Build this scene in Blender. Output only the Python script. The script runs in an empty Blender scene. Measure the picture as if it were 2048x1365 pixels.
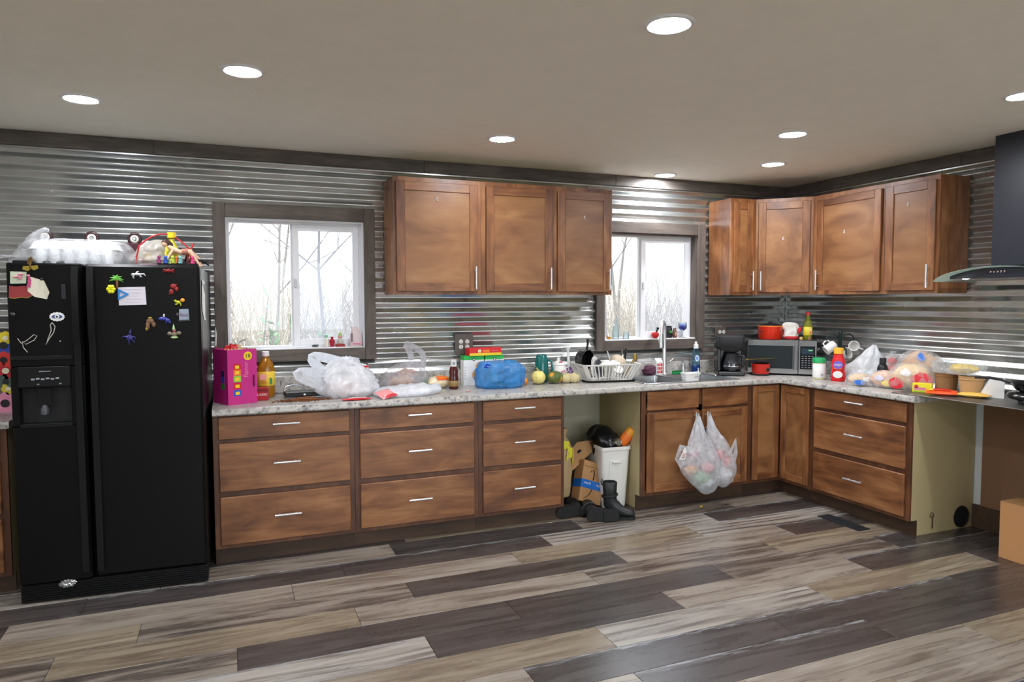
import bpy, bmesh, math, random
from mathutils import Vector, Matrix, noise
PI = math.pi
sc = bpy.context.scene
C = sc.collection

# ------------------------------------------------------------------ camera, world, exposure
cam_d = bpy.data.cameras.new('camera')
cam_d.sensor_width = 36.0
cam_d.lens = 1400.24 / 2048 * 36.0
cam_d.clip_start = 0.05
cam_d.clip_end = 200
cam = bpy.data.objects.new('camera', cam_d)
C.objects.link(cam)
YAW, PITCH, ROLL = 0.3861125, 0.0571158, -0.0022963
fwd = Vector((math.sin(YAW) * math.cos(PITCH), math.cos(YAW) * math.cos(PITCH), -math.sin(PITCH)))
rgt = Vector((math.cos(YAW), -math.sin(YAW), 0))
upv = rgt.cross(fwd)
r2 = math.cos(ROLL) * rgt + math.sin(ROLL) * upv
u2 = -math.sin(ROLL) * rgt + math.cos(ROLL) * upv
M = Matrix((r2, u2, -fwd)).transposed().to_4x4()
M.translation = Vector((-0.5557, -4.8918, 1.5220))
cam.matrix_world = M
sc.camera = cam

vs = sc.view_settings
vs.view_transform = 'Standard'
vs.look = 'None'
vs.gamma = 1.0
vs.use_curve_mapping = False
vs.exposure = 0.86

SKY = 3.6        # overcast daylight outside the windows
LAMP = 150.0      # recessed ceiling lamps

w = bpy.data.worlds.new('overcast_sky')
sc.world = w
w.use_nodes = True
bg = w.node_tree.nodes['Background']
bg.inputs['Color'].default_value = (0.90, 0.95, 1.0, 1)
bg.inputs['Strength'].default_value = SKY

# ------------------------------------------------------------------ mesh helpers
class MB:
    def __init__(s):
        s.v = []; s.f = []; s.m = []
    def add(s, vs_, fs, mi=0, M=None):
        o = len(s.v)
        if M is not None:
            vs_ = [M @ Vector(p) for p in vs_]
        s.v += [tuple(p) for p in vs_]
        s.f += [tuple(i + o for i in f) for f in fs]
        s.m += [mi] * len(fs)
        return s
    def box(s, x0, y0, z0, x1, y1, z1, b=0.0, mi=0, M=None):
        if x1 < x0: x0, x1 = x1, x0
        if y1 < y0: y0, y1 = y1, y0
        if z1 < z0: z0, z1 = z1, z0
        b = min(b, .45 * min(x1 - x0, y1 - y0, z1 - z0))
        if b <= 0:
            vs_ = [(x, y, z) for x in (x0, x1) for y in (y0, y1) for z in (z0, z1)]
            fs = [(0, 1, 3, 2), (4, 6, 7, 5), (0, 4, 5, 1), (2, 3, 7, 6), (0, 2, 6, 4), (1, 5, 7, 3)]
            return s.add(vs_, fs, mi, M)
        c = Vector(((x0 + x1) / 2, (y0 + y1) / 2, (z0 + z1) / 2)); h = Vector(((x1 - x0) / 2, (y1 - y0) / 2, (z1 - z0) / 2))
        vs_ = []; ix = {}
        for sx in (-1, 1):
            for sy in (-1, 1):
                for sz in (-1, 1):
                    for a in range(3):
                        p = Vector((sx * (h.x - b), sy * (h.y - b), sz * (h.z - b)))
                        p[a] = (sx, sy, sz)[a] * h[a]
                        ix[(sx, sy, sz, a)] = len(vs_); vs_.append(c + p)
        fs = []
        for a in range(3):
            o1, o2 = [k for k in range(3) if k != a]
            for sg in (-1, 1):
                q = []
                for e1, e2 in ((-1, -1), (1, -1), (1, 1), (-1, 1)):
                    k = [0, 0, 0]; k[a] = sg; k[o1] = e1; k[o2] = e2
                    q.append(ix[(k[0], k[1], k[2], a)])
                fs.append(q)
        for a in range(3):
            o1, o2 = [k for k in range(3) if k != a]
            for e1 in (-1, 1):
                for e2 in (-1, 1):
                    k = [0, 0, 0]; k[o1] = e1; k[o2] = e2
                    A = k[:]; A[a] = -1; B = k[:]; B[a] = 1
                    fs.append((ix[(*A, o1)], ix[(*B, o1)], ix[(*B, o2)], ix[(*A, o2)]))
        for sx in (-1, 1):
            for sy in (-1, 1):
                for sz in (-1, 1):
                    fs.append([ix[(sx, sy, sz, a)] for a in range(3)])
        return s.add(vs_, fs, mi, M)
    def lathe(s, prof, seg=24, mi=0, M=None, sx=1.0, sy=1.0):
        vs_ = []; fs = []; rings = []
        for r, z in prof:
            if r < 1e-6:
                rings.append([len(vs_)]); vs_.append((0, 0, z))
            else:
                rings.append(list(range(len(vs_), len(vs_) + seg)))
                vs_ += [(r * sx * math.cos(2 * PI * k / seg), r * sy * math.sin(2 * PI * k / seg), z) for k in range(seg)]
        for A, B in zip(rings, rings[1:]):
            for k in range(seg):
                a0, a1 = A[k % len(A)], A[(k + 1) % len(A)]
                b0, b1 = B[k % len(B)], B[(k + 1) % len(B)]
                q = []
                for t in (a0, a1, b1, b0):
                    if t not in q: q.append(t)
                if len(q) > 2: fs.append(q)
        return s.add(vs_, fs, mi, M)
    def tube(s, pts, r, seg=8, mi=0, M=None, closed=False, flat=1.0):
        pts = [Vector(p) for p in pts]; n = len(pts)
        rs = r if isinstance(r, (list, tuple)) else [r] * n
        tg = []
        for i in range(n):
            a = pts[(i - 1) % n] if (closed or i > 0) else pts[i]
            b = pts[(i + 1) % n] if (closed or i < n - 1) else pts[i]
            t = (b - a)
            tg.append(t.normalized() if t.length > 1e-9 else Vector((0, 0, 1)))
        ref = Vector((0, 0, 1)) if abs(tg[0].z) < .9 else Vector((1, 0, 0))
        nrm = tg[0].cross(ref).normalized()
        vs_ = []; fs = []
        for i in range(n):
            nrm = (nrm - tg[i] * nrm.dot(tg[i]))
            nrm = nrm.normalized() if nrm.length > 1e-6 else tg[i].orthogonal().normalized()
            bn = tg[i].cross(nrm)
            for k in range(seg):
                a = 2 * PI * k / seg
                vs_.append(pts[i] + (nrm * math.cos(a) + bn * math.sin(a) * flat) * rs[i])
        m = n if closed else n - 1
        for i in range(m):
            for k in range(seg):
                a = i * seg + k; b = i * seg + (k + 1) % seg; j = ((i + 1) % n) * seg
                fs.append((a, b, j + (k + 1) % seg, j + k))
        if not closed:
            fs.append(tuple(range(seg))[::-1]); fs.append(tuple((n - 1) * seg + k for k in range(seg)))
        return s.add(vs_, fs, mi, M)
    def prism(s, poly, z0, z1, mi=0, M=None):
        n = len(poly)
        vs_ = [(x, y, z0) for x, y in poly] + [(x, y, z1) for x, y in poly]
        fs = [tuple(range(n))[::-1], tuple(range(n, 2 * n))] + [(i, (i + 1) % n, n + (i + 1) % n, n + i) for i in range(n)]
        return s.add(vs_, fs, mi, M)
    def loft(s, rings, mi=0, M=None, caps=True, closed=True):
        n = len(rings[0]); vs_ = [p for r in rings for p in r]; fs = []
        for i in range(len(rings) - 1):
            for k in range(n if closed else n - 1):
                fs.append((i * n + k, i * n + (k + 1) % n, (i + 1) * n + (k + 1) % n, (i + 1) * n + k))
        if caps:
            fs.append(tuple(range(n))[::-1]); fs.append(tuple((len(rings) - 1) * n + k for k in range(n)))
        return s.add(vs_, fs, mi, M)
    def ell(s, c, r, seg=14, rings=9, mi=0, M=None, fn=None):
        vs_ = [(0, 0, 1)]; fs = []
        for i in range(1, rings):
            t = PI * i / rings
            vs_ += [(math.sin(t) * math.cos(2 * PI * k / seg), math.sin(t) * math.sin(2 * PI * k / seg), math.cos(t)) for k in range(seg)]
        vs_.append((0, 0, -1)); L = len(vs_) - 1
        for k in range(seg):
            fs.append((0, 1 + k, 1 + (k + 1) % seg)); fs.append((L, L - seg + (k + 1) % seg, L - seg + k))
        for i in range(rings - 2):
            for k in range(seg):
                a = 1 + i * seg
                fs.append((a + k, a + seg + k, a + seg + (k + 1) % seg, a + (k + 1) % seg))
        out = []
        for p in vs_:
            p = Vector(p)
            if fn: p = fn(p)
            out.append((c[0] + p.x * r[0], c[1] + p.y * r[1], c[2] + p.z * r[2]))
        return s.add(out, fs, mi, M)
    def build(s, name, mat, parent=None, smooth=35, loc=None, rot=None):
        me = bpy.data.meshes.new(name)
        me.from_pydata(s.v, [], s.f)
        mats = mat if isinstance(mat, (list, tuple)) else [mat]
        for m_ in mats: me.materials.append(m_)
        for p, mi in zip(me.polygons, s.m): p.material_index = mi
        bm = bmesh.new(); bm.from_mesh(me)
        bmesh.ops.recalc_face_normals(bm, faces=bm.faces)
        bm.to_mesh(me); bm.free()
        if smooth:
            me.shade_smooth()
            me.set_sharp_from_angle(angle=math.radians(smooth))
        o = bpy.data.objects.new(name, me)
        C.objects.link(o)
        if parent is not None: o.parent = parent
        if loc is not None: o.location = loc
        if rot is not None: o.rotation_euler = rot if isinstance(rot, (tuple, list)) else (0, 0, rot)
        return o

def tag(o, label, cat=None, group=None, kind=None):
    o['label'] = label
    if cat: o['category'] = cat
    if group: o['group'] = group
    if kind: o['kind'] = kind
    return o

def thing(name, label, cat, loc=(0, 0, 0), rotz=0.0, group=None, rot=None):
    o = bpy.data.objects.new(name, None)
    o.empty_display_size = .05
    C.objects.link(o)
    o.location = loc
    o.rotation_euler = rot if rot else (0, 0, rotz)
    return tag(o, label, cat, group)

def struct(o, label=None):
    o['kind'] = 'structure'
    if label: o['label'] = label
    return o

def T(x=0, y=0, z=0, rx=0, ry=0, rz=0, s=1.0):
    return Matrix.Translation((x, y, z)) @ Matrix.Rotation(rz, 4, 'Z') @ Matrix.Rotation(ry, 4, 'Y') @ Matrix.Rotation(rx, 4, 'X') @ Matrix.Scale(s, 4)

def copy_tree(o, parent=None, loc=None, rotz=None, label=None):
    c = o.copy(); C.objects.link(c); c.parent = parent
    if loc is not None: c.location = loc
    if rotz is not None: c.rotation_euler = (0, 0, rotz)
    if label: c['label'] = label
    for ch in list(o.children): copy_tree(ch, c)
    return c

def lettering(body, size, mat, parent, loc, rot=(PI / 2, 0, 0), name='lettering', align='CENTER', extrude=.0004, sx=1.0):
    cu = bpy.data.curves.new('t', 'FONT')
    cu.body = body; cu.size = size; cu.align_x = align; cu.align_y = 'CENTER'; cu.extrude = extrude; cu.resolution_u = 3
    tmp = bpy.data.objects.new('t', cu); C.objects.link(tmp)
    dg = bpy.context.evaluated_depsgraph_get()
    me = bpy.data.meshes.new_from_object(tmp.evaluated_get(dg))
    bpy.data.objects.remove(tmp); bpy.data.curves.remove(cu)
    me.materials.clear(); me.materials.append(mat)
    o = bpy.data.objects.new(name, me); C.objects.link(o)
    o.parent = parent; o.location = loc; o.rotation_euler = rot; o.scale = (sx, 1, 1)
    return o

def rrect(w_, h_, r, n=4, cx=0, cy=0):
    out = []
    for sx, sy, a0 in ((1, 1, 0), (-1, 1, PI / 2), (-1, -1, PI), (1, -1, 1.5 * PI)):
        for k in range(n + 1):
            a = a0 + PI / 2 * k / n
            out.append((cx + sx * (w_ / 2 - r) + r * math.cos(a), cy + sy * (h_ / 2 - r) + r * math.sin(a)))
    return out

def blob(c, r, seed=0, amp=.12, freq=2.0, seg=36, rings=22, floor=None, ridge=.0, top=None, mi=0, mb=None, M=None):
    """crumpled lump: an ellipsoid pushed in and out by noise, flattened where it rests"""
    off = Vector((seed * 7.13, seed * 3.7, seed * 1.91))
    def fn(p):
        n1 = noise.noise(p * freq + off)
        n2 = 1 - abs(noise.noise(p * freq * 2.1 + off * 2)) * 2.2
        n3 = noise.noise(p * freq * 5 + off)
        k = 1 + amp * n1 * 1.6 + ridge * n2 * .5 + amp * .35 * n3
        q = p * k
        if top: q = top(q)
        if floor is not None and q.z < floor: q.z = floor + (q.z - floor) * .06
        return q
    mb = mb or MB()
    return mb.ell(c, r, seg, rings, mi, M, fn)

# ------------------------------------------------------------------ materials
def S(r, g, b):
    f = lambda u: (u / 255 / 12.92) if u / 255 <= .04045 else ((u / 255 + .055) / 1.055) ** 2.4
    return (f(r), f(g), f(b), 1)

MATS = {}
def mat(name, col=(200, 200, 200), rough=.5, metal=0.0, spec=.5, alpha=1.0, emit=None, es=0, bump=0, bscale=40, var=0.0, vscale=6, coat=0, trans=0, sss=0):
    if name in MATS: return MATS[name]
    m_ = bpy.data.materials.new(name); m_.use_nodes = True
    nt = m_.node_tree; b = nt.nodes['Principled BSDF']
    c = S(*col)
    b.inputs['Base Color'].default_value = c
    b.inputs['Roughness'].default_value = rough
    b.inputs['Metallic'].default_value = metal
    b.inputs['Specular IOR Level'].default_value = spec
    b.inputs['Alpha'].default_value = alpha
    b.inputs['Coat Weight'].default_value = coat
    b.inputs['Transmission Weight'].default_value = trans
    if sss:
        b.inputs['Subsurface Weight'].default_value = sss; b.inputs['Subsurface Radius'].default_value = (.02, .02, .02)
    if emit:
        b.inputs['Emission Color'].default_value = S(*emit); b.inputs['Emission Strength'].default_value = es
    if var or bump:
        tc = nt.nodes.new('ShaderNodeTexCoord')
        no = nt.nodes.new('ShaderNodeTexNoise'); no.inputs['Scale'].default_value = vscale; no.inputs['Detail'].default_value = 5
        nt.links.new(tc.outputs['Object'], no.inputs['Vector'])
        if var:
            mx = nt.nodes.new('ShaderNodeMix'); mx.data_type = 'RGBA'
            mx.inputs['A'].default_value = tuple(x * (1 - var) for x in c[:3]) + (1,)
            mx.inputs['B'].default_value = tuple(min(1, x * (1 + var)) for x in c[:3]) + (1,)
            nt.links.new(no.outputs['Fac'], mx.inputs['Factor'])
            nt.links.new(mx.outputs['Result'], b.inputs['Base Color'])
        if bump:
            n2 = nt.nodes.new('ShaderNodeTexNoise'); n2.inputs['Scale'].default_value = bscale; n2.inputs['Detail'].default_value = 4
            nt.links.new(tc.outputs['Object'], n2.inputs['Vector'])
            bp = nt.nodes.new('ShaderNodeBump'); bp.inputs['Strength'].default_value = bump; bp.inputs['Distance'].default_value = .01
            nt.links.new(n2.outputs['Fac'], bp.inputs['Height']); nt.links.new(bp.outputs['Normal'], b.inputs['Normal'])
    MATS[name] = m_
    return m_

def ramp(nt, pts, interp='LINEAR'):
    r = nt.nodes.new('ShaderNodeValToRGB'); r.color_ramp.interpolation = interp
    e = r.color_ramp.elements
    while len(e) < len(pts): e.new(.5)
    for k, (p, c) in enumerate(pts):
        e[k].position = p; e[k].color = c
    return r

def wood(name, dark, mid, light, axis='x', rough=.42, scale=1.0, blotch=.5, coat=0.0, contrast=1.0):
    """stained wood: stretched grain plus uneven blotches of stain, different on every board"""
    if name in MATS: return MATS[name]
    m_ = bpy.data.materials.new(name); m_.use_nodes = True
    nt = m_.node_tree; b = nt.nodes['Principled BSDF']; N = nt.nodes; L = nt.links
    tc = N.new('ShaderNodeTexCoord'); oi = N.new('ShaderNodeObjectInfo')
    mu = N.new('ShaderNodeMath'); mu.operation = 'MULTIPLY'; mu.inputs[1].default_value = 37.0
    L.new(oi.outputs['Random'], mu.inputs[0])
    ad = N.new('ShaderNodeVectorMath'); ad.operation = 'ADD'
    L.new(tc.outputs['Object'], ad.inputs[0]); L.new(mu.outputs[0], ad.inputs[1])
    mp = N.new('ShaderNodeMapping')
    st = {'x': (1.6, 14, 14), 'y': (14, 1.6, 14), 'z': (14, 14, 1.6)}[axis]
    mp.inputs['Scale'].default_value = tuple(q * scale for q in st)
    L.new(ad.outputs[0], mp.inputs['Vector'])
    g = N.new('ShaderNodeTexNoise'); g.inputs['Scale'].default_value = 1.6; g.inputs['Detail'].default_value = 8; g.inputs['Roughness'].default_value = .65; g.inputs['Distortion'].default_value = .6
    L.new(mp.outputs[0], g.inputs['Vector'])
    mp2 = N.new('ShaderNodeMapping'); mp2.inputs['Scale'].default_value = tuple((3.0 if q > 2 else 1.3) for q in st)
    L.new(ad.outputs[0], mp2.inputs['Vector'])
    bl = N.new('ShaderNodeTexNoise'); bl.inputs['Scale'].default_value = 1.7; bl.inputs['Detail'].default_value = 3; bl.inputs['Distortion'].default_value = 1.0
    L.new(mp2.outputs[0], bl.inputs['Vector'])
    mx = N.new('ShaderNodeMix'); mx.data_type = 'FLOAT'; mx.inputs['Factor'].default_value = blotch
    L.new(g.outputs['Fac'], mx.inputs['A']); L.new(bl.outputs['Fac'], mx.inputs['B'])
    h = .17 / contrast
    r = ramp(nt, [(.5 - h, S(*dark)), (.5, S(*mid)), (.5 + h, S(*light))])
    L.new(mx.outputs['Result'], r.inputs['Fac'])
    L.new(r.outputs['Color'], b.inputs['Base Color'])
    b.inputs['Roughness'].default_value = rough; b.inputs['Coat Weight'].default_value = coat; b.inputs['Coat Roughness'].default_value = .3
    bp = N.new('ShaderNodeBump'); bp.inputs['Strength'].default_value = .06; bp.inputs['Distance'].default_value = .004
    L.new(g.outputs['Fac'], bp.inputs['Height']); L.new(bp.outputs['Normal'], b.inputs['Normal'])
    MATS[name] = m_
    return m_

def film(name, col=(235, 238, 242), opacity=.55, rough=.25):
    """thin plastic film: part see-through, part milky, with a glossy skin"""
    if name in MATS: return MATS[name]
    m_ = bpy.data.materials.new(name); m_.use_nodes = True
    nt = m_.node_tree; N = nt.nodes; L = nt.links
    out = N['Material Output']; b = N['Principled BSDF']
    b.inputs['Base Color'].default_value = S(*col); b.inputs['Roughness'].default_value = rough
    tl = N.new('ShaderNodeBsdfTranslucent'); tl.inputs['Color'].default_value = S(*col)
    tp = N.new('ShaderNodeBsdfTransparent')
    m1 = N.new('ShaderNodeMixShader'); m1.inputs[0].default_value = .35
    L.new(b.outputs[0], m1.inputs[1]); L.new(tl.outputs[0], m1.inputs[2])
    tc = N.new('ShaderNodeTexCoord'); no = N.new('ShaderNodeTexNoise'); no.inputs['Scale'].default_value = 14; no.inputs['Detail'].default_value = 3; no.inputs['Distortion'].default_value = 1.5
    L.new(tc.outputs['Object'], no.inputs['Vector'])
    mr = N.new('ShaderNodeMapRange'); mr.inputs['From Min'].default_value = .3; mr.inputs['From Max'].default_value = .7
    mr.inputs['To Min'].default_value = max(0, opacity - .15); mr.inputs['To Max'].default_value = min(1, opacity + .15)
    L.new(no.outputs['Fac'], mr.inputs['Value'])
    m2 = N.new('ShaderNodeMixShader'); L.new(mr.outputs[0], m2.inputs[0])
    L.new(tp.outputs[0], m2.inputs[1]); L.new(m1.outputs[0], m2.inputs[2])
    L.new(m2.outputs[0], out.inputs[0])
    bp = N.new('ShaderNodeBump'); bp.inputs['Strength'].default_value = .5; bp.inputs['Distance'].default_value = .012
    L.new(no.outputs['Fac'], bp.inputs['Height']); L.new(bp.outputs['Normal'], b.inputs['Normal'])
    MATS[name] = m_
    return m_

def glass(name, col=(245, 250, 250), clear=.9, rough=.02, haze=0.0):
    """clear sheet glass or plastic: mostly see-through with a mirror sheen, haze adds dusty scatter"""
    if name in MATS: return MATS[name]
    m_ = bpy.data.materials.new(name); m_.use_nodes = True
    nt = m_.node_tree; N = nt.nodes; L = nt.links
    out = N['Material Output']; N.remove(N['Principled BSDF'])
    tp = N.new('ShaderNodeBsdfTransparent'); tp.inputs[0].default_value = S(*col)
    gl = N.new('ShaderNodeBsdfGlossy'); gl.inputs['Roughness'].default_value = rough
    fr = N.new('ShaderNodeFresnel'); fr.inputs['IOR'].default_value = 1.45
    m1 = N.new('ShaderNodeMixShader'); L.new(fr.outputs[0], m1.inputs[0]); L.new(tp.outputs[0], m1.inputs[1]); L.new(gl.outputs[0], m1.inputs[2])
    last = m1
    if haze:
        tl = N.new('ShaderNodeBsdfTranslucent'); tl.inputs[0].default_value = S(*col)
        m2 = N.new('ShaderNodeMixShader'); m2.inputs[0].default_value = haze
        L.new(m1.outputs[0], m2.inputs[1]); L.new(tl.outputs[0], m2.inputs[2]); last = m2
    L.new(last.outputs[0], out.inputs[0])
    MATS[name] = m_
    return m_

# ------------------------------------------------------------------ the room
XR, ZC, XL, YF = 4.072, 2.511, -4.6, -7.6
W1 = (-.556, .326); W2 = (2.206, 3.093); WZ = (1.20, 2.065)
m_wall = mat('wall_paint', (180, 176, 152), .8, bump=.05, bscale=60)
m_wall_w = mat('wall_paint_white', (205, 208, 206), .8, bump=.05, bscale=60)
m_ceil = mat('ceiling_paint', (240, 234, 220), .9, bump=.25, bscale=45, var=.04, vscale=9)

mb = MB()
for a, b_ in ((XL, W1[0]), (W1[1], W2[0]), (W2[1], XR)):
    mb.box(a, 0, 0, b_, .15, ZC)
for a, b_ in (W1, W2):
    mb.box(a, 0, 0, b_, .15, WZ[0]); mb.box(a, 0, WZ[1], b_, .15, ZC)
wall_back = struct(mb.build('wall_back', m_wall, smooth=0), 'painted back wall behind corrugated metal cladding')
wall_right = struct(MB().box(XR, YF, 0, XR + .15, .15, ZC).build('wall_right', m_wall_w, smooth=0), 'right-hand wall behind the range hood')
WL = (-5.4, -3.0); WF = ((-.5, 1.4), (1.7, 3.7)); VZ = (.2, 2.25)  # openings for the added windows that let in extra daylight
mb = MB().box(XL - .15, YF, 0, XL, WL[0], ZC).box(XL - .15, WL[1], 0, XL, .15, ZC).box(XL - .15, WL[0], 0, XL, WL[1], VZ[0]).box(XL - .15, WL[0], VZ[1], XL, WL[1], ZC)
struct(mb.build('wall_left', m_wall_w, smooth=0), 'plain wall at the far left of the room')
mb = MB()
for a, b_ in ((XL - .15, WF[0][0]), (WF[0][1], WF[1][0]), (WF[1][1], XR + .15)): mb.box(a, YF - .15, 0, b_, YF, ZC)
for a, b_ in WF: mb.box(a, YF - .15, 0, b_, YF, VZ[0]).box(a, YF - .15, VZ[1], b_, YF, ZC)
struct(mb.build('wall_front', m_wall_w, smooth=0), 'plain wall behind the viewer')
struct(MB().box(XL - .15, YF - .15, ZC, XR + .15, .15, ZC + .12).build('ceiling', m_ceil, smooth=0), 'off-white textured flat ceiling')

# ---- corrugated galvanised sheets, each sheet a part of its wall
def metal_mat():
    m_ = bpy.data.materials.new('galvanised_steel'); m_.use_nodes = True
    nt = m_.node_tree; N = nt.nodes; L = nt.links; b = N['Principled BSDF']
    b.inputs['Metallic'].default_value = .88
    tc = N.new('ShaderNodeTexCoord')
    mp = N.new('ShaderNodeMapping'); mp.inputs['Scale'].default_value = (2, 2, 3); L.new(tc.outputs['Object'], mp.inputs[0])
    no = N.new('ShaderNodeTexNoise'); no.inputs['Scale'].default_value = 2.2; no.inputs['Detail'].default_value = 5; L.new(mp.outputs[0], no.inputs['Vector'])
    r = ramp(nt, [(.3, S(188, 192, 191)), (.7, S(208, 211, 210))]); L.new(no.outputs['Fac'], r.inputs['Fac']); L.new(r.outputs['Color'], b.inputs['Base Color'])
    mr = N.new('ShaderNodeMapRange'); mr.inputs['To Min'].default_value = .22; mr.inputs['To Max'].default_value = .30
    L.new(no.outputs['Fac'], mr.inputs['Value']); L.new(mr.outputs[0], b.inputs['Roughness'])
    return m_
m_galv = metal_mat()
PITCHC = .0705
def sheet(parent, side, a0, a1, z0, z1, lift=0.0):
    n = max(4, int((z1 - z0) / PITCHC * 20)); xs = [a0 + (a1 - a0) * k / max(1, int((a1 - a0) / .5) + 1) for k in range(int((a1 - a0) / .5) + 2)]
    vs_ = []; fs = []
    for back in (0, 1):
        for i in range(n + 1):
            z = z0 + (z1 - z0) * i / n
            d = .0115 + .0095 * math.asin(.94 * math.sin(2 * PI * (z - 1.0) / PITCHC)) / 1.2226 + lift - back * .0012
            for x in xs:
                wob = .0 * noise.noise(Vector((x * 1.7, z * 3, 2)))
                vs_.append((x, -d - wob, z) if side == 'b' else (XR - d - wob, x, z))
    k = len(xs); o = (n + 1) * k
    for i in range(n):
        for j in range(k - 1):
            q = (i * k + j, i * k + j + 1, (i + 1) * k + j + 1, (i + 1) * k + j)
            fs.append(q); fs.append(tuple(t + o for t in q[::-1]))
    for i in range(n):
        for j in (0, k - 1):
            fs.append((i * k + j, (i + 1) * k + j, o + (i + 1) * k + j, o + i * k + j))
    for j in range(k - 1):
        for i in (0, n):
            fs.append((i * k + j, i * k + j + 1, o + i * k + j + 1, o + i * k + j))
    mb = MB(); mb.add(vs_, fs)
    return mb.build('corrugated_sheet', m_galv, parent, smooth=50)
zt = ZC - .06
for a, b_ in ((-3.05, -.60), (.37, 2.18), (3.13, XR)):
    sheet(wall_back, 'b', a, b_, .995, 1.512); sheet(wall_back, 'b', a, b_, 1.508, 2.13, .0014)
sheet(wall_back, 'b', -.60, .37, .995, 1.15); sheet(wall_back, 'b', 2.18, 3.13, .995, 1.15)
for a, b_ in ((-3.05, -.75), (-.75, 1.7), (1.7, XR)):
    sheet(wall_back, 'b', a, b_, 2.126, zt, .0028 if a > -1 and a < 1 else .0022)
for a, b_ in ((-1.76, -.003), (-4.2, -1.76)):
    sheet(wall_right, 'r', a, b_, .9, 1.512); sheet(wall_right, 'r', a, b_, 1.508, 2.13, .0014); sheet(wall_right, 'r', a, b_, 2.126, zt, .0026)

# ---- stained board trim where wall meets ceiling
m_trim = wood('weathered_board', (66, 60, 56), (92, 85, 80), (120, 112, 104), 'x', .6, 1.2, .4)
m_trim_z = wood('weathered_board_upright', (66, 60, 56), (92, 85, 80), (120, 112, 104), 'z', .6, 1.2, .4)
m_trim_y = wood('weathered_board_side', (66, 60, 56), (92, 85, 80), (120, 112, 104), 'y', .6, 1.2, .4)
t1 = struct(MB().box(-4.6, -.044, ZC - .085, -2.4, -.024, ZC - .001, .002).build('trim_1', m_trim), 'grey-brown board along the ceiling above the back wall')
for a, b_ in ((-2.398, -.95), (-.948, .75), (.752, 2.3), (2.302, XR - .046)):
    MB().box(a, -.044, ZC - .085, b_, -.024, ZC - .001, .002).build('trim_board', m_trim, t1)
for a, b_ in ((-3.05, .3), (.3, XR - .03)): MB().box(a, -.030, ZC - .098, b_, -.020, ZC - .0855, .002).build('metal_edge_strip', m_galv, t1)
t2 = struct(MB().box(XR - .044, -1.62, ZC - .085, XR - .024, -.024, ZC - .001, .002).build('trim_2', m_trim_y), 'grey-brown board along the ceiling above the right wall')
MB().box(XR - .044, -4.0, ZC - .085, XR - .024, -1.622, ZC - .001, .002).build('trim_board', m_trim_y, t2)

MB().box(XR - .030, -4.0, ZC - .098, XR - .020, -.03, ZC - .0855, .002).build('metal_edge_strip', m_galv, t2)

# ---- windows
m_vinyl = mat('white_vinyl', (232, 232, 234), .35)
m_pane = glass('window_glass', (250, 252, 253), haze=.03)
m_screen = glass('screened_glass', (236, 240, 246), haze=.09)
m_casing = wood('grey_casing', (70, 61, 55), (92, 82, 75), (116, 105, 96), 'x', .6, 1.2, .4)
m_casing_z = wood('grey_casing_upright', (70, 61, 55), (92, 82, 75), (116, 105, 96), 'z', .6, 1.2, .4)
def window(n, x0, x1, mid, label, jamb):
    root = bpy.data.objects.new('window_%d' % n, None); C.objects.link(root); root.location = (x0, 0, WZ[0]); struct(root, label)
    wd = x1 - x0; h = WZ[1] - WZ[0]; m_ = mid - x0; cw = .072
    def P(name, mb, mt): return mb.build(name, mt, root)
    # casing boards on the room side
    for a, b_ in ((-cw, .002), (wd - .002, wd + cw)):
        P('casing_board', MB().box(a, -.046, -.078, b_, -.0225, h + .09, .002), m_casing_z)
    P('casing_board', MB().box(.003, -.045, h - .002, wd - .003, -.0225, h + .088, .002), m_casing)
    P('casing_board', MB().box(.003, -.045, -.076, wd - .003, -.0225, .004, .002), m_casing)
    # jamb boards lining the opening
    jm = m_casing_z if jamb else m_vinyl
    P('jamb', MB().box(0, -.022, 0, .012, .045, h), jm); P('jamb', MB().box(wd - .012, -.022, 0, wd, .045, h), jm)
    P('jamb', MB().box(.012, -.022, h - .012, wd - .012, .045, h), jm)
    P('sill', MB().box(.012, -.03, 0, wd - .012, .045, .012, .002), m_vinyl)
    fr = MB(); f = .024
    fr.box(.0, .046, 0, f, .12, h); fr.box(wd - f, .046, 0, wd, .12, h); fr.box(f, .046, 0, wd - f, .12, f); fr.box(f, .046, h - f, wd - f, .12, h)
    P('window_frame', fr, m_vinyl)
    P('meeting_rail', MB().box(m_ - .022, .075, f, m_ + .012, .115, h - f, .002), m_vinyl)
    P('pane', MB().box(f, .094, f, m_ - .022, .098, h - f), m_pane)
    s = MB(); g = .042; a, b_ = m_ - .012, wd - f
    s.box(a, .05, f, a + g, .073, h - f, .002); s.box(b_ - g, .05, f, b_, .073, h - f, .002)
    s.box(a + g, .05, f, b_ - g, .073, f + g, .002); s.box(a + g, .05, h - f - g, b_ - g, .073, h - f, .002)
    so = P('sliding_sash', s, m_vinyl)
    MB().box(a + g, .06, f + g, b_ - g, .064, h - f - g).build('pane', m_screen, so)
    MB().box(a + .008, .038, h * .48, a + .026, .0495, h * .55, .003).build('latch', mat('latch_grey', (200, 200, 202), .4), so)
    # daylight comes in through this opening
    ld = bpy.data.lights.new('window_daylight', 'AREA'); ld.shape = 'RECTANGLE'; ld.size = wd; ld.size_y = h; ld.cycles.is_portal = True
    lo = bpy.data.objects.new('window_daylight', ld); C.objects.link(lo); lo.location = ((x0 + x1) / 2, .16, (WZ[0] + WZ[1]) / 2); lo.rotation_euler = (-PI / 2, 0, 0)
    return root
window(1, W1[0], W1[1], -.128, 'wide sliding window between the fridge and the wall cabinets', False)
window(2, W2[0], W2[1], 2.612, 'sliding window over the sink', True)

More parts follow.
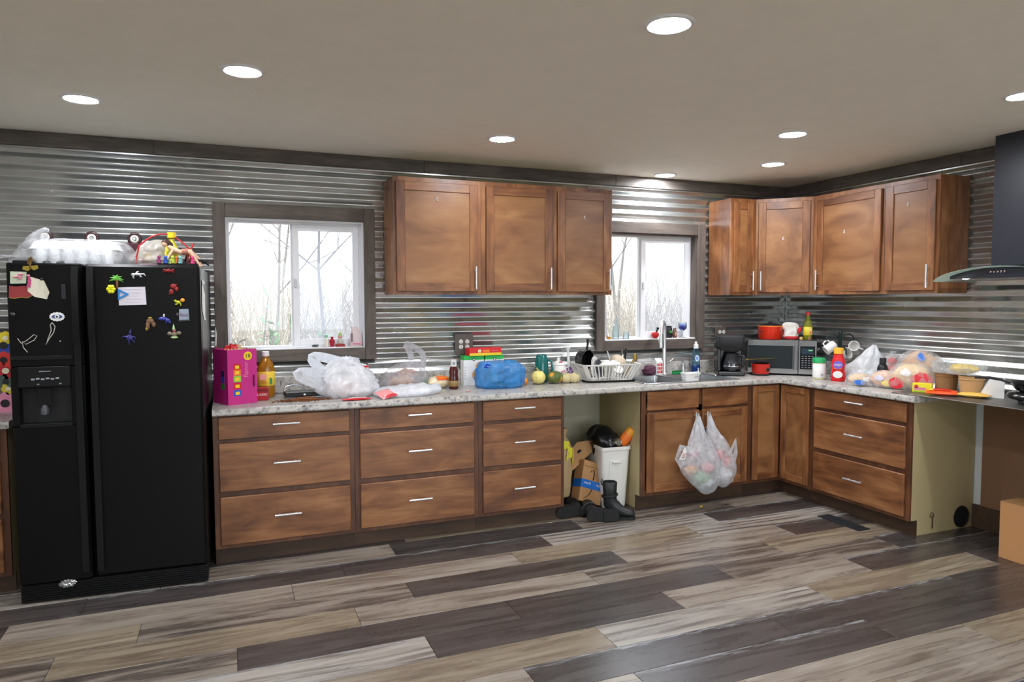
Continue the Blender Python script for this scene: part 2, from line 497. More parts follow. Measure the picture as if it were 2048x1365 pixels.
# unseen windows added behind and beside the viewer to brighten ceiling and cabinets
def added_window(n, w_, loc, rotz, label):
    root = bpy.data.objects.new('window_%d' % n, None); C.objects.link(root); root.location = loc; root.rotation_euler = (0, 0, rotz); struct(root, label)
    h = VZ[1] - VZ[0]; f = .05; b = MB()
    b.box(0, .04, 0, f, .11, h).box(w_ - f, .04, 0, w_, .11, h).box(f, .04, 0, w_ - f, .11, f).box(f, .04, h - f, w_ - f, .11, h).box(w_ / 2 - .03, .04, f, w_ / 2 + .03, .11, h - f)
    b.build('window_frame', m_vinyl, root, smooth=0)
    for a, b_ in ((f, w_ / 2 - .03), (w_ / 2 + .03, w_ - f)): MB().box(a, .07, f, b_, .075, h - f).build('pane', m_pane, root, smooth=0)
    ld = bpy.data.lights.new('window_daylight', 'AREA'); ld.shape = 'RECTANGLE'; ld.size = w_; ld.size_y = h; ld.cycles.is_portal = True
    lo = bpy.data.objects.new('window_daylight', ld); C.objects.link(lo)
    lo.matrix_world = Matrix.Translation(loc) @ Matrix.Rotation(rotz, 4, 'Z') @ Matrix.Translation((w_ / 2, .17, h / 2)) @ Matrix.Rotation(-PI / 2, 4, 'X')
added_window(3, WF[0][1] - WF[0][0], (WF[0][1], YF, VZ[0]), PI, 'unseen window added behind the viewer on the left')
added_window(4, WF[1][1] - WF[1][0], (WF[1][1], YF, VZ[0]), PI, 'unseen window added behind the viewer on the right')
added_window(5, WL[1] - WL[0], (XL, WL[0], VZ[0]), PI / 2, 'unseen window added in the far left wall')

# ---- vinyl plank floor: rows run along the back wall, every plank its own piece
def plank_mat(name, kind):
    m_ = bpy.data.materials.new(name); m_.use_nodes = True
    nt = m_.node_tree; N = nt.nodes; L = nt.links; b = N['Principled BSDF']
    tc = N.new('ShaderNodeTexCoord'); oi = N.new('ShaderNodeObjectInfo')
    mu = N.new('ShaderNodeMath'); mu.operation = 'MULTIPLY'; mu.inputs[1].default_value = 53.0; L.new(oi.outputs['Random'], mu.inputs[0])
    ad = N.new('ShaderNodeVectorMath'); ad.operation = 'ADD'; L.new(tc.outputs['Object'], ad.inputs[0]); L.new(mu.outputs[0], ad.inputs[1])
    mp = N.new('ShaderNodeMapping'); mp.inputs['Scale'].default_value = (1.1, 11, 1); L.new(ad.outputs[0], mp.inputs[0])
    g = N.new('ShaderNodeTexNoise'); g.inputs['Scale'].default_value = 1.5; g.inputs['Detail'].default_value = 9; g.inputs['Roughness'].default_value = .62; g.inputs['Distortion'].default_value = .9
    L.new(mp.outputs[0], g.inputs['Vector'])
    if kind == 'dark':
        r = ramp(nt, [(.28, S(48, 43, 41)), (.5, S(64, 58, 56)), (.72, S(84, 78, 74))])
    elif kind == 'tan':
        r = ramp(nt, [(.26, S(92, 80, 66)), (.45, S(123, 109, 92)), (.6, S(143, 131, 112)), (.78, S(162, 150, 129))])
    elif kind == 'light':
        r = ramp(nt, [(.24, S(76, 66, 61)), (.38, S(112, 100, 89)), (.55, S(143, 132, 120)), (.8, S(170, 162, 151))])
    elif kind == 'mixed':
        r = ramp(nt, [(.30, S(64, 57, 53)), (.46, S(89, 80, 72)), (.56, S(129, 118, 107)), (.78, S(153, 144, 133))])
    else:
        r = ramp(nt, [(.26, S(97, 89, 82)), (.45, S(137, 129, 120)), (.62, S(162, 155, 146)), (.8, S(178, 175, 170))])
    col = r.outputs['Color']
    L.new(g.outputs['Fac'], r.inputs['Fac'])
    if kind in ('tan', 'zebra', 'light'):
        # cathedral arches: distorted rings stretched along the board
        mp2 = N.new('ShaderNodeMapping'); mp2.inputs['Scale'].default_value = (1.6, 9, 1); L.new(ad.outputs[0], mp2.inputs[0])
        wv = N.new('ShaderNodeTexWave'); wv.wave_type = 'BANDS'; wv.bands_direction = 'Y'; wv.inputs['Scale'].default_value = .55; wv.inputs['Distortion'].default_value = 13; wv.inputs['Detail'].default_value = 2; wv.inputs['Detail Scale'].default_value = .55
        L.new(mp2.outputs[0], wv.inputs['Vector'])
        n3 = N.new('ShaderNodeTexNoise'); n3.inputs['Scale'].default_value = 1.6; n3.inputs['Detail'].default_value = 1; L.new(ad.outputs[0], n3.inputs['Vector'])
        lo, hi = {'tan': (.0, .55), 'zebra': (.0, .9), 'light': (.0, .3)}[kind]
        rr = ramp(nt, [(.42, (0, 0, 0, 1)), (.62, (hi, hi, hi, 1))]); L.new(n3.outputs['Fac'], rr.inputs['Fac'])
        r3 = ramp(nt, [(.08, (1, 1, 1, 1)), (.36, (0, 0, 0, 1))]); L.new(wv.outputs['Fac'], r3.inputs['Fac'])
        mm = N.new('ShaderNodeMath'); mm.operation = 'MULTIPLY'; L.new(rr.outputs[0], mm.inputs[0]); L.new(r3.outputs[0], mm.inputs[1])
        mx = N.new('ShaderNodeMix'); mx.data_type = 'RGBA'; L.new(mm.outputs[0], mx.inputs['Factor']); L.new(col, mx.inputs['A'])
        mx.inputs['B'].default_value = S(66, 58, 54) if kind == 'zebra' else S(86, 74, 62)
        col = mx.outputs['Result']
    if kind in ('dark', 'zebra'):
        # worn whitewash along one long edge
        sp = N.new('ShaderNodeSeparateXYZ'); L.new(tc.outputs['Object'], sp.inputs[0])
        n4 = N.new('ShaderNodeTexNoise'); n4.inputs['Scale'].default_value = 9; n4.inputs['Detail'].default_value = 6; L.new(mp.outputs[0], n4.inputs['Vector'])
        a1 = N.new('ShaderNodeMath'); a1.operation = 'MULTIPLY_ADD'; a1.inputs[1].default_value = .16; a1.inputs[2].default_value = -.08; L.new(n4.outputs['Fac'], a1.inputs[0])
        a2 = N.new('ShaderNodeMath'); a2.operation = 'ADD'; L.new(sp.outputs['Y'], a2.inputs[0]); L.new(a1.outputs[0], a2.inputs[1])
        mr = N.new('ShaderNodeMapRange'); mr.inputs['From Min'].default_value = .080; mr.inputs['From Max'].default_value = .118; L.new(a2.outputs[0], mr.inputs['Value'])
        m5 = N.new('ShaderNodeMath'); m5.operation = 'MULTIPLY'; m5.inputs[1].default_value = .75
        lt = N.new('ShaderNodeMath'); lt.operation = 'GREATER_THAN'; lt.inputs[1].default_value = .45 if kind == 'dark' else .2; L.new(oi.outputs['Random'], lt.inputs[0])
        m6 = N.new('ShaderNodeMath'); m6.operation = 'MULTIPLY'; L.new(mr.outputs[0], m6.inputs[0]); L.new(lt.outputs[0], m6.inputs[1]); L.new(m6.outputs[0], m5.inputs[0])
        mx = N.new('ShaderNodeMix'); mx.data_type = 'RGBA'; L.new(m5.outputs[0], mx.inputs['Factor']); L.new(col, mx.inputs['A']); mx.inputs['B'].default_value = S(160, 162, 164)
        col = mx.outputs['Result']
    b.inputs['Specular IOR Level'].default_value = .8
    L.new(col, b.inputs['Base Color'])
    mr = N.new('ShaderNodeMapRange'); mr.inputs['To Min'].default_value = .20; mr.inputs['To Max'].default_value = .36; L.new(g.outputs['Fac'], mr.inputs['Value']); L.new(mr.outputs[0], b.inputs['Roughness'])
    bp = N.new('ShaderNodeBump'); bp.inputs['Strength'].default_value = .1; bp.inputs['Distance'].default_value = .003; L.new(g.outputs['Fac'], bp.inputs['Height']); L.new(bp.outputs['Normal'], b.inputs['Normal'])
    return m_
PM = {k: plank_mat('vinyl_plank_' + n, n) for k, n in dict(D='dark', T='tan', L='light', M='mixed', Z='zebra').items()}
floor = struct(MB().box(XL - .15, YF - .15, -.12, XR + .15, .15, -.004).build('floor', mat('subfloor', (60, 54, 50), .8), smooth=0), 'grey and tan vinyl plank floor')
rnd = random.Random(4)
PLK = {}
def plank(x0, x1, y0, y1, kind):
    key = (round(x1 - x0, 3), round(y0 - y1, 3), kind); g = .0012
    if key not in PLK:
        o = MB().box(-(x1 - x0) / 2 + g, (y1 - y0) / 2 + g, -.004, (x1 - x0) / 2 - g, -(y1 - y0) / 2 - g, 0, .0008).build('plank', PM[kind], floor, smooth=0)
        PLK[key] = o.data
    else:
        o = bpy.data.objects.new('plank', PLK[key]); C.objects.link(o); o.parent = floor
    o.location = ((x0 + x1) / 2, (y0 + y1) / 2, 0)
ROWS = {  # joint position, then the tones of the planks seen in the photograph keyed by their left end
    0: (.35, {-.92: 'L', .35: 'D', 1.62: 'M', 2.89: 'L'}),
    1: (.02, {-2.52: 'D', -1.25: 'D', .02: 'D', 1.29: 'Z', 2.56: 'D'}),
    2: (1.0, {-2.81: 'D', -1.54: 'L', -.27: 'L', 1.0: 'T', 2.27: 'Z', 3.54: 'D'}),
    3: (.304, {-2.236: 'T', -.966: 'M', .304: 'D', 1.574: 'L', 2.844: 'D'}),
    4: (-.005, {-2.545: 'M', -1.275: 'T', -.005: 'L', 1.265: 'M', 2.535: 'T'}),
    5: (-.55, {-1.82: 'M', -.55: 'D', .72: 'D', 1.99: 'M', 3.26: 'D'}),
    6: (.243, {-2.297: 'T', -1.027: 'Z', .243: 'D', 1.513: 'L', 2.783: 'D'}),
    7: (1.0, {-1.54: 'L', -.27: 'T', 1.0: 'Z', 2.27: 'T', 3.54: 'D'}),
    8: (.55, {-.72: 'L', .55: 'D', 1.82: 'D', 3.09: 'D'}),
    9: (.95, {-.32: 'L', .95: 'D', 2.22: 'D', 3.49: 'T'}),
    10: (1.33, {.06: 'T', 1.33: 'L', 2.60: 'T'}),
    11: (.62, {.62: 'T', 1.89: 'L', 3.16: 'T'}),
}
rest = MB()
for row in range(-3, 33):
    ytop = -.6045 - .2105 * row
    y0 = min(ytop, 0.0); y1 = max(ytop - .2105, YF)
    if y1 >= y0 - .01: continue
    j, tones = ROWS.get(row, (rnd.uniform(0, 1.27), {}))
    x = j - 1.27 * math.ceil((j - XL) / 1.27)
    while x < XR - .01:
        a, b_ = max(x, XL), min(x + 1.27, XR)
        if b_ - a > .01:
            kd = None
            for t, k in tones.items():
                if abs(t - x) < .1: kd = k
            kd = kd or rnd.choice('DDTLMTZ')
            if row < 19: plank(a, b_, y0, y1, kd)
            else: rest.box(a + .001, y1 + .001, -.004, b_ - .001, y0 - .001, 0)
        x += 1.27
o = rest.build('plank_field', PM['T'], floor, smooth=0); o['kind'] = 'stuff'

# ---- recessed ceiling lights
m_led = mat('led_diffuser', (255, 255, 255), .5, emit=(245, 248, 255), es=LAMP)
m_ring = mat('lamp_trim_ring', (235, 235, 235), .4)
rg = MB().lathe([(.072, 0), (.072, -.006), (.079, -.010), (.088, -.006), (.092, 0)], 32).build('trim_ring', m_ring, smooth=60)
df = MB().lathe([(0, -.0075), (.05, -.0068), (.0715, -.004), (.0715, -.001)], 28).build('diffuser', m_led, smooth=60)
LIGHTS = [(-1.189, -.896, 'recessed ceiling lamp above the fridge, leftmost of all'), (-.47, -1.627, 'recessed ceiling lamp second from the left'),
          (1.018, -.867, 'recessed ceiling lamp in front of the three-door wall cabinets'), (.932, -2.73, 'large near ceiling lamp at the top of the picture'),
          (2.659, -.186, 'small recessed ceiling lamp above the sink window'), (3.133, -.847, 'recessed ceiling lamp nearest the corner wall cabinet'),
          (2.581, -1.609, 'recessed ceiling lamp just nearer than the corner one'), (3.036, -2.638, 'ceiling lamp cut off by the right picture edge'),
          (-2.6, -1.6, 'recessed ceiling lamp beyond the left picture edge'), (-1.2, -3.0, 'recessed ceiling lamp overhead left'), (.95, -4.6, 'recessed ceiling lamp just overhead'),
          (3.0, -4.6, 'recessed ceiling lamp overhead right'), (-1.2, -4.8, 'recessed ceiling lamp over the viewer'), (-3.2, -3.6, 'recessed ceiling lamp far left'),
          (-2.0, -6.5, 'recessed ceiling lamp behind left'), (.9, -6.4, 'recessed ceiling lamp behind centre'), (3.0, -6.4, 'recessed ceiling lamp behind right')]
for i, (x, y, lb) in enumerate(LIGHTS):
    L_ = thing('recessed_light', lb, 'ceiling light', (x, y, ZC), 0, 'recessed ceiling lights')
    a, b_ = (rg, df) if i == 0 else (rg.copy(), df.copy())
    if i: C.objects.link(a); C.objects.link(b_)
    a.parent = L_; b_.parent = L_

# ------------------------------------------------------------------ outdoors
m_hill = mat('dry_hillside', (150, 140, 128), .95, var=.25, vscale=1.5)
vs_, fs = [], []
NX, NY = 40, 26
for j in range(NY):
    for i in range(NX):
        x = -16 + 46 * i / (NX - 1); y = .9 + 32 * (j / (NY - 1)) ** 1.4
        z = -.9 + .17 * max(0, y - 3) + .5 * noise.noise(Vector((x * .25, y * .3, 0))) * min(1, y / 5)
        vs_.append((x, y, z))
for j in range(NY - 1):
    for i in range(NX - 1):
        fs.append((j * NX + i, j * NX + i + 1, (j + 1) * NX + i + 1, (j + 1) * NX + i))
struct(MB().add(vs_, fs).build('ground', m_hill, smooth=80), 'pale dry hillside outside the windows')
def gz(x, y): return -.9 + .17 * max(0, y - 3) + .5 * noise.noise(Vector((x * .25, y * .3, 0))) * min(1, y / 5)
struct(MB().box(-60, -60, -1.1, 60, .85, -1.0).build('ground', m_hill, smooth=0), 'pale open ground around the house')
m_bark = mat('pale_bark', (92, 87, 83), .9, var=.15, vscale=8)
m_twig = mat('dry_twigs', (122, 112, 100), .9)
def tree_mesh(h, seed, spread=.5, r0=.05):
    rd = random.Random(seed); mb = MB()
    def br(p, d, l, r, lv):
        pts = [p]; rs = [r]; q = p.copy(); dd = d.copy()
        n = 4 if lv < 2 else 3
        for k in range(n):
            dd = (dd + Vector((rd.uniform(-1, 1), rd.uniform(-1, 1), rd.uniform(-.2, .6))) * .16).normalized()
            q = q + dd * (l / n); pts.append(q.copy()); rs.append(r * (1 - .65 * (k + 1) / n))
            if lv < 3 and (k > 0 or lv > 0):
                for _ in range(2 if lv < 2 else 2):
                    s = Vector((rd.uniform(-1, 1), rd.uniform(-1, 1), rd.uniform(-.1, .7))).normalized()
                    br(q.copy(), (dd * (1 - spread) + s * spread * 1.2).normalized(), l * rd.uniform(.4, .62), rs[-1] * .6, lv + 1)
        mb.tube(pts, rs, 4 if lv else 6)
    br(Vector((0, 0, -.1)), Vector((0, 0, 1)), h, r0, 0)
    return mb
TREES = [(.15, 7.2, 4.0, 'bare tree forking low behind the left window pane'), (1.25, 8.6, 4.2, 'bare tree behind the right pane of the left window'),
         (-.5, 10.5, 4.5, 'thin bare tree at the left edge of the left window'), (2.2, 11.2, 4.6, 'far bare tree at the right edge of the left window'),
         (.7, 13, 5, 'far bare tree near the middle of the left window'), (1.7, 6.2, 3.2, 'small bare sapling behind the left window sash'),
         (6.1, 6.5, 4.0, 'bare tree leaning behind the sink window sash'), (5.6, 8.0, 4.6, 'bare tree left of centre in the sink window'),
         (7.6, 9.0, 4.4, 'bare tree at the right of the sink window'), (7.2, 12.5, 5, 'far bare tree behind the sink window'),
         (4.6, 6.0, 3.4, 'bare sapling behind the left pane of the sink window'), (9.5, 12, 5, 'far bare tree at the right edge of the sink window')]
for i, (x, y, h, lb) in enumerate(TREES):
    o = tree_mesh(h, 30 + i, .5 + .1 * math.sin(i), .035 + .006 * (i % 3)).build('bare_tree', m_bark, smooth=0, loc=(x, y, gz(x, y)))
    tag(o, lb, 'tree', 'bare trees outside')
rd = random.Random(8); mb = MB()
for k in range(2200):
    if k % 2: y = rd.uniform(4.5, 13); x = -.56 + (y + 4.9) * rd.uniform(-.02, .21)
    else: y = rd.uniform(4.5, 13); x = -.56 + (y + 4.9) * rd.uniform(.54, .78)
    z = gz(x, y) - .05; hh = rd.uniform(.5, 2.3)
    p = [Vector((x, y, z))]; d = Vector((rd.uniform(-.4, .4), rd.uniform(-.4, .4), 1)).normalized()
    for s in range(3):
        d = (d + Vector((rd.uniform(-.3, .3), rd.uniform(-.3, .3), rd.uniform(-.2, .1)))).normalized(); p.append(p[-1] + d * hh / 3)
    mb.tube(p, [.008, .007, .005, .003], 3)
o = mb.build('brush', m_twig, smooth=0); tag(o, 'tangle of dry brush covering the hillside outside', 'brush', kind='stuff')
sh = thing('evergreen_shrub', 'green shrub low in the left window pane', 'shrub', (-.32, 4.3, gz(-.32, 4.3))); sh.scale = (1.9, 1.9, 2.2)
rd = random.Random(3); lf = MB(); st_ = MB()
for k in range(70):
    a = rd.uniform(0, 2 * PI); e = rd.uniform(.3, 1.45); l = rd.uniform(.5, 1.0)
    d = Vector((math.cos(a) * math.cos(e), math.sin(a) * math.cos(e), math.sin(e)))
    st_.tube([(0, 0, -.05), d * l * .5, d * l], [.012, .009, .004], 4)
    for q in range(24):
        c = d * l * (.25 + .032 * q); u = Vector((rd.uniform(-1, 1), rd.uniform(-1, 1), rd.uniform(-.3, 1))).normalized(); v_ = u.cross(d).normalized() * .014
        lf.add([c, c + u * .04 + v_, c + u * .10, c + u * .04 - v_], [(0, 1, 2, 3)])
st_.build('stem', m_bark, sh, smooth=0); lf.build('foliage', mat('shrub_green', (70, 100, 68), .8), sh, smooth=0)
pts = [(-3 + 13.0 * k / 24, 2.6 + .0 * k, 1.02 + .05 * k / 24 + .010 * (abs(k - 12) / 4) ** 2) for k in range(25)]
tag(MB().tube(pts, .012, 6).build('utility_cable', mat('cable_blue_grey', (70, 88, 112), .6)), 'thin blue-grey cable strung outside across both windows', 'cable')

# ------------------------------------------------------------------ cabinets
DK, MD, LT = (88, 51, 28), (128, 81, 46), (158, 109, 68)
wd_x = wood('stained_maple_flat', DK, MD, LT, 'x', .40, 1.0, .55, .1, 1.25)
wd_z = wood('stained_maple_upright', DK, MD, LT, 'z', .40, 1.0, .55, .1, 1.25)
wd_p = wood('stained_maple_panel', (108, 68, 38), (134, 90, 53), (156, 111, 69), 'x', .42, .5, .7, .1)
wd_dk = wood('dark_stained_frame', (62, 36, 22), (90, 54, 33), (118, 76, 48), 'z', .42, 1.0, .5)
m_ply = mat('raw_birch_ply', (180, 164, 122), .6, var=.06, vscale=4)
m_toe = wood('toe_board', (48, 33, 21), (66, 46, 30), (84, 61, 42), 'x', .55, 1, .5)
m_steel = mat('brushed_nickel', (222, 222, 222), .32, .85)

def bar_pull(parent, c, length, vertical):
    mb = MB(); h = length / 2
    if vertical:
        mb.tube([(c[0], c[1] - .03, c[2] - h), (c[0], c[1] - .03, c[2] + h)], .0066, 10)
        for s in (-1, 1): mb.tube([(c[0], c[1], c[2] + s * h * .64), (c[0], c[1] - .03, c[2] + s * h * .64)], .0042, 8)
    else:
        mb.tube([(c[0] - h, c[1] - .03, c[2]), (c[0] + h, c[1] - .03, c[2])], .0066, 10)
        for s in (-1, 1): mb.tube([(c[0] + s * h * .64, c[1], c[2]), (c[0] + s * h * .64, c[1] - .03, c[2])], .0042, 8)
    return mb.build('handle', m_steel, parent, smooth=50)

def drawer(parent, x0, x1, z0, z1, yf, pull=True, plen=.15):
    d = MB().box(x0, yf - .019, z0, x1, yf, z1, .004).build('drawer_front', wd_x, parent)
    if pull: bar_pull(d, ((x0 + x1) / 2, yf - .019, (z0 + z1) / 2 + .012), plen, False)
    return d

def door(parent, x0, x1, z0, z1, yf, pull=None, tab=None, name='door', M=None, fw=.058):
    """shaker door: two stiles, two rails and a recessed panel; M places a door that stands ajar or at an angle"""
    th = .019
    d = MB().box(x0 + fw - .004, yf - th + .009, z0 + fw - .004, x1 - fw + .004, yf - .003, z1 - fw + .004, 0, 0, M).build(name, wd_p, parent)
    for a, b_ in ((x0, x0 + fw), (x1 - fw, x1)): MB().box(a, yf - th, z0, b_, yf, z1, .003, 0, M).build('stile', wd_z, d)
    for a, b_ in ((z0, z0 + fw), (z1 - fw, z1)):
        MB().box(x0 + fw, yf - th + .0005, a, x1 - fw, yf, b_, .002, 0, M).build('rail', wd_x, d)
    if pull is not None:
        mb = MB(); px, pz, L_ = pull; h = L_ / 2; y = yf - th
        mb.tube([(px, y - .03, pz - h), (px, y - .03, pz + h)], .0066, 10, 0, M)
        for s in (-1, 1): mb.tube([(px, y, pz + s * h * .64), (px, y - .03, pz + s * h * .64)], .0042, 8, 0, M)
        mb.build('handle', m_steel, d, smooth=50)
    if tab is not None:
        tx, tz = tab; y = yf - th + .009
        mb = MB().tube([(tx, y - .001, tz + .012), (tx, y - .001, tz + .002)], .004, 6, 0, M)
        mb.tube([(tx + .006 * math.cos(a) , y - .004, tz - .004 + .007 * math.sin(a)) for a in [PI * .6 + k * PI * 1.3 / 7 for k in range(8)]], .0022, 6, 0, M)
        mb.build('adhesive_hook', mat('white_plastic', (225, 225, 222), .4), d)
    return d

def base_cabinet(label, loc, rotz, w_, fronts, side='stain', dp=.61):
    c = thing('base_cabinet', label, 'cabinet', loc, rotz, 'base cabinets')
    sm = m_ply
    zt_, zb = .876, .102
    for a in (0, w_ - .016):
        p = [(-.005, .0), (-dp + .075, 0), (-dp + .075, zb), (-dp + .02, zb), (-dp + .02, zt_), (-.005, zt_)]
        MB().add([(a, y, z) for y, z in p] + [(a + .016, y, z) for y, z in p], [tuple(range(6)), tuple(range(6, 12))[::-1]] + [(i, (i + 1) % 6, 6 + (i + 1) % 6, 6 + i) for i in range(6)]).build('side_panel', sm, c, smooth=0)
    MB().box(.016, -dp + .02, zb, w_ - .016, -.012, zb + .016).box(.016, -.012, zb, w_ - .016, -.005, zt_).build('carcass', m_ply, c, smooth=0)
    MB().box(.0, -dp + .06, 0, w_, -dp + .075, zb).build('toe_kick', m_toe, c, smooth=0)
    fr = MB(); st = .036
    fr.box(0, -dp, zb, st, -dp + .02, zt_, .001); fr.box(w_ - st, -dp, zb, w_, -dp + .02, zt_, .001)
    fr.box(st, -dp, zb, w_ - st, -dp + .02, zb + .04); fr.box(st, -dp, zt_ - .03, w_ - st, -dp + .02, zt_)
    for z in ((.39, .45), (.70, .75)) if fronts == 'drawers' else ((.70, .75),):
        fr.box(st, -dp, z[0], w_ - st, -dp + .02, z[1])
    if fronts == 'sink': fr.box(.482, -dp, zb + .04, .527, -dp + .02, zt_ - .03)
    fr.build('face_frame', wd_dk, c, smooth=0)
    if fronts == 'drawers':
        for z0, z1 in ((.737, .866), (.436, .714), (.126, .404)): drawer(c, .030, w_ - .030, z0, z1, -dp)
    return c

# back run, left to right
base_cabinet('three-drawer base cabinet beside the fridge under the window', (-.648, -.001, 0), 0, .794, 'drawers')
base_cabinet('middle three-drawer base cabinet of the long run', (.147, -.001, 0), 0, .796, 'drawers')
base_cabinet('narrow three-drawer base cabinet left of the open dishwasher gap', (.944, -.001, 0), 0, .625, 'drawers')
sk = base_cabinet('sink base cabinet with two doors and hanging bags', (2.188, -.001, 0), 0, .962, 'sink')
for x0, x1 in ((.042, .487), (.522, .942)): drawer(sk, x0, x1, .729, .866, -.61, False)
dl = door(sk, .042, .489, .128, .712, -.61, (.442, .625, .15)); dr = door(sk, .522, .942, .128, .712, -.61, (.545, .625, .15))
# corner unit with two doors meeting in the inside corner
cc = thing('corner_cabinet', 'corner base cabinet with two narrow doors meeting inside', 'cabinet', (3.151, 0, 0))
XF = XR - .61 - 3.151; YE = -.945
MB().box(0, -.60, .102, .016, -.01, .876).box(XR - 3.151 - .02, YE, .102, XR - 3.151 - .006, -.01, .876).box(.016, -.02, .102, XR - 3.151 - .02, -.008, .876).box(.016, -.58, .102, XR - 3.151 - .02, -.02, .118).build('carcass', m_ply, cc, smooth=0)
MB().box(0, -.61, .102, .032, -.59, .876).box(.032, -.61, .102, XF, -.59, .14).box(.032, -.61, .85, XF, -.59, .876).box(XF - .03, -.609, .14, XF + .019, -.59, .85).box(XF + .001, -.64, .14, XF + .02, -.59, .85).box(XF, YE, .102, XF + .02, YE + .034, .876).box(XF, YE + .034, .102, XF + .02, -.61, .14).box(XF, YE + .034, .85, XF + .02, -.61, .876).build('face_frame', wd_dk, cc, smooth=0)
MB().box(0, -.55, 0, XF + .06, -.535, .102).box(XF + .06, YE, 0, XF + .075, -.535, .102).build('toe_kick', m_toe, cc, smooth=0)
door(cc, .034, XF - .022, .128, .862, -.61, fw=.05)
door(cc, .028, .312, .128, .862, 0, M=Matrix.Translation((XF, -.61, 0)) @ Matrix.Rotation(-PI / 2, 4, 'Z'), fw=.05)
rc = base_cabinet('three-drawer base cabinet at the end of the right-hand counter', (XR - .001, -.947, 0), -PI / 2, .811, 'drawers')
# pipe stub hole and marks on its raw end panel
hole = MB().tube([(.8115, -.118 + .068 * math.cos(a), .078 + .068 * math.sin(a)) for a in [2 * PI * k / 24 for k in range(24)]], .006, 6, closed=True)
hole.prism([(.066 * math.cos(2 * PI * k / 24), .066 * math.sin(2 * PI * k / 24)) for k in range(24)], 0, .0015, 0, Matrix.Translation((.8112, -.118, .078)) @ Matrix.Rotation(PI / 2, 4, 'Y'))
o = hole.build('duct_opening', mat('dark_hole', (14, 13, 12), .9), rc); o['label'] = 'round black duct opening'
MB().box(.811, -.40, .03, .8125, -.385, .12, .0005).tube([(.8118, -.40 + .018 * math.cos(a), .12 + .016 * math.sin(a)) for a in [2 * PI * k / 12 for k in range(12)]], .003, 5, closed=True).build('scuff_bracket', mat('rust_brown', (96, 70, 48), .8), rc)
base_cabinet('three-drawer base cabinet on the far side of the range gap', (XR - .001, -2.70, 0), -PI / 2, .6, 'drawers')
base_cabinet('base cabinet sliver left of the fridge', (-2.42, -.001, 0), 0, .80, 'drawers')

def wall_cabinet(label, loc, rotz, w_, doors, dp=.305, z0=1.566, z1=2.343, left=True):
    c = thing('wall_cabinet', label, 'cabinet', loc, rotz, 'wall cabinets')
    g = -.024; h0, h1 = z0, z1
    for a in (0, w_ - .014): MB().box(a, -dp + .018, h0, a + .014, g, h1).build('side_panel', wd_z, c, smooth=0)
    MB().box(.014, -dp + .018, h0 + .01, w_ - .014, g, h0 + .024).box(.014, -dp + .018, h1 - .024, w_ - .014, g, h1 - .01).box(.014, g - .006, h0 + .024, w_ - .014, g, h1 - .024).build('carcass', m_ply, c, smooth=0)
    fr = MB(); st = .034
    fr.box(0, -dp, h0, st, -dp + .018, h1, .001).box(w_ - st, -dp, h0, w_, -dp + .018, h1, .001).box(st, -dp, h0, w_ - st, -dp + .018, h0 + .035).box(st, -dp, h1 - .04, w_ - st, -dp + .018, h1)
    if len(doors) > 1: fr.box((doors[0][1] + doors[1][0]) / 2 - .02, -dp, h0 + .035, (doors[0][1] + doors[1][0]) / 2 + .02, -dp + .018, h1 - .04)
    fr.build('face_frame', wd_z, c, smooth=0)
    for dd in doors:
        x0, x1, hx, tabp = dd[:4]
        door(c, x0, x1, h0 + .022, h1 - .03, -dp, (hx, h0 + .115, .155), tabp, M=dd[4] if len(dd) > 4 else None)
    return c
wall_cabinet('wide single-door wall cabinet left of the sink window', (.466, 0, 0), 0, .612, [(.020, .585, .562, (.30, 2.205))])
wall_cabinet('two-door wall cabinet ending beside the sink window', (1.079, 0, 0), 0, 1.036, [(.035, .540, .516, None), (.583, 1.017, .995, (.80, 2.13))])
wall_cabinet('narrow wall cabinet right of the sink window', (3.211, 0, 0), 0, .250, [(.022, .213, .190, None)])
# diagonal corner unit
dc = thing('diagonal_wall_cabinet', 'diagonal corner wall cabinet with one door', 'cabinet', (XR, 0, 0))
z0, z1 = 1.566, 2.343; e = .610; s_ = .305; g = .024
poly = [(-e, -s_ + .012), (-e, -g), (-g, -g), (-g, -e), (-s_ + .012, -e)]
MB().prism(poly, z0 + .01, z0 + .025).prism(poly, z1 - .025, z1 - .01).box(-e, -s_, z0, -e + .012, -g, z1).box(-s_, -e, z0, -g, -e + .012, z1).build('carcass', wd_z, dc, smooth=0)
Md = Matrix.Translation((-e, -s_, 0)) @ Matrix.Rotation(-PI / 4, 4, 'Z'); dw = (e - s_) * math.sqrt(2)
fr = MB(); st = .030
fr.box(0, 0, z0, st, .018, z1, 0, 0, Md).box(dw - st, 0, z0, dw, .018, z1, 0, 0, Md).box(st, 0, z0, dw - st, .018, z0 + .035, 0, 0, Md).box(st, 0, z1 - .04, dw - st, .018, z1, 0, 0, Md)
fr.build('face_frame', wd_z, dc, smooth=0)
door(dc, .022, dw - .022, z0 + .022, z1 - .03, 0, (.046, z0 + .115, .155), (dw / 2 - .005, 2.02), M=Md)
aj = Matrix.Translation((.632, -.305, 0)) @ Matrix.Rotation(math.radians(-2.5), 4, 'Z') @ Matrix.Translation((-.632, .305, 0))
wall_cabinet('wide wall cabinet on the right wall with its door slightly ajar', (XR, -.612, 0), -PI / 2, .650, [(.030, .632, .055, (.30, 2.04), aj)])
wall_cabinet('end wall cabinet beside the range hood', (XR, -1.263, 0), -PI / 2, .412, [(.022, .392, .365, (.19, 2.175))])

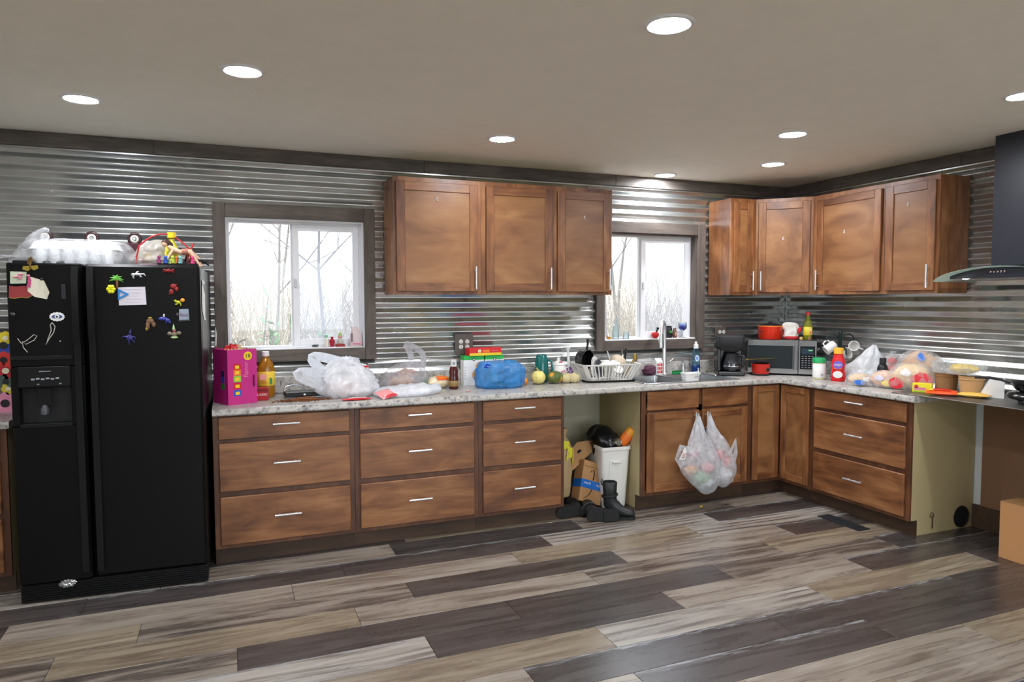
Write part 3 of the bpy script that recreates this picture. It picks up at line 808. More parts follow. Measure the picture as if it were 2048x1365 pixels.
# ------------------------------------------------------------------ worktop and sink
def stone():
    m_ = bpy.data.materials.new('speckled_laminate'); m_.use_nodes = True
    nt = m_.node_tree; N = nt.nodes; L = nt.links; b = N['Principled BSDF']
    tc = N.new('ShaderNodeTexCoord')
    n1 = N.new('ShaderNodeTexNoise'); n1.inputs['Scale'].default_value = 30; n1.inputs['Detail'].default_value = 7; n1.inputs['Roughness'].default_value = .7; L.new(tc.outputs['Object'], n1.inputs['Vector'])
    r1 = ramp(nt, [(.32, S(92, 88, 88)), (.42, S(154, 150, 145)), (.54, S(192, 188, 181)), (.76, S(172, 160, 144))]); L.new(n1.outputs['Fac'], r1.inputs['Fac'])
    n2 = N.new('ShaderNodeTexNoise'); n2.inputs['Scale'].default_value = 60; n2.inputs['Detail'].default_value = 3; L.new(tc.outputs['Object'], n2.inputs['Vector'])
    r2_ = ramp(nt, [(.32, (1, 1, 1, 1)), (.40, (0, 0, 0, 1))]); L.new(n2.outputs['Fac'], r2_.inputs['Fac'])
    n3 = N.new('ShaderNodeTexNoise'); n3.inputs['Scale'].default_value = 7; n3.inputs['Detail'].default_value = 2; L.new(tc.outputs['Object'], n3.inputs['Vector'])
    r3 = ramp(nt, [(.40, (0, 0, 0, 1)), (.6, (1, 1, 1, 1))]); L.new(n3.outputs['Fac'], r3.inputs['Fac'])
    mm = N.new('ShaderNodeMath'); mm.operation = 'MULTIPLY'; L.new(r2_.outputs[0], mm.inputs[0]); L.new(r3.outputs[0], mm.inputs[1])
    mx = N.new('ShaderNodeMix'); mx.data_type = 'RGBA'; L.new(mm.outputs[0], mx.inputs['Factor']); L.new(r1.outputs[0], mx.inputs['A']); mx.inputs['B'].default_value = S(70, 64, 62)
    L.new(mx.outputs['Result'], b.inputs['Base Color']); b.inputs['Roughness'].default_value = .32
    return m_
m_stone = stone()
CT = .914; CB = .8765; CF = -.648
def edge_prof():   # bullnose front edge, as (depth from front, z)
    return [(0.03, CB), (.004, CB), (0, CB + .006), (0, CT - .012), (.0035, CT - .0035), (.012, CT), (.03, CT)]
def slab_x(mb, x0, x1):
    p = edge_prof(); mb.loft([[(x0, CF + d, z) for d, z in p], [(x1, CF + d, z) for d, z in p]])
mb = MB()
XC = XR - .648
slab_x(mb, -.648, XC)
p = edge_prof(); mb.loft([[(XC + d, CF, z) for d, z in p], [(XC + d, -1.795, z) for d, z in p]])
yb = -.022
mb.box(-.648, CF + .03, CB, 2.262, yb, CT).box(3.078, CF + .03, CB, XC, yb, CT).box(XC, CF, CB, XR - .022, yb, CT).box(XC + .03, -1.795, CB, XR - .022, CF, CT)
mb.box(2.262, CF + .03, CB, 3.078, -.575, CT).box(2.262, -.045, CB, 3.078, yb, CT)
wt = tag(mb.build('worktop', m_stone, smooth=30), 'L-shaped speckled grey-white laminate worktop with bullnose edge', 'worktop')
MB().box(-.648, -.042, CT, XR - .042, -.0225, 1.02, .004).build('backsplash', m_stone, wt)
MB().box(XR - .042, -1.795, CT, XR - .0225, -.022, 1.02, .004).build('backsplash', m_stone, wt)
mb = MB(); p = edge_prof(); mb.loft([[(-2.45, CF + d, z) for d, z in p], [(-1.6, CF + d, z) for d, z in p]]).box(-2.45, CF + .03, CB, -1.6, yb, CT)
tag(mb.build('worktop', m_stone), 'short piece of worktop at the left edge beside the fridge', 'worktop')
mb = MB(); p = edge_prof(); mb.loft([[(XC + d, -2.68, z) for d, z in p], [(XC + d, -3.32, z) for d, z in p]]).box(XC + .03, -3.32, CB, XR - .022, -2.68, CT)
tag(mb.build('worktop', m_stone), 'worktop on the far side of the range gap', 'worktop')

m_ss = mat('stainless', (188, 190, 192), .25, 1.0)
sk_ = thing('sink', 'stainless double-bowl sink set in the worktop', 'sink', (2.67, -.31, CT))
rim = MB(); ow, od = .42, .279
rim.box(-ow, -od, .0005, ow, -od + .035, .007, .002).box(-ow, od - .085, .0005, ow, od, .007, .002).box(-ow, -od + .035, .0005, -ow + .03, od - .085, .007, .002).box(ow - .03, -od + .035, .0005, ow, od - .085, .007, .002).box(-.018, -od + .035, .0005, .018, od - .085, .007)
rim.build('rim', m_ss, sk_)
for a, b_ in ((-ow + .03, -.018), (.018, ow - .03)):
    y0, y1 = -od + .035, od - .085; t = .004
    bs = MB()
    n = 5
    rings = []
    for z, k in ((.004, 0), (-.03, .004), (-.15, .012), (-.165, .03)):
        rings.append([(x, y, z) for x, y in rrect(b_ - a - 2 * k, y1 - y0 - 2 * k, .04, n, (a + b_) / 2, (y0 + y1) / 2)])
    bs.loft(rings, caps=False); bs.add(rings[-1], [tuple(range(len(rings[-1])))])
    bs.lathe([(0, -.161), (.03, -.161), (.04, -.164)], 16, 0, Matrix.Translation(((a + b_) / 2, (y0 + y1) / 2, 0)))
    bs.build('bowl', m_ss, sk_, smooth=40)
fc = thing('faucet', 'tall chrome pull-down kitchen tap behind the sink', 'faucet', (2.745, -.075, CT + .007))
m_chr = mat('chrome', (214, 216, 220), .14, 1.0)
MB().lathe([(0, 0), (.03, 0), (.03, .006), (.024, .012), (.019, .03), (.019, .16), (.0165, .17), (.0165, .235)], 20).build('tap_body', m_steel, fc)
pts = [(0, 0, .23)] + [(-.060 + .060 * math.cos(a), (-.060 + .060 * math.cos(a)) * 1.1, .36 + .075 * math.sin(a)) for a in [PI * k / 10 for k in range(11)]] + [(-.122, -.134, .33)]
MB().tube(pts, .0155, 12).build('neck', m_steel, fc, smooth=60)
MB().tube([(-.122, -.134, .335), (-.124, -.137, .30), (-.128, -.143, .24), (-.130, -.146, .225)], [.0165, .019, .022, .0215], 14).build('spray_head', m_chr, fc, smooth=60)
MB().tube([(.016, 0, .09), (.05, -.005, .10), (.085, -.01, .13)], [.010, .007, .006], 8).build('lever', m_chr, fc, smooth=60)
sd = thing('soap_pump', 'small chrome soap pump beside the tap', 'soap dispenser', (2.93, -.075, CT + .007))
MB().lathe([(0, 0), (.02, 0), (.02, .005), (.012, .015), (.011, .05), (.007, .055), (.007, .10), (.0, .102)], 14).build('pump_stem', m_steel, sd)
MB().tube([(0, 0, .095), (-.02, -.02, .10), (-.05, -.05, .092)], [.008, .007, .005], 8).build('spout', m_steel, sd)

# ------------------------------------------------------------------ refrigerator
m_blk = mat('black_enamel', (9, 9, 10), .34, spec=.22, bump=.04, bscale=220)
m_blk2 = mat('black_plastic', (14, 14, 15), .42, spec=.3)
m_blk3 = mat('matt_black', (12, 12, 13), .65)
fg = thing('refrigerator', 'black side-by-side fridge freezer with ice dispenser', 'refrigerator', (-1.1000, -.4104, 0), math.radians(-2.5))
FW = .4325
MB().box(-FW, -.325, .02, FW, .37, 1.705, .008).build('body', m_blk, fg)
def rdoor(x0, x1, hole=None):
    mb = MB(); y0, y1 = -.40, -.333
    if hole is None: return mb.box(x0, y0, .102, x1, y1, 1.715, .014)
    a, b_, z0, z1 = hole
    mb.box(x0, y0, .102, x1, y1, z0, .006).box(x0, y0, z1, x1, y1, 1.715, .006).box(x0, y0, z0, a, y1, z1, .003).box(b_, y0, z0, x1, y1, z1, .003)
    return mb
fd = rdoor(-FW, -.112, (-.40, -.176, .905, 1.20)).build('freezer_door', m_blk, fg)
rd_ = rdoor(-.100, FW).build('fridge_door', m_blk, fg)
dp_ = MB().box(-.40, -.345, .905, -.176, -.338, 1.20)
dp_.build('dispenser_recess', m_blk3, fd)
MB().box(-.402, -.406, 1.098, -.174, -.345, 1.202, .004).build('control_panel', m_blk2, fd)
MB().box(-.402, -.402, .895, -.174, -.345, .915, .003).build('drip_shelf', m_blk2, fd)
MB().box(-.430, -.404, 1.235, -.160, -.4005, 1.255, .002).build('trim_strip', m_blk2, fd)
m_pr = mat('pale_print', (150, 155, 160), .5)
lk = MB()
for k in range(6): lk.box(-.345 + .021 * k, -.4075, 1.135 + .003 * (k % 2), -.330 + .021 * k, -.406, 1.143 + .003 * (k % 2))
for x in (-.32, -.225): lk.box(x, -.4075, 1.112, x + .010, -.406, 1.117)
lk.box(-.31, -.4075, 1.176, -.26, -.406, 1.180)
lk.build('button_print', m_pr, fd, smooth=0)
MB().prism([(-.33, -.37), (-.27, -.37), (-.285, -.345), (-.315, -.345)], 1.0, 1.09).build('ice_chute', m_blk2, fd)
MB().lathe([(0, 0), (.018, .002), (.02, .03), (.01, .05), (0, .052)], 14, 0, T(-.30, -.372, .955)).build('water_lever', mat('lever_grey', (70, 72, 76), .3), fd)
for x, p_ in ((-.137, fd), (-.070, rd_)):
    h = MB()
    h.loft([[(x - .019, -.401, z), (x - .015, -.401 - dd, z), (x + .015, -.401 - dd, z), (x + .019, -.401, z)] for z, dd in ((.14, .012), (.6, .016), (1.30, .022), (1.345, .032), (1.36, .040), (1.62, .040), (1.70, .026))])
    h.build('handle', m_blk2, p_, smooth=30)
gr = MB().box(-FW, -.385, .005, FW, -.33, .095, .004)
for k in range(7): gr.box(-FW + .005, -.392, .012 + .0118 * k, FW - .005, -.384, .018 + .0118 * k)
gr.build('kick_grille', m_blk2, fg, smooth=0)
MB().box(-FW + .01, -.34, 1.706, -.18, -.28, 1.73, .004).box(FW - .25, -.34, 1.706, FW - .01, -.28, 1.725, .004).build('hinge_cover', m_blk2, fg)
for x in (-.36, .36): MB().lathe([(0, 0), (.022, 0), (.022, .018), (.01, .022), (.01, .03)], 12, 0, T(x, .3, 0)).build('foot', m_blk3, fg)
# chalk-like scribble on the freezer door
sc_ = MB()
def curl(cx, cz, s, pts_): return [(cx + a * s, -.4008, cz + b * s) for a, b in pts_]
sc_.tube(curl(-.351, 1.324, .05, [(-.9, .4), (-.6, -.1), (-.1, .2), (.5, .75), (.75, .6), (.5, .2), (-.2, -.2), (-.5, .1), (-.45, -.5), (-.1, -1)]), .0018, 5)
sc_.tube(curl(-.262, 1.355, .05, [(.3, 1.3), (.55, .9), (.4, .3), (.0, -.3), (-.3, -.9), (-.1, -.3), (.2, .5), (.15, 1.1), (.3, 1.3)]), .0022, 5)
sc_.tube(curl(-.215, 1.325, .01, [(-.2, 0), (.2, .3)]), .003, 5)
sc_.build('chalk_scribble', mat('chalk', (190, 186, 176), .9), fd)

# ------------------------------------------------------------------ range hood, metal sheet over the range gap
hd = thing('range_hood', 'black chimney range hood with curved glass canopy', 'range hood', (XR - .024, -2.17, 1.62))
m_hood = mat('hood_black', (38, 42, 52), .32, spec=.5)
MB().box(-.285, -.15, .105, -.002, .15, ZC - 1.62 - .002, .003).build('chimney', m_hood, hd)
def arc(t): return .105 - .075 * (t / .45) ** 2
bd = MB(); N_ = 20; R_ = []
for k in range(N_ + 1):
    y = -.34 + .68 * k / N_; top = arc(y) - .012; bot = min(top - .004, .022 + .010)
    xf = -.44 + .06 * (y / .34) ** 2
    R_.append([(xf, y, bot), (xf, y, top), (-.004, y, top), (-.004, y, bot)])
bd.loft(R_); bd.build('hood_body', m_hood, hd)
gl = MB(); R_ = []
for k in range(25):
    y = -.45 + .90 * k / 24; z = arc(y); xf = -.485 + .10 * (y / .45) ** 4
    R_.append([(xf, y, z - .011), (xf, y, z - .005), (-.004, y, z - .005), (-.004, y, z - .011)])
gl.loft(R_); gl.build('glass_canopy', glass('hood_glass', (212, 222, 214), haze=.45), hd, smooth=40)
bt = MB()
for k in range(5): bt.lathe([(0, 0), (.006, 0), (.006, .003), (0, .004)], 10, 0, Matrix.Translation((-.4405, .045 - .02 * k, .066)) @ Matrix.Rotation(-PI / 2, 4, 'Y'))
bt.build('button', m_chr, hd)
for y in (.22, -.22): MB().lathe([(0, -.002), (.028, -.001), (.03, .003)], 16, 0, T(-.385, y, .030)).build('hood_lamp', mat('hood_led', (250, 250, 255), .5, emit=(230, 240, 255), es=6), hd)
mb = MB().box(-.405, -.30, .024, -.03, .30, .0318); mb.build('grease_filter', m_ss, hd)

ms = tag(MB().box(3.47, -2.78, .9155, 4.03, -1.60, .9215, .0015).build('metal_sheet', mat('dull_sheet_metal', (120, 116, 110), .42, .85, var=.12, vscale=5)), 'dull grey metal sheet bridging the counter end and the range gap', 'metal sheet')
tag(MB().box(4.030, -2.50, .16, 4.040, -1.83, .86, .002).build('leaning_cardboard', mat('old_cardboard_brown', (120, 88, 62), .8, var=.1), rot=None), 'brown cardboard panel standing against the wall in the range gap', 'cardboard')
struct(MB().box(4.045, -2.55, 0, 4.071, -1.765, .155, .002).build('baseboard_right', m_toe), 'dark wooden baseboard in the range gap')

# ------------------------------------------------------------------ small things: helpers
Z = CT + .0005
def lerp_ring(rs, t):
    f = t * (len(rs) - 1); i = min(int(f), len(rs) - 2); u = f - i
    p0, p1, p2, p3 = rs[max(i - 1, 0)], rs[i], rs[i + 1], rs[min(i + 2, len(rs) - 1)]
    return [.5 * ((2 * b) + (-a + c) * u + (2 * a - 5 * b + 4 * c - d) * u * u + (-a + 3 * b - 3 * c + d) * u ** 3) for a, b, c, d in zip(p0, p1, p2, p3)]
def sack(rs, seed=0, amp=.012, n=30, seg=40, fold=7, floor=None, caps=True, mb=None, freq=16):
    """soft bag through rings (cx, cy, z, rx, ry) with creases running down it"""
    R_ = []
    off = Vector((seed * 3.3, seed * 1.7, seed))
    for i in range(n + 1):
        cx, cy, z, rx, ry = lerp_ring(rs, i / n); ring = []
        for k in range(seg):
            a = 2 * PI * k / seg
            p = Vector((cx + rx * math.cos(a), cy + ry * math.sin(a), z))
            f = noise.noise(Vector((math.cos(a) * fold * .5, math.sin(a) * fold * .5, z * 5)) + off)
            c = noise.noise(p * freq + off); c = (1 - abs(c) * 2)
            d = (f * 1.2 + c * .7) * amp * min(1, (rx + ry) / .08)
            p += Vector((math.cos(a), math.sin(a), noise.noise(p * 20 + off) * .6)) * d
            if floor is not None and p.z < floor: p.z = floor + .0002 * k / seg
            ring.append(p)
        R_.append(ring)
    return (mb or MB()).loft(R_, caps=caps)
def ribbon(mb, pts, w_, wdir, th=.0015, mi=0):
    """flat strap along a path, e.g. a carrier-bag handle"""
    wd0 = Vector(wdir).normalized() if wdir else None; R_ = []
    for i, p in enumerate(pts):
        p = Vector(p); a = Vector(pts[max(i - 1, 0)]); b_ = Vector(pts[min(i + 1, len(pts) - 1)])
        t = (b_ - a).normalized(); wdir = wd0 or t.cross(Vector((.1, 1, .15))).normalized(); nn = t.cross(wdir).normalized() * th; ww = w_[i] if isinstance(w_, (list, tuple)) else w_
        R_.append([p - wdir * ww / 2 - nn, p + wdir * ww / 2 - nn, p + wdir * ww / 2 + nn, p - wdir * ww / 2 + nn])
    return mb.loft(R_, mi)
def arc_pts(p0, p1, up, n=10, bow=(0, 0, 0)):
    p0, p1, bow = Vector(p0), Vector(p1), Vector(bow)
    return [p0.lerp(p1, k / n) + Vector((0, 0, up * math.sin(PI * k / n))) + bow * math.sin(PI * k / n) for k in range(n + 1)]
def card(mb, x0, x1, z0, z1, y, mi=0, th=.0006, M=None): return mb.box(x0, y - th, z0, x1, y, z1, 0, mi, M)
def disc(mb, x, z, r, y, mi=0, seg=20, th=.0006, M=None, sx=1):
    m2 = Matrix.Translation((x, y, z)) @ Matrix.Rotation(PI / 2, 4, 'X')
    return mb.prism([(r * sx * math.cos(2 * PI * k / seg), r * math.sin(2 * PI * k / seg)) for k in range(seg)], 0, th, mi, m2 if M is None else M @ m2)
P_ = lambda n, c, **k: mat(n, c, **k)
white = P_('white_plastic', (225, 225, 222)); wht = P_('white_print', (236, 236, 234), rough=.6); red = P_('red_print', (205, 32, 38), rough=.35)
yel = P_('yellow_print', (238, 204, 40), rough=.4); grn = P_('green_print', (40, 160, 70), rough=.4); blu = P_('blue_print', (40, 84, 190), rough=.4)
org = P_('orange_print', (240, 120, 40), rough=.4); blk = P_('black_gloss', (18, 18, 20), rough=.2); blkm = P_('black_soft', (24, 24, 26), rough=.6)
brn = P_('brown_print', (120, 70, 40), rough=.6); pnk = P_('pink_print', (226, 130, 160), rough=.5); cream = P_('cream_print', (226, 204, 160), rough=.6)
kraft = P_('kraft_card', (178, 134, 88), rough=.8, var=.08, vscale=5)
f_white = film('white_carrier_film', (244, 246, 250), .88); f_clear = film('clear_film', (232, 234, 236), .32, .18); f_grey = film('smoky_film', (206, 204, 208), .5)
f_blue = film('blue_film', (64, 160, 232), .66)
gl_clear = film('clear_plastic', (228, 232, 232), .26, .15)

def bottle(name, label, cat, loc, prof, mt, cap=None, capm=None, band=None, rotz=0, sx=1, sy=1, group=None):
    t = thing(name, label, cat, loc, rotz, group)
    MB().lathe(prof, 24, 0, None, sx, sy).build('body', mt, t, smooth=50)
    if cap: MB().lathe(cap, 20).build('cap', capm, t, smooth=40)
    if band:
        z0, z1, r, bm = band
        MB().lathe([(r - .001, z0), (r, z0 + .001), (r, z1 - .001), (r - .001, z1)], 24, 0, None, sx, sy).build('paper_label', bm, t, smooth=50)
    return t

# ------------------------------------------------------------------ left counter, from the fridge rightwards
t = thing('snack_box', 'tall magenta snack multipack box beside the fridge', 'box', (-.520, -.376, Z), math.radians(25))
mg = P_('magenta_card', (196, 38, 128), rough=.45); mgd = P_('magenta_inside', (150, 30, 96), rough=.7)
b = MB(); w_, d_, h_ = .09, .095, .325
for (x0, y0, x1, y1) in ((-w_, -d_, w_, -d_ + .003), (-w_, d_ - .003, w_, d_), (-w_, -d_ + .003, -w_ + .003, d_ - .003), (w_ - .003, -d_ + .003, w_, d_ - .003)): b.box(x0, y0, 0, x1, y1, h_)
b.box(-w_ + .003, -d_ + .003, 0, w_ - .003, d_ - .003, .003); b.build('carton', mg, t, smooth=0)
b = MB(); tz = []
for k in range(19): tz.append((-w_ + .18 * k / 18, .012 * (k % 2)))
b.add([(x, -d_ + .001, h_ + z - .002) for x, z in tz] + [(x, -d_ + .003, h_ - .004) for x, z in tz], [(k, k + 1, 20 + k - 0, 19 + k) for k in range(18)]); b.build('torn_edge', P_('torn_card', (214, 190, 150), rough=.8), t, smooth=0)
b = MB(); yy = -d_ - .0001
for k, (m0, z0) in enumerate(((0, .05), (1, .092), (2, .134), (3, .172), (1, .205))):
    card(b, -.055, -.01, z0, z0 + .036, yy, m0); card(b, -.045, -.02, z0 + .008, z0 + .026, yy - .0006, 4)
b.build('printed_packets', [blu, red, P_('lime_print', (150, 200, 60)), org, yel], t, smooth=0)
b = MB()
for k, (m0, z0) in enumerate(((0, .09), (1, .13), (2, .165))): b.box(-w_ - .0008, -.05, z0, -w_, -.01, z0 + .034, 0, m0)
b.build('side_print', [grn, blu, P_('navy_print', (40, 40, 110))], t, smooth=0)
b = MB(); disc(b, .035, .285, .026, yy, 0); b.build('count_badge', yel, t, smooth=0)
lettering('18', .034, blk, t, (.035, yy - .001, .285)); lettering('flavor', .042, pnk, t, (.022, yy - .0008, .205), (PI / 2, -PI / 2, 0))
b = MB().tube([(.068, yy - .001, .10), (.068, yy - .001, .17)], .010, 8, flat=.1); b.build('hand_hole', P_('hole_shadow_card', (60, 12, 40), rough=.9), t)
for i, (x, y, zz, r, m0, lb) in enumerate(((-.03, -.02, .27, .05, red, 'crumpled red snack bag poking out of the magenta box'), (.03, .03, .26, .045, P_('tan_foil', (206, 170, 120), rough=.3), 'tan foil snack bag inside the magenta box'))):
    v_ = Matrix.Rotation(math.radians(25), 4, 'Z') @ Vector((x, y, 0))
    o = blob((0, 0, 0), (r, r * .8, .075), 3 + i, .25, 3, 20, 12, ridge=.2).build('snack_bag', m0, loc=(-.520 + v_.x, -.376 + v_.y, Z + zz)); tag(o, lb, 'snack bag')

amber = P_('amber_oil', (206, 140, 30), rough=.08, trans=.55)
t = bottle('oil_bottle', 'amber cooking-oil bottle with yellow label beside the magenta box', 'bottle', (-.335, -.19, Z),
    [(0, 0), (.046, 0), (.052, .01), (.052, .06), (.048, .09), (.052, .12), (.052, .185), (.044, .215), (.022, .245), (.018, .255), (.018, .268), (0, .268)], amber,
    [(0, .292), (.021, .290), (.022, .262), (.019, .260)], white, (.075, .165, .0532, P_('oil_label', (240, 206, 60), rough=.5)), sx=1.0, sy=.8)
b = MB(); card(b, -.040, .0, .115, .15, -.0435, 0); card(b, .018, .034, .085, .125, -.0405, 1); b.build('label_print', [P_('label_pink', (236, 160, 150)), P_('label_green', (60, 140, 70))], t, smooth=0)
lettering('OIL', .022, red, t, (-.012, -.0446, .098))
t = thing('tea_box', 'small red box lettered CLASSIC between the magenta box and the oil', 'box', (-.375, -.325, Z), math.radians(-8))
MB().box(-.035, -.025, 0, .045, .025, .078, .0015).build('carton', P_('dark_red_card', (176, 28, 36), rough=.5), t)
lettering('CLASSIC', .021, wht, t, (.006, -.0262, .036)); MB().box(-.033, -.0262, .055, .043, -.0252, .072).build('label_print', P_('dark_band', (120, 16, 24)), t, smooth=0)

t = thing('black_tin', 'flat black lidded tin with chrome clasp and wire handle', 'tin', (-.12, -.30, Z), math.radians(2))
MB().box(-.115, -.055, .012, .115, .055, .038, .003).build('tin_body', blkm, t)
MB().box(-.112, -.05, 0, .112, .052, .012, .002).box(-.11, -.05, .038, .11, .052, .042, .001).build('tin_lid', P_('grey_tin', (150, 150, 150), metal=1, rough=.35), t)
MB().lathe([(0, 0), (.008, 0), (.008, .004), (0, .006)], 12, 0, T(0, -.055, .022, PI / 2)).build('clasp', m_chr, t)
MB().tube([(-.11, .045, .04)] + arc_pts((-.105, .05, .065), (.0, .05, .065), .012, 6) + [(.005, .045, .04)], .005, 8).build('wire_handle', m_chr, t, smooth=60)
t = thing('steel_tongs', 'chrome tongs lying behind the black tin', 'tongs', (-.02, -.175, Z), math.radians(12))
MB().tube([(-.06, 0, .006), (0, 0, .02), (.05, .005, .03), (.09, .01, .012)], .006, 8).build('arm', m_chr, t, smooth=60)
MB().tube([(-.06, .012, .006), (0, .016, .016), (.05, .012, .026), (.09, .01, .012)], .005, 8).build('arm', m_chr, t, smooth=60)
rd = random.Random(5); b = MB()
for k in range(1100):
    a = rd.uniform(0, 2 * PI); q = rd.gauss(0, .42); x = q * .16 + rd.gauss(0, .02); y = rd.gauss(0, .024)
    hgt = max(0, .014 * (1 - (abs(x) / .12)) * (1 - min(1, abs(y) / .04))); s_ = rd.uniform(.0015, .004)
    b.box(x - s_, y - s_, max(0, hgt - s_), x + s_, y + s_, hgt + s_, 0, 0, None)
blob((0, 0, 0), (.10, .036, .018), 4, .3, 3, 24, 10, 0.0, mb=b)
tag(b.build('coffee_grounds', P_('coffee_brown', (112, 66, 34), rough=.95, var=.3, vscale=60), loc=(-.13, -.44, Z), smooth=0), 'spilt brown coffee grounds in front of the black tin', 'crumbs', kind='stuff')

def carrier(label, loc, rs, seed, mt, handles, amp=.016, name='carrier_bag', floor=.0005, extra=None):
    t = thing(name, label, 'plastic bag', loc)
    sack(rs, seed, amp, floor=floor).build('bag_film', mt, t, smooth=70)
    for hp, w0 in handles:
        ribbon(MB(), hp, w0, None, .002).build('bag_handle', mt, t, smooth=60)
    return t
t = carrier('large crumpled white carrier bag under the left window', (.155, -.33, Z),
    [(0, 0, .0, .13, .11), (0, 0, .03, .18, .14), (0, 0, .09, .185, .14), (-.02, .01, .14, .175, .12), (-.03, .01, .185, .12, .09), (-.01, .01, .225, .07, .06), (.0, .01, .25, .03, .03)], 2, f_white,
    [(arc_pts((-.12, -.01, .13), (-.04, 0, .22), .05, 10, (-.14, 0, .03)), .06), (arc_pts((-.15, -.06, .07), (-.12, -.04, .15), .03, 10, (-.18, -.02, .02)), .065)], .034)
o = blob((0, 0, 0), (.10, .06, .05), 11, .18, 2, 24, 14, -.8).build('food_tray', P_('peach_food', (226, 170, 140), rough=.6), loc=(.13, -.38, Z + .06)); tag(o, 'pale peach food pack showing through the large white bag', 'food pack')
t = thing('tin_can', 'white-labelled tin can behind the large white bag', 'can', (.275, -.105, Z))
MB().lathe([(0, 0), (.055, 0), (.055, .18), (.052, .184), (.050, .178), (0, .178)], 28).build('can_body', m_ss, t, smooth=40)
MB().lathe([(.0553, .006), (.0558, .007), (.0558, .174), (.0553, .175)], 28).build('paper_label', wht, t, smooth=40)
b = MB(); b.lathe([(.0561, .160), (.0563, .161), (.0563, .172), (.0561, .173)], 28); b.build('label_stripe', red, t)
lettering('OATS', .02, brn, t, (.02, -.0555, .13), (PI / 2, 0, .3))

t = carrier('smoky clear carrier bag with raised handles against the wall', (.555, -.185, Z),
    [(0, 0, .0, .13, .09), (0, 0, .03, .155, .115), (.01, 0, .09, .150, .11), (.02, .01, .13, .13, .08), (.035, .02, .165, .10, .04), (.055, .02, .19, .06, .02)], 5, f_grey,
    [(arc_pts((.03, .0, .15), (.02, .01, .30), .0, 8, (.03, 0, 0)) + [Vector((.03, .01, .318)), Vector((.045, .0, .312))] + arc_pts((.055, .0, .30), (.12, -.02, .12), .0, 8, (.045, 0, .03)), .04)], .02)
for i, (x, y, zz, r, lb) in enumerate(((.53, -.20, .055, (.09, .06, .045), 'tan bread roll at the bottom of the smoky bag'), (.58, -.17, .115, (.07, .045, .03), 'browner bread roll on top inside the smoky bag'))):
    tag(blob((0, 0, 0), r, 21 + i, .12, 2, 24, 14).build('bread_roll', P_('bread_%d' % i, ((206, 166, 130), (196, 140, 104))[i], rough=.7, var=.1), loc=(x, y, Z + zz)), lb, 'bread roll')
t = carrier('flat white carrier bag spread at the counter edge', (.51, -.475, Z),
    [(-.01, 0, 0, .17, .075), (0, 0, .02, .205, .095), (.01, 0, .045, .19, .085), (.02, 0, .062, .12, .06), (.02, 0, .070, .05, .03)], 8, f_white,
    [(arc_pts((.14, -.02, .04), (.20, .02, .02), .02, 8, (.03, 0, 0)), .04)], .02)
def packet(label, loc, rotz, w_, d_, h_, m0, seed=1, tilt=(0, 0), prints=(), name='snack_packet', cat='packet'):
    """pillow packet with crimped ends"""
    t = thing(name, label, cat, loc, rot=(tilt[0], tilt[1], rotz)); n = 14; top = []; R_ = []
    for i in range(n + 1):
        u = -1 + 2 * i / n; k = max(0, 1 - abs(u) ** 3); ring = []
        for j in range(16):
            a = 2 * PI * j / 16; hh = h_ * (.06 + .94 * k); yy_ = d_ * (1 - .06 * k)
            ring.append((u * w_ + .004 * noise.noise(Vector((u * 3, j, seed))), yy_ * math.cos(a), h_ * .5 + hh * .5 * math.sin(a) * (1 + .35 * noise.noise(Vector((u * 4, math.cos(a) * 3, seed + math.sin(a)))))))
        R_.append(ring)
    MB().loft(R_).build('wrapper', m0, t, smooth=50)
    for (x0, x1, y0, y1, pm) in prints:
        b = MB(); N2 = 6; g_ = []
        for i in range(N2 + 1):
            x = x0 + (x1 - x0) * i / N2
            for j in range(N2 + 1):
                y = y0 + (y1 - y0) * j / N2; u = x / w_; k = max(0, 1 - abs(u) ** 3)
                g_.append((x, y, h_ * .5 + h_ * .5 * (.06 + .94 * k) * math.sqrt(max(0, 1 - (y / d_) ** 2)) * 1.04 + .002))
        b.add(g_, [(i * (N2 + 1) + j, (i + 1) * (N2 + 1) + j, (i + 1) * (N2 + 1) + j + 1, i * (N2 + 1) + j + 1) for i in range(N2) for j in range(N2)])
        b.build('printed_patch', pm, t, smooth=60)
    return t
foil_red = P_('red_foil', (212, 42, 50), rough=.28); foil_or = P_('orange_foil', (240, 92, 36), rough=.28); foil_y = P_('yellow_foil', (240, 214, 60), rough=.3)
packet('thin red and clear wrapper in front of the large white bag', (.17, -.555, Z), .05, .09, .03, .014, foil_red, 2, prints=((-.05, .06, -.02, .015, P_('clear_pink', (240, 200, 200), rough=.2)),), name='wrapper')
packet('red-edged clear packet leaning on the flat white bag', (.355, -.545, Z + .012), .55, .065, .045, .035, P_('red_clear', (226, 150, 150), rough=.2), 4, (.45, -.1), ((-.055, .055, -.044, -.03, foil_red),), name='wrapper')
packet('orange snack packet lying behind the flat white bag', (.585, -.335, Z), -.1, .06, .03, .035, foil_or, 6)
tag(blob((0, 0, 0), (.03, .028, .035), 9, .2, 2, 18, 12, -.85, ridge=.2).build('green_pouch', P_('emerald_foil', (24, 130, 84), rough=.35), loc=(.715, -.195, Z + .031)), 'small emerald green twist of foil beside the smoky bag', 'pouch')
packet('yellow and orange tortilla packet lying left of the sauce bottle', (.805, -.185, Z), .1, .095, .06, .085, P_('pale_wrap', (232, 214, 176), rough=.25), 7, prints=((-.03, .05, -.055, -.01, foil_or), (-.02, .07, -.05, .02, foil_y)))
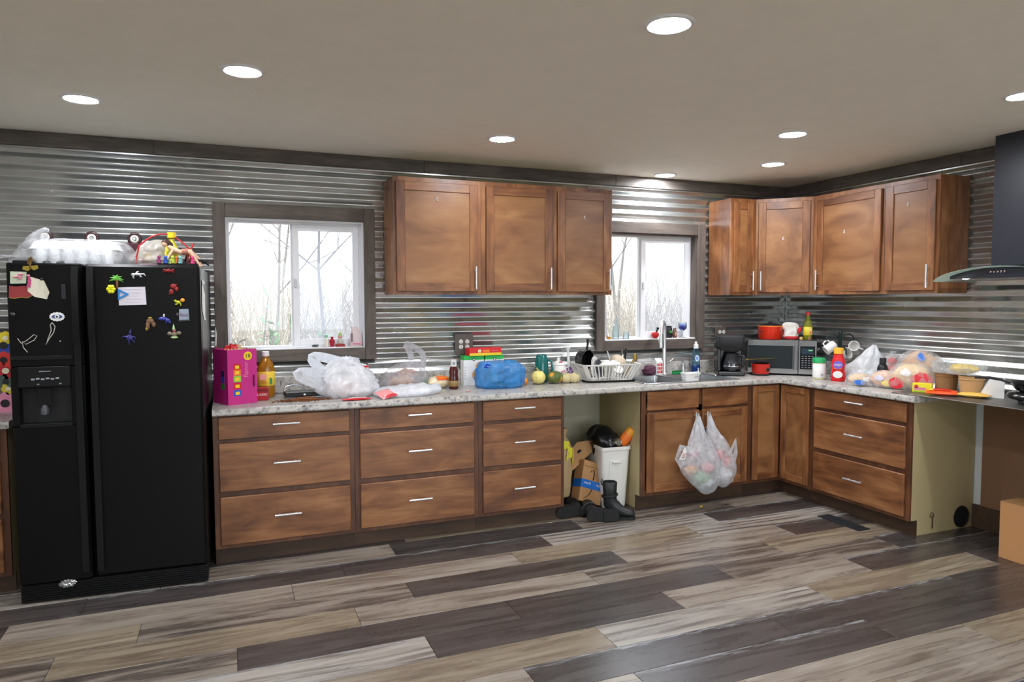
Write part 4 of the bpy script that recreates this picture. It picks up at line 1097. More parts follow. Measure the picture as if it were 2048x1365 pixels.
t = bottle('sauce_bottle', 'dark red sauce bottle with white cap', 'bottle', (.885, -.275, Z), [(0, 0), (.030, 0), (.034, .006), (.034, .075), (.029, .10), (.033, .125), (.024, .155), (.0135, .165), (.0135, .175), (0, .175)], P_('barbecue_sauce', (74, 18, 14), rough=.12), [(0, .205), (.0205, .204), (.021, .150), (.0135, .149)], white, (.02, .06, .0346, P_('sauce_label', (150, 120, 70), rough=.5)))
b = MB(); disc(b, -.005, .18, .012, -.0215, 0, sx=.8); b.build('cap_seal', P_('grey_print', (150, 150, 155)), t, smooth=0)

def coffee_box(label, loc, w_, seed):
    t = thing('coffee_box', label, 'box', loc, 0, 'coffee boxes')
    MB().box(-w_, -.037, 0, w_, .037, .183, .001).build('carton', wht, t)
    MB().box(-w_, -.0371, .183, w_, .0371, .214, .001).build('carton_top', P_('bright_green', (42, 178, 72), rough=.5), t)
    b = MB()
    for x, z, r in ((.03, .075, .046), (.062, .135, .034)):
        if x + r > w_: x = w_ - r
        disc(b, x, z, r, -.0372, 0); disc(b, x, z, r * .78, -.038, 1); disc(b, x - .004, z, r * .45, -.0387, 2)
    b.build('printed_cups', [P_('print_cup', (214, 178, 140)), P_('print_crema', (190, 140, 92)), P_('print_coffee', (150, 96, 56))], t, smooth=0)
    b = MB(); disc(b, .0, .186, .011, -.0375, 0); disc(b, .0, .186, .006, -.0382, 1); b.build('logo_badge', [blkm, wht], t, smooth=0)
    b = MB()
    for k in range(5): b.box(-w_ + .008, -.0378, .045 + .02 * k, -w_ + .012, -.037, .055 + .02 * k)
    b.build('side_text', P_('grey_print', (150, 150, 155)), t, smooth=0)
    return t
coffee_box('white coffee-pod box with green top beside the outlet', (1.085, -.088, Z), .078, 1)
coffee_box('white coffee-pod box with green top, right one of two', (1.245, -.086, Z), .072, 2)
t = thing('cookie_box', 'red and yellow cookie box lying on the coffee boxes', 'box', (1.17, -.09, Z + .2145), math.radians(3))
MB().box(-.125, -.045, 0, .125, .045, .055, .0015).build('carton', P_('cookie_red', (214, 36, 40), rough=.4), t)
b = MB(); b.box(-.1255, -.0456, .0, .1255, -.0448, .018, 0, 0); card(b, -.06, -.035, .022, .044, -.0452, 1); card(b, -.02, .03, .022, .042, -.0452, 2); b.build('printed_band', [yel, cream, org], t, smooth=0)
lettering('cookies', .016, pnk, t, (.07, -.046, .034))
t = thing('blue_bag', 'bright blue plastic bag in front of the coffee boxes', 'plastic bag', (1.215, -.315, Z))
sack([(0, 0, 0, .135, .075), (0, 0, .02, .165, .098), (0, 0, .08, .172, .10), (0, .005, .14, .165, .095), (-.01, .01, .178, .12, .075), (-.02, .01, .188, .05, .03)], 12, .022, floor=.0005).build('bag_film', f_blue, t, smooth=70)
b = MB(); b.tube([(-.10, -.06, .165), (-.125, -.08, .172), (-.145, -.085, .155), (-.12, -.09, .15)], [.008, .014, .012, .004], 10, flat=.5); b.build('bag_knot', P_('deep_blue', (20, 60, 190), rough=.3), t)
for i, (x, y, r, c) in enumerate(((1.16, -.30, .045, (150, 175, 170)), (1.25, -.32, .05, (120, 110, 120)), (1.30, -.30, .04, (90, 120, 170)))):
    tag(blob((0, 0, 0), (r * 1.3, r, r), 31 + i, .15, 2, 20, 12, -.9).build('grocery_pack', P_('grocery_%d' % i, c, rough=.5), loc=(x, y, Z + r * 1.3)), ('pale green grocery pack inside the blue bag', 'grey-violet grocery pack in the middle of the blue bag', 'blue-grey grocery pack at the right inside the blue bag')[i], 'grocery pack')

t = thing('tangerine', 'small orange tangerine right of the blue bag', 'tangerine', (1.425, -.245, Z))
MB().ell((0, 0, .027), (.03, .03, .027), 18, 12).build('fruit', P_('tangerine_skin', (236, 140, 30), rough=.45, bump=.2, bscale=300), t, smooth=80)
MB().lathe([(0, .0545), (.005, .054), (.006, .0525)], 8).build('stem', grn, t)
def squash(label, loc, r, m0, seed, lobes, flat=.9, stem=True, rz=0, stretch=1):
    t = thing('squash', label, 'squash', loc, rz, 'squashes on the counter')
    def fn(p):
        a = math.atan2(p.y, p.x); k = 1 + .06 * math.cos(lobes * a) * (1 - abs(p.z)); d = 1 - .25 * max(0, abs(p.z) - .75) * 4 * .3
        return Vector((p.x * k * stretch, p.y * k, p.z * d))
    MB().ell((0, 0, r * flat), (r, r, r * flat), 40, 18, 0, None, fn).build('fruit', m0, t, smooth=80)
    if stem: MB().tube([(0, 0, r * flat * 1.8), (-.004, 0, r * flat * 2.05), (-.014, 0, r * flat * 2.3)], [.010, .007, .0085], 8).build('stem', P_('squash_stem', (170, 160, 90), rough=.8), t)
    return t
squash('pale yellow ribbed squash with curved stem', (1.535, -.255, Z), .052, P_('pale_squash', (232, 218, 130), rough=.5, var=.06), 1, 9, 1.0)
m_gs = bpy.data.materials.new('green_orange_squash'); m_gs.use_nodes = True
nt = m_gs.node_tree; tc = nt.nodes.new('ShaderNodeTexCoord'); no = nt.nodes.new('ShaderNodeTexNoise'); no.inputs['Scale'].default_value = 16; no.inputs['Detail'].default_value = 1
r = ramp(nt, [(.44, S(84, 98, 44)), (.54, S(120, 124, 58)), (.6, S(220, 150, 40))]); nt.links.new(tc.outputs['Object'], no.inputs[0]); nt.links.new(no.outputs['Fac'], r.inputs[0]); nt.links.new(r.outputs[0], nt.nodes['Principled BSDF'].inputs['Base Color'])
squash('green acorn squash with orange patches', (1.665, -.265, Z), .054, m_gs, 2, 10, .88, False, .4, 1.2)
t = thing('potato_net', 'net bag of pale potatoes beside the dish rack', 'net bag', (1.80, -.265, Z))
for i, (x, y, rr) in enumerate(((-.045, .005, .036), (.02, -.005, .038), (-.01, .045, .035), (.045, .04, .033))):
    blob((x, y, rr * .92), (rr * 1.2, rr, rr), 41 + i, .08, 2, 18, 12, -.9).build('potato', P_('potato_skin', (206, 190, 140), rough=.7, var=.1, vscale=30), t, smooth=80)
nb = MB()
for k in range(12):
    a = 2 * PI * k / 12; pts = [(.088 * math.cos(a + q * .3) * s_, .07 * math.sin(a + q * .3) * s_ + .02, z) for q, s_, z in ((0, 1, .004), (1, 1.0, .035), (2, .8, .072), (3, .45, .092))]
    nb.tube(pts, .0012, 4)
nb.build('net', P_('net_white', (216, 214, 200), rough=.5), t)
t = thing('teal_mug', 'tall teal ceramic mug upside down', 'mug', (1.625, -.115, Z))
MB().lathe([(.048, 0), (.055, .006), (.054, .08), (.049, .16), (.040, .198), (.034, .206), (0, .206)], 28).build('mug_body', P_('teal_glaze', (28, 104, 100), rough=.15), t, smooth=50)
MB().tube([(.048, -.02, .165), (.066, -.034, .155), (.072, -.038, .10), (.065, -.032, .05), (.052, -.022, .04)], .008, 10).build('handle', P_('teal_glaze', ()), t, smooth=60)
t = thing('sugar_pot', 'white china pot with painted roses and lid', 'pot', (1.772, -.105, Z))
china = P_('white_china', (232, 230, 226), rough=.15)
MB().lathe([(0, 0), (.035, 0), (.04, .006), (.058, .04), (.064, .07), (.058, .10), (.05, .118), (.053, .124), (.047, .12)], 30).build('pot_body', china, t, smooth=50)
ld_ = MB().lathe([(.054, .124), (.045, .140), (.02, .152), (.010, .157), (.013, .168), (.008, .176), (0, .177)], 26).build('lid', china, t, smooth=50)
for s_ in (-1, 1): MB().tube([(s_ * .060, 0, .095), (s_ * .082, 0, .10), (s_ * .086, 0, .075), (s_ * .064, 0, .06)], .005, 8).build('handle', china, t, smooth=60)
b = MB()
for x, z, r in ((0, .07, .012), (-.018, .062, .008), (.018, .078, .008)): b.ell((x, -.062, z), (r, .003, r), 10, 8)
b.build('painted_rose', P_('rose_pink', (206, 90, 120), rough=.3), t); MB().ell((0, -.04, .146), (.016, .006, .007), 10, 8).build('painted_rose', P_('rose_pink', ()), ld_)
t = thing('dish_wand', 'white dish wand with purple soap standing by the rack', 'dish brush', (1.872, -.075, Z))
MB().lathe([(0, 0), (.028, 0), (.032, .01), (.032, .06), (.024, .085), (.014, .10)], 18).build('handle_bottle', P_('purple_soap', (150, 90, 180), rough=.15), t, smooth=50)
MB().tube([(0, 0, .095), (.0, 0, .15), (-.006, 0, .24)], [.014, .011, .009], 10).build('stem', white, t, smooth=60)
MB().box(-.022, -.014, .236, .010, .014, .254, .004).build('brush_head', white, t)

# ------------------------------------------------------------------ dish rack and dishes
RX, RY, RR = 2.105, -.225, math.radians(-6)
RM = Matrix.Translation((RX, RY, Z)) @ Matrix.Rotation(RR, 4, 'Z')
t = thing('drain_tray', 'black drip tray under the dish rack', 'tray', (RX, RY, Z), RR)
b = MB(); b.loft([[(x, y, z) for x, y in rrect(w0, d0, .03)] for w0, d0, z in ((.37, .27, 0), (.40, .30, .016), (.392, .292, .016), (.365, .265, .005))]); b.build('tray_body', blkm, t)
t = thing('dish_rack', 'white slotted plastic dish rack full of dishes', 'dish rack', (RX, RY, Z + .006), RR)
wp = P_('rack_white', (222, 220, 214), rough=.4)
MB().loft([[(x, y, z) for x, y in rrect(w0, d0, .03)] for w0, d0, z in ((.34, .24, 0), (.345, .245, .004))]).build('rack_floor', wp, t)
rr_ = [(x, y) for x, y in rrect(.46, .33, .045, 6)]
R_ = [[(x * s1, y * s2, z) for x, y in rr_] for s1, s2, z in ((1.0, 1.0, .128), (1.035, 1.05, .132), (1.035, 1.05, .126), (1.0, 1.0, .118))]
MB().loft(R_ + [R_[0]], caps=False).build('rim', wp, t, smooth=40)
def rack_slat(u0, v0, u1, v1, w_):
    a, b_ = Vector((u0, v0, .004)), Vector((u1, v1, .12)); dirv = Vector((1, 0, 0)) if w_ == 'x' else Vector((0, 1, 0))
    o = MB(); ribbon(o, [a, a.lerp(b_, .5), b_], .0085, dirv, .0018); o.build('slat', wp, t, smooth=0)
for k in range(15):
    x = -.155 + .31 * k / 14
    for s_ in (-1, 1): rack_slat(x, s_ * .118, x * 1.38, s_ * .165, 'x')
for k in range(9):
    y = -.10 + .2 * k / 8
    for s_ in (-1, 1): rack_slat(s_ * .168, y, s_ * .230, y * 1.42, 'y')
for c0, c1 in (((-.166, -.116), (-.226, -.158)), ((.166, -.116), (.226, -.158)), ((-.166, .116), (-.226, .158)), ((.166, .116), (.226, .158))):
    o = MB(); ribbon(o, [(c0[0], c0[1], .004), (c1[0], c1[1], .12)], .03, (1, -1 if c0[0] * c0[1] > 0 else 1, 0), .0018); o.build('corner_post', wp, t, smooth=0)
def in_rack(x, y, z, rx=0, ry=0, rz=0): return (RM @ Matrix.Translation((x, y, z + .012)), (rx, ry, rz))
def dish(name, label, cat, prof, m0, x, y, z, rx, ry, rz, extra=None, seg=30):
    p = RM @ Vector((x, y, z)); t = thing(name, label, cat, p, rot=(rx, ry, rz), group='dishes in the rack')
    MB().lathe(prof, seg).build(extra or 'dish_body', m0, t, smooth=50)
    return t
plate = lambda r: [(0, .004), (r * .62, .004), (r * .7, .008), (r, .018), (r, .021), (r * .7, .012), (r * .6, .008), (0, .008)]
bowl = lambda r: [(0, 0), (r * .45, 0), (r * .5, .004), (r * .85, r * .35), (r, r * .62), (r * .97, r * .63), (r * .8, r * .36), (r * .4, .012), (0, .01)]
dish('plate', 'white plate standing upright in the dish rack', 'plate', plate(.085), china, -.115, -.06, .105, 0, math.radians(78), math.radians(-50))
dish('plate', 'dark blue-grey plate behind the white plate in the rack', 'plate', plate(.070), P_('slate_glaze', (48, 56, 70), rough=.2), -.075, -.04, .095, 0, math.radians(74), math.radians(-50))
dish('bowl', 'white bowl tipped over in the middle of the rack', 'bowl', bowl(.07), china, .0, -.04, .145, math.radians(160), .2, 0)
dish('bowl', 'beige shallow bowl leaning at the right of the rack', 'bowl', bowl(.068), P_('beige_glaze', (214, 196, 170), rough=.3), .095, .0, .115, math.radians(-35), math.radians(60), 0)
dish('plate', 'small white saucer lying low in the rack', 'plate', plate(.06), china, .05, -.075, .10, math.radians(50), 0, .3)
dish('cup', 'small white cup lying in the rack', 'cup', [(0, 0), (.03, 0), (.036, .06), (.038, .065), (.034, .063), (.028, .006), (0, .006)], china, .02, .05, .05, math.radians(80), 0, .6)
t = dish('saucepan', 'black non-stick pan propped at the back of the dish rack', 'pan', [(0, 0), (.06, 0), (.068, .01), (.076, .075), (.079, .077), (.073, .075), (.064, .012), (0, .008)], blk, -.165, .10, .165, math.radians(96), 0, math.radians(24), 'pan_body')
MB().tube([(.0, .076, .06), (0, .12, .065), (0, .16, .06)], [.010, .009, .011], 10).build('handle', blkm, t, smooth=60)
def utensil(label, p0, p1, r, m0, name='utensil', head=None, hm=None, cat='utensil'):
    a, b_ = RM @ Vector(p0), RM @ Vector(p1); t = thing(name, label, cat, a, 0, 'utensils in the rack'); d = b_ - a
    MB().tube([(0, 0, 0), d * .5, d], [r * .7, r, r], 8, flat=.6).build('handle', m0, t, smooth=60)
    if head: MB().ell(d * 1.12, (head, head * .5, head * 1.5), 12, 8).build('head', hm or m0, t, smooth=70)
utensil('wooden spoon leaning out behind the black pan', (-.05, .12, .04), (-.10, .135, .185), .006, P_('spoon_wood', (206, 170, 120), rough=.6), 'wooden_spoon', .016)
utensil('white twisted straw whisk standing in the rack', (.12, .09, .03), (.065, .10, .215), .006, white)
utensil('black-handled knife standing upright in the rack', (.17, .05, .03), (.205, .055, .235), .013, blkm, 'knife')
utensil('grey-handled knife beside the black knife in the rack', (.155, .075, .03), (.185, .09, .225), .012, P_('grey_handle', (96, 92, 92), rough=.5), 'knife')
utensil('gold-coloured fork leaning right out of the rack', (.18, .02, .03), (.245, .0, .165), .007, P_('brassy', (170, 140, 60), metal=.8, rough=.3), 'fork', .014)
utensil('gold-coloured spoon leaning right out of the rack', (.175, -.01, .03), (.235, -.03, .15), .006, P_('brassy', ()), 'spoon', .013)
utensil('steel fork lying across the right of the rack', (.08, -.06, .12), (.17, .05, .165), .005, m_steel, 'fork', .011)

# ------------------------------------------------------------------ around the sink
tag(blob((0, 0, 0), (.062, .035, .038), 51, .25, 3, 28, 16, -.9, ridge=.25).build('scouring_pad', P_('purple_mesh', (92, 52, 72), rough=.8, bump=.8, bscale=160, var=.3, vscale=60), loc=(2.60, -.085, CT + .043)), 'dark purple mesh scourer behind the sink', 'scourer')
t = thing('paper_carton', 'white gable carton printed with red blocks beside the tap', 'carton', (2.675, -.085, CT + .0075), math.radians(10))
b = MB().box(-.034, -.026, 0, .034, .026, .105, .001); b.add([(-.034, -.026, .105), (.034, -.026, .105), (.034, .026, .105), (-.034, .026, .105), (-.034, -.001, .135), (.034, -.001, .135), (.034, .001, .135), (-.034, .001, .135)], [(0, 1, 5, 4), (2, 3, 7, 6), (4, 5, 6, 7), (1, 2, 6, 5), (3, 0, 4, 7)])
b.build('carton_body', wht, t, smooth=0)
b = MB()
for i in range(3):
    for j in range(3): card(b, -.028 + .020 * i, -.012 + .020 * i, .012 + .029 * j, .035 + .029 * j, -.0262, (i + j) % 2)
b.build('printed_block', [red, P_('brick_orange', (214, 92, 60))], t, smooth=0)
t = thing('sponge', 'green sponge at the back of the sink', 'sponge', (2.845, -.11, CT + .0075), .3)
MB().box(-.045, -.02, 0, .045, .02, .022, .005).build('foam', P_('sponge_green', (30, 150, 80), rough=.9, bump=.6, bscale=200), t); MB().box(-.044, -.019, .0222, .044, .019, .029, .003).build('scouring_layer', P_('sponge_dark', (20, 100, 56), rough=.95, bump=.8, bscale=260), t)
t = bottle('dish_soap', 'clear dish-soap bottle with blue liquid and white cap', 'bottle', (3.035, -.105, CT + .0075), [(0, 0), (.038, 0), (.042, .008), (.040, .06), (.036, .11), (.038, .14), (.03, .18), (.018, .20), (.016, .215), (0, .215)], glass('soap_clear', (196, 226, 240), haze=.25), [(0, .262), (.010, .261), (.011, .242), (.020, .236), (.021, .205), (.016, .204)], white, None, 0, 1, .62)
MB().lathe([(0, .003), (.036, .003), (.039, .010), (.0385, .05), (.038, .066), (0, .066)], 24, 0, None, 1, .6).build('blue_liquid', P_('soap_blue', (20, 70, 150), rough=.1), t, smooth=50)
b = MB(); disc(b, -.006, .125, .026, -.026, 0, sx=.75); disc(b, -.006, .125, .017, -.0268, 1, sx=.75); b.build('oval_label', [P_('soap_label', (226, 236, 246)), P_('soap_label_blue', (120, 160, 214))], t, smooth=0)
t = thing('white_tub', 'white plastic tub on the front rim of the sink', 'tub', (2.665, -.535, CT + .0075), .05)
b = MB(); b.loft([[(x, y, z) for x, y in rrect(w0, d0, .02)] for w0, d0, z in ((.12, .07, 0), (.135, .085, .05), (.142, .092, .052), (.142, .092, .058), (.13, .08, .058), (.112, .06, .006))]); b.build('tub_body', white, t)
lettering('DIAL', .022, P_('grey_print', ()), t, (.03, -.0425, .03), (PI / 2 + .12, 0, 0))
t = thing('sink_strainer', 'steel sink strainer on the sink divider', 'strainer', (2.99, -.20, CT + .0075))
MB().lathe([(0, .004), (.03, .002), (.034, .0), (.04, .012), (.043, .018), (.036, .02), (.02, .024), (.008, .03), (.006, .045), (.010, .05), (0, .053)], 22).build('strainer_body', m_steel, t, smooth=50)
t = thing('dish_cloth_water', 'wet steel scrubbing pad in the right sink rim', 'scrubber', (3.0, -.40, CT + .0075)); 
MB().tube([(.02 * math.cos(a * 2.3) * (1 - a / 40), .014 * math.sin(a * 3.1), .008 + .004 * math.sin(a)) for a in [k * .4 for k in range(60)]], .0022, 5).build('steel_wool', m_ss, t)

# outlets
def outlet(label, x, z, w_, h_, cols, m0):
    t = thing('wall_outlet', label, 'outlet', (x, -.0235, z))
    MB().box(-w_, -.006, -h_, w_, 0, h_, .0025).build('cover_plate', m0, t)
    for cx in cols:
        for cz in (.019, -.019):
            b = MB(); disc(b, cx, cz, .0155, -.0062, 0, 18, .003); o = b.build('socket', wht, t, smooth=0)
            b = MB()
            for sx in (-.0055, .0055): b.box(cx + sx - .001, -.0098, cz - .001, cx + sx + .001, -.0092, cz + .008)
            disc(b, cx, cz - .0075, .0025, -.0093, 0, 8, .0005); b.build('slot', blkm, o, smooth=0)
outlet('double brown outlet plate with four white sockets on corrugated wall', 1.043, 1.208, .070, .077, (-.024, .024), P_('plate_brown', (98, 88, 80), rough=.5))
outlet('brown outlet plate with white sockets behind the coffee maker', 3.345, 1.235, .058, .06, (-.01, .03), P_('plate_brown', ()))

# ------------------------------------------------------------------ coffee maker, crock pot, microwave
t = thing('coffee_maker', 'black drip coffee maker with glass carafe', 'coffee maker', (3.245, -.265, Z), math.radians(-30))
MB().box(-.105, -.13, 0, .105, .12, .035, .008).build('base', blk, t)
MB().box(-.105, .01, .035, .105, .12, .30, .010).box(-.105, -.06, .035, -.075, .02, .22, .006).build('water_tank', blk, t)
b = MB(); b.loft([[(x, y - .025, z) for x, y in rrect(w0, d0, .03)] for w0, d0, z in ((.16, .15, .205), (.205, .19, .235), (.21, .20, .315), (.20, .19, .325))]); b.build('brew_head', blkm, t)
MB().lathe([(.04, .232), (.07, .228), (.062, .20), (.045, .19), (0, .188)], 22, 0, T(.01, -.05, 0)).build('filter_basket', blkm, t, smooth=50)
cf = thing('carafe_root', '', '') if False else None
c_ = MB().lathe([(0, .037), (.055, .037), (.066, .05), (.070, .085), (.062, .13), (.048, .160), (.046, .172), (.044, .172), (.046, .158), (.060, .128), (.068, .085), (.064, .052), (.053, .040), (0, .040)], 28, 0, T(.01, -.055, 0)).build('carafe', P_('carafe_smoke', (60, 62, 66), rough=.04, spec=1.0, metal=.6), t, smooth=50)
MB().lathe([(0, .0405), (.062, .0415), (.0665, .06), (.067, .084), (0, .084)], 26, 0, T(.01, -.055, 0)).build('coffee', P_('black_coffee', (14, 8, 5), rough=.1), c_, smooth=50)
MB().lathe([(.072, .074), (.0725, .075), (.0725, .082), (.072, .083)], 28, 0, T(.01, -.055, 0)).build('metal_band', m_ss, c_)
MB().lathe([(.048, .168), (.05, .18), (.03, .186), (0, .187)], 24, 0, T(.01, -.055, 0)).build('carafe_lid', blkm, c_, smooth=50)
MB().tube([(.06, -.085, .165), (.095, -.11, .16), (.10, -.115, .10), (.085, -.10, .07)], [.012, .013, .012, .010], 10).build('carafe_handle', blkm, c_, smooth=60)
t = thing('small_crock_pot', 'small red crock pot in front of the microwave', 'slow cooker', (3.455, -.395, Z), .2)
crk = P_('crock_red', (206, 38, 24), rough=.2)
MB().lathe([(0, .0), (.06, 0), (.062, .012), (.066, .016), (.074, .09), (.076, .094), (.072, .094), (.064, .02), (0, .02)], 28).build('crock_body', crk, t, smooth=45)
MB().lathe([(0, .0), (.063, .0), (.065, .014), (.0665, .03), (.06, .031)], 28).build('base_ring', blkm, t, smooth=45)
MB().lathe([(.074, .095), (.06, .106), (.03, .113), (.012, .115), (.012, .125), (0, .127)], 24).build('lid', glass('lid_glass', (200, 204, 204), haze=.1), t, smooth=50)
b = MB().box(-.018, -.073, .035, .018, -.066, .062, .003); b.build('control_plate', blkm, t)
tag(MB().tube([(-.10, 0, .0), (-.02, 0, .004), (.12, 0, .008)], [.006, .0045, .004], 8, flat=.5).ell((-.125, 0, -.001), (.028, .016, .005), 12, 6).build('gold_spoon', P_('brassy', ()), loc=(3.47, -.40, Z + .1285), rot=math.radians(-20)), 'gold-coloured spoon resting across the small crock pot', 'spoon')
t = thing('microwave', 'steel and black microwave set across the corner', 'microwave', (3.735, -.335, Z), -PI / 4)
mw, mh = .262, .285
MB().box(-mw, -.175, .012, mw, .185, mh, .004).build('case', P_('microwave_case', (52, 54, 56), rough=.35), t)
for x in (-.22, .22):
    for y in (-.14, .14): MB().lathe([(0, 0), (.014, 0), (.012, .0125), (0, .0125)], 10, 0, T(x, y, 0)).build('foot', blkm, t)
d0 = MB().box(-mw, -.192, .014, .125, -.176, mh - .002, .003).build('microwave_door', m_ss, t)
MB().box(-mw + .006, -.1945, .055, .085, -.1925, mh - .045, .0008).build('window_glass', P_('smoked_glass', (40, 46, 48), rough=.12), d0)
MB().box(.093, -.218, .045, .121, -.205, mh - .04, .004).box(.10, -.205, .06, .114, -.192, .075).box(.10, -.205, mh - .065, .114, -.192, mh - .05).build('handle', m_ss, d0)
p0_ = MB().box(.128, -.192, .014, mw, -.176, mh - .002, .003).build('control_panel', m_ss, t)
MB().box(.140, -.1945, .055, mw - .012, -.1925, mh - .045, .0008).build('keypad', P_('keypad_black', (20, 24, 28), rough=.2), p0_)
MB().box(.150, -.1955, mh - .11, mw - .022, -.1946, mh - .062).build('display', P_('display_blue_grey', (46, 60, 72), rough=.1), p0_, smooth=0)
b = MB()
for i in range(4):
    for j in range(6): b.box(.152 + .024 * i, -.1953, .068 + .018 * j, .166 + .024 * i, -.1946, .073 + .018 * j)
b.build('key_print', P_('grey_print', ()), p0_, smooth=0)
lettering('12:00', .014, P_('lcd_green', (120, 230, 140), rough=.4, emit=(120, 230, 140), es=1), p0_, (.215, -.1957, mh - .078))
MZ = Z + mh + .0005
t = thing('red_cooker', 'red enamel cooker with dark lid on the microwave', 'slow cooker', (3.635, -.30, MZ), .1)
MB().lathe([(0, 0), (.088, 0), (.094, .008), (.096, .10), (.098, .105), (.09, .105), (0, .10)], 32).build('cooker_body', P_('cooker_red', (220, 50, 24), rough=.18), t, smooth=45)
MB().lathe([(.0985, .104), (.0995, .108), (.0985, .114), (.09, .114)], 32).build('rim_band', org, t, smooth=45)
MB().lathe([(.092, .114), (.07, .126), (.02, .134), (.014, .136), (.016, .146), (0, .148)], 28).build('lid', blkm, t, smooth=50)
for s_ in (-1, 1): MB().box(s_ * .094 - .012, -.022, .062, s_ * .094 + .012, .022, .08, .004).build('side_handle', P_('crimson_handle', (150, 30, 24), rough=.4), t)
b = MB(); disc(b, .03, .05, .022, -.0925, 0, 16, .004); b.build('dial', P_('crimson_handle', ()), t)
t = thing('oven_mitt', 'white and red oven mitt slumped beside the red cooker', 'oven mitt', (3.765, -.395, MZ), -.6)
sack([(0, 0, 0, .045, .03), (0, 0, .03, .055, .035), (.005, 0, .065, .05, .03), (.0, 0, .10, .062, .025), (-.005, 0, .13, .05, .02), (-.01, 0, .142, .02, .01)], 61, .008, floor=.0003).build('mitt_hand', P_('mitt_white', (226, 222, 214), rough=.9), t, smooth=70)
MB().tube([(.035, 0, .05), (.065, -.005, .075), (.078, -.008, .10)], [.018, .020, .010], 12).build('thumb', P_('mitt_red', (196, 44, 48), rough=.9), t, smooth=70)
sack([(0, 0, .0005, .048, .034), (0, 0, .012, .060, .040), (0, 0, .026, .056, .036)], 63, .004, n=8, floor=.0003).build('cuff', P_('mitt_red', ()), t, smooth=70)
for i, (x, y, c, lb) in enumerate(((3.80, -.475, (220, 180, 110), 'tan bottle cork on the microwave edge'), (3.845, -.515, (150, 110, 70), 'brown walnut on the microwave edge'))):
    tag(MB().lathe([(0, 0), (.012, 0), (.014, .01), (.011, .022), (0, .024)], 14).build(('cork', 'walnut')[i], P_('bit_%d' % i, c, rough=.8), loc=(x, y, MZ)), lb, ('cork', 'nut')[i])
t = bottle('vinegar_bottle', 'yellow-green oil bottle with red cap on the microwave', 'bottle', (3.868, -.475, MZ), [(0, 0), (.032, 0), (.035, .006), (.035, .12), (.026, .155), (.015, .175), (.014, .20), (0, .20)], P_('green_oil', (150, 156, 40), rough=.08, trans=.4), [(0, .226), (.017, .225), (.018, .20), (.014, .199)], red, (.035, .105, .0356, P_('oil_yellow_label', (226, 206, 60))))
b = MB(); card(b, .002, .028, .045, .095, -.0285, 0); card(b, .008, .026, .05, .07, -.0295, 1); b.build('label_print', [P_('pale_label', (226, 200, 196)), red], t, smooth=0); t.rotation_euler = (0, 0, -.8)

# ------------------------------------------------------------------ right-hand counter
t = bottle('cheese_shaker', 'grated-cheese shaker with green lid right of the microwave', 'shaker', (3.665, -.80, Z), [(0, 0), (.043, 0), (.046, .005), (.046, .125), (.043, .13), (0, .13)], P_('cheese_cream', (226, 214, 170), rough=.5), [(0, .166), (.044, .165), (.048, .160), (.048, .128), (.045, .127)], P_('lid_green', (20, 160, 90), rough=.4), (.012, .12, .0466, grn), -.9)
b = MB()
b.lathe([(.0470, .014), (.0474, .015), (.0474, .117), (.0470, .118)], 28); b.build('label_wrap', wht, t)
b = MB(); b.box(.018, -.049, .03, .034, -.0475, .046); b.build('label_block', P_('grey_print', ()), t, smooth=0)
t = thing('creamer_bottle', 'red coffee-creamer bottle with yellow cap', 'bottle', (3.695, -.955, Z), math.radians(-52))
MB().lathe([(0, 0), (.048, 0), (.052, .006), (.050, .05), (.043, .09), (.048, .135), (.040, .17), (.032, .195), (.031, .205), (0, .205)], 28, 0, None, 1, .8).build('body', P_('creamer_red', (222, 24, 32), rough=.25), t, smooth=50)
MB().lathe([(0, .252), (.031, .251), (.034, .246), (.034, .208), (.031, .206)], 22).build('cap', P_('cap_yellow', (244, 176, 40), rough=.35), t, smooth=40)
b = MB(); disc(b, 0, .125, .030, -.0385, 0, sx=1.15, th=.002); b.build('logo_oval', P_('logo_violet', (120, 96, 190)), t, smooth=0)
lettering('delight', .022, wht, t, (0, -.0415, .126), sx=.9)
b = MB(); disc(b, 0, .052, .026, -.0425, 0, sx=1.3, th=.002); disc(b, .014, .062, .012, -.0446, 0); b.build('printed_cup', wht, t, smooth=0)
b = MB(); card(b, -.028, .028, .094, .106, -.0375, 0, .002); b.build('printed_band', org, t, smooth=0)
t = thing('mug_tree', 'dark green metal mug tree holding white mugs', 'mug tree', (3.915, -.765, Z), -.6)
gm = P_('dark_green_metal', (28, 44, 40), rough=.35, metal=.4)
MB().lathe([(0, 0), (.07, 0), (.072, .008), (.02, .016), (.016, .03), (.014, .34), (.018, .35), (.010, .37), (0, .378)], 20).build('post', gm, t, smooth=45)
for k, (a, z) in enumerate(((0.2, .30), (PI + .1, .30), (1.7, .20), (4.9, .20))):
    c_, s_ = math.cos(a), math.sin(a)
    MB().tube([(0, 0, z), (c_ * .04, s_ * .04, z + .035), (c_ * .075, s_ * .075, z + .04), (c_ * .10, s_ * .10, z + .02), (c_ * .105, s_ * .105, z - .015)], .006, 8).build('arm', gm, t, smooth=60)
def mug(label, loc, rot):
    m_ = thing('mug', label, 'mug', loc, rot=rot, group='white mugs on the mug tree')
    MB().lathe([(0, 0), (.032, 0), (.036, .006), (.038, .085), (.039, .088), (.035, .087), (.032, .01), (0, .008)], 26).build('mug_body', china, m_, smooth=50)
    MB().tube([(.036, 0, .068), (.055, 0, .07), (.062, 0, .045), (.054, 0, .022), (.036, 0, .02)], .0055, 8).build('handle', china, m_, smooth=60)
mug('white mug hanging tilted on the left arm of the mug tree', (3.875, -.748, Z + .262), (math.radians(14), math.radians(-128), math.radians(-40)))
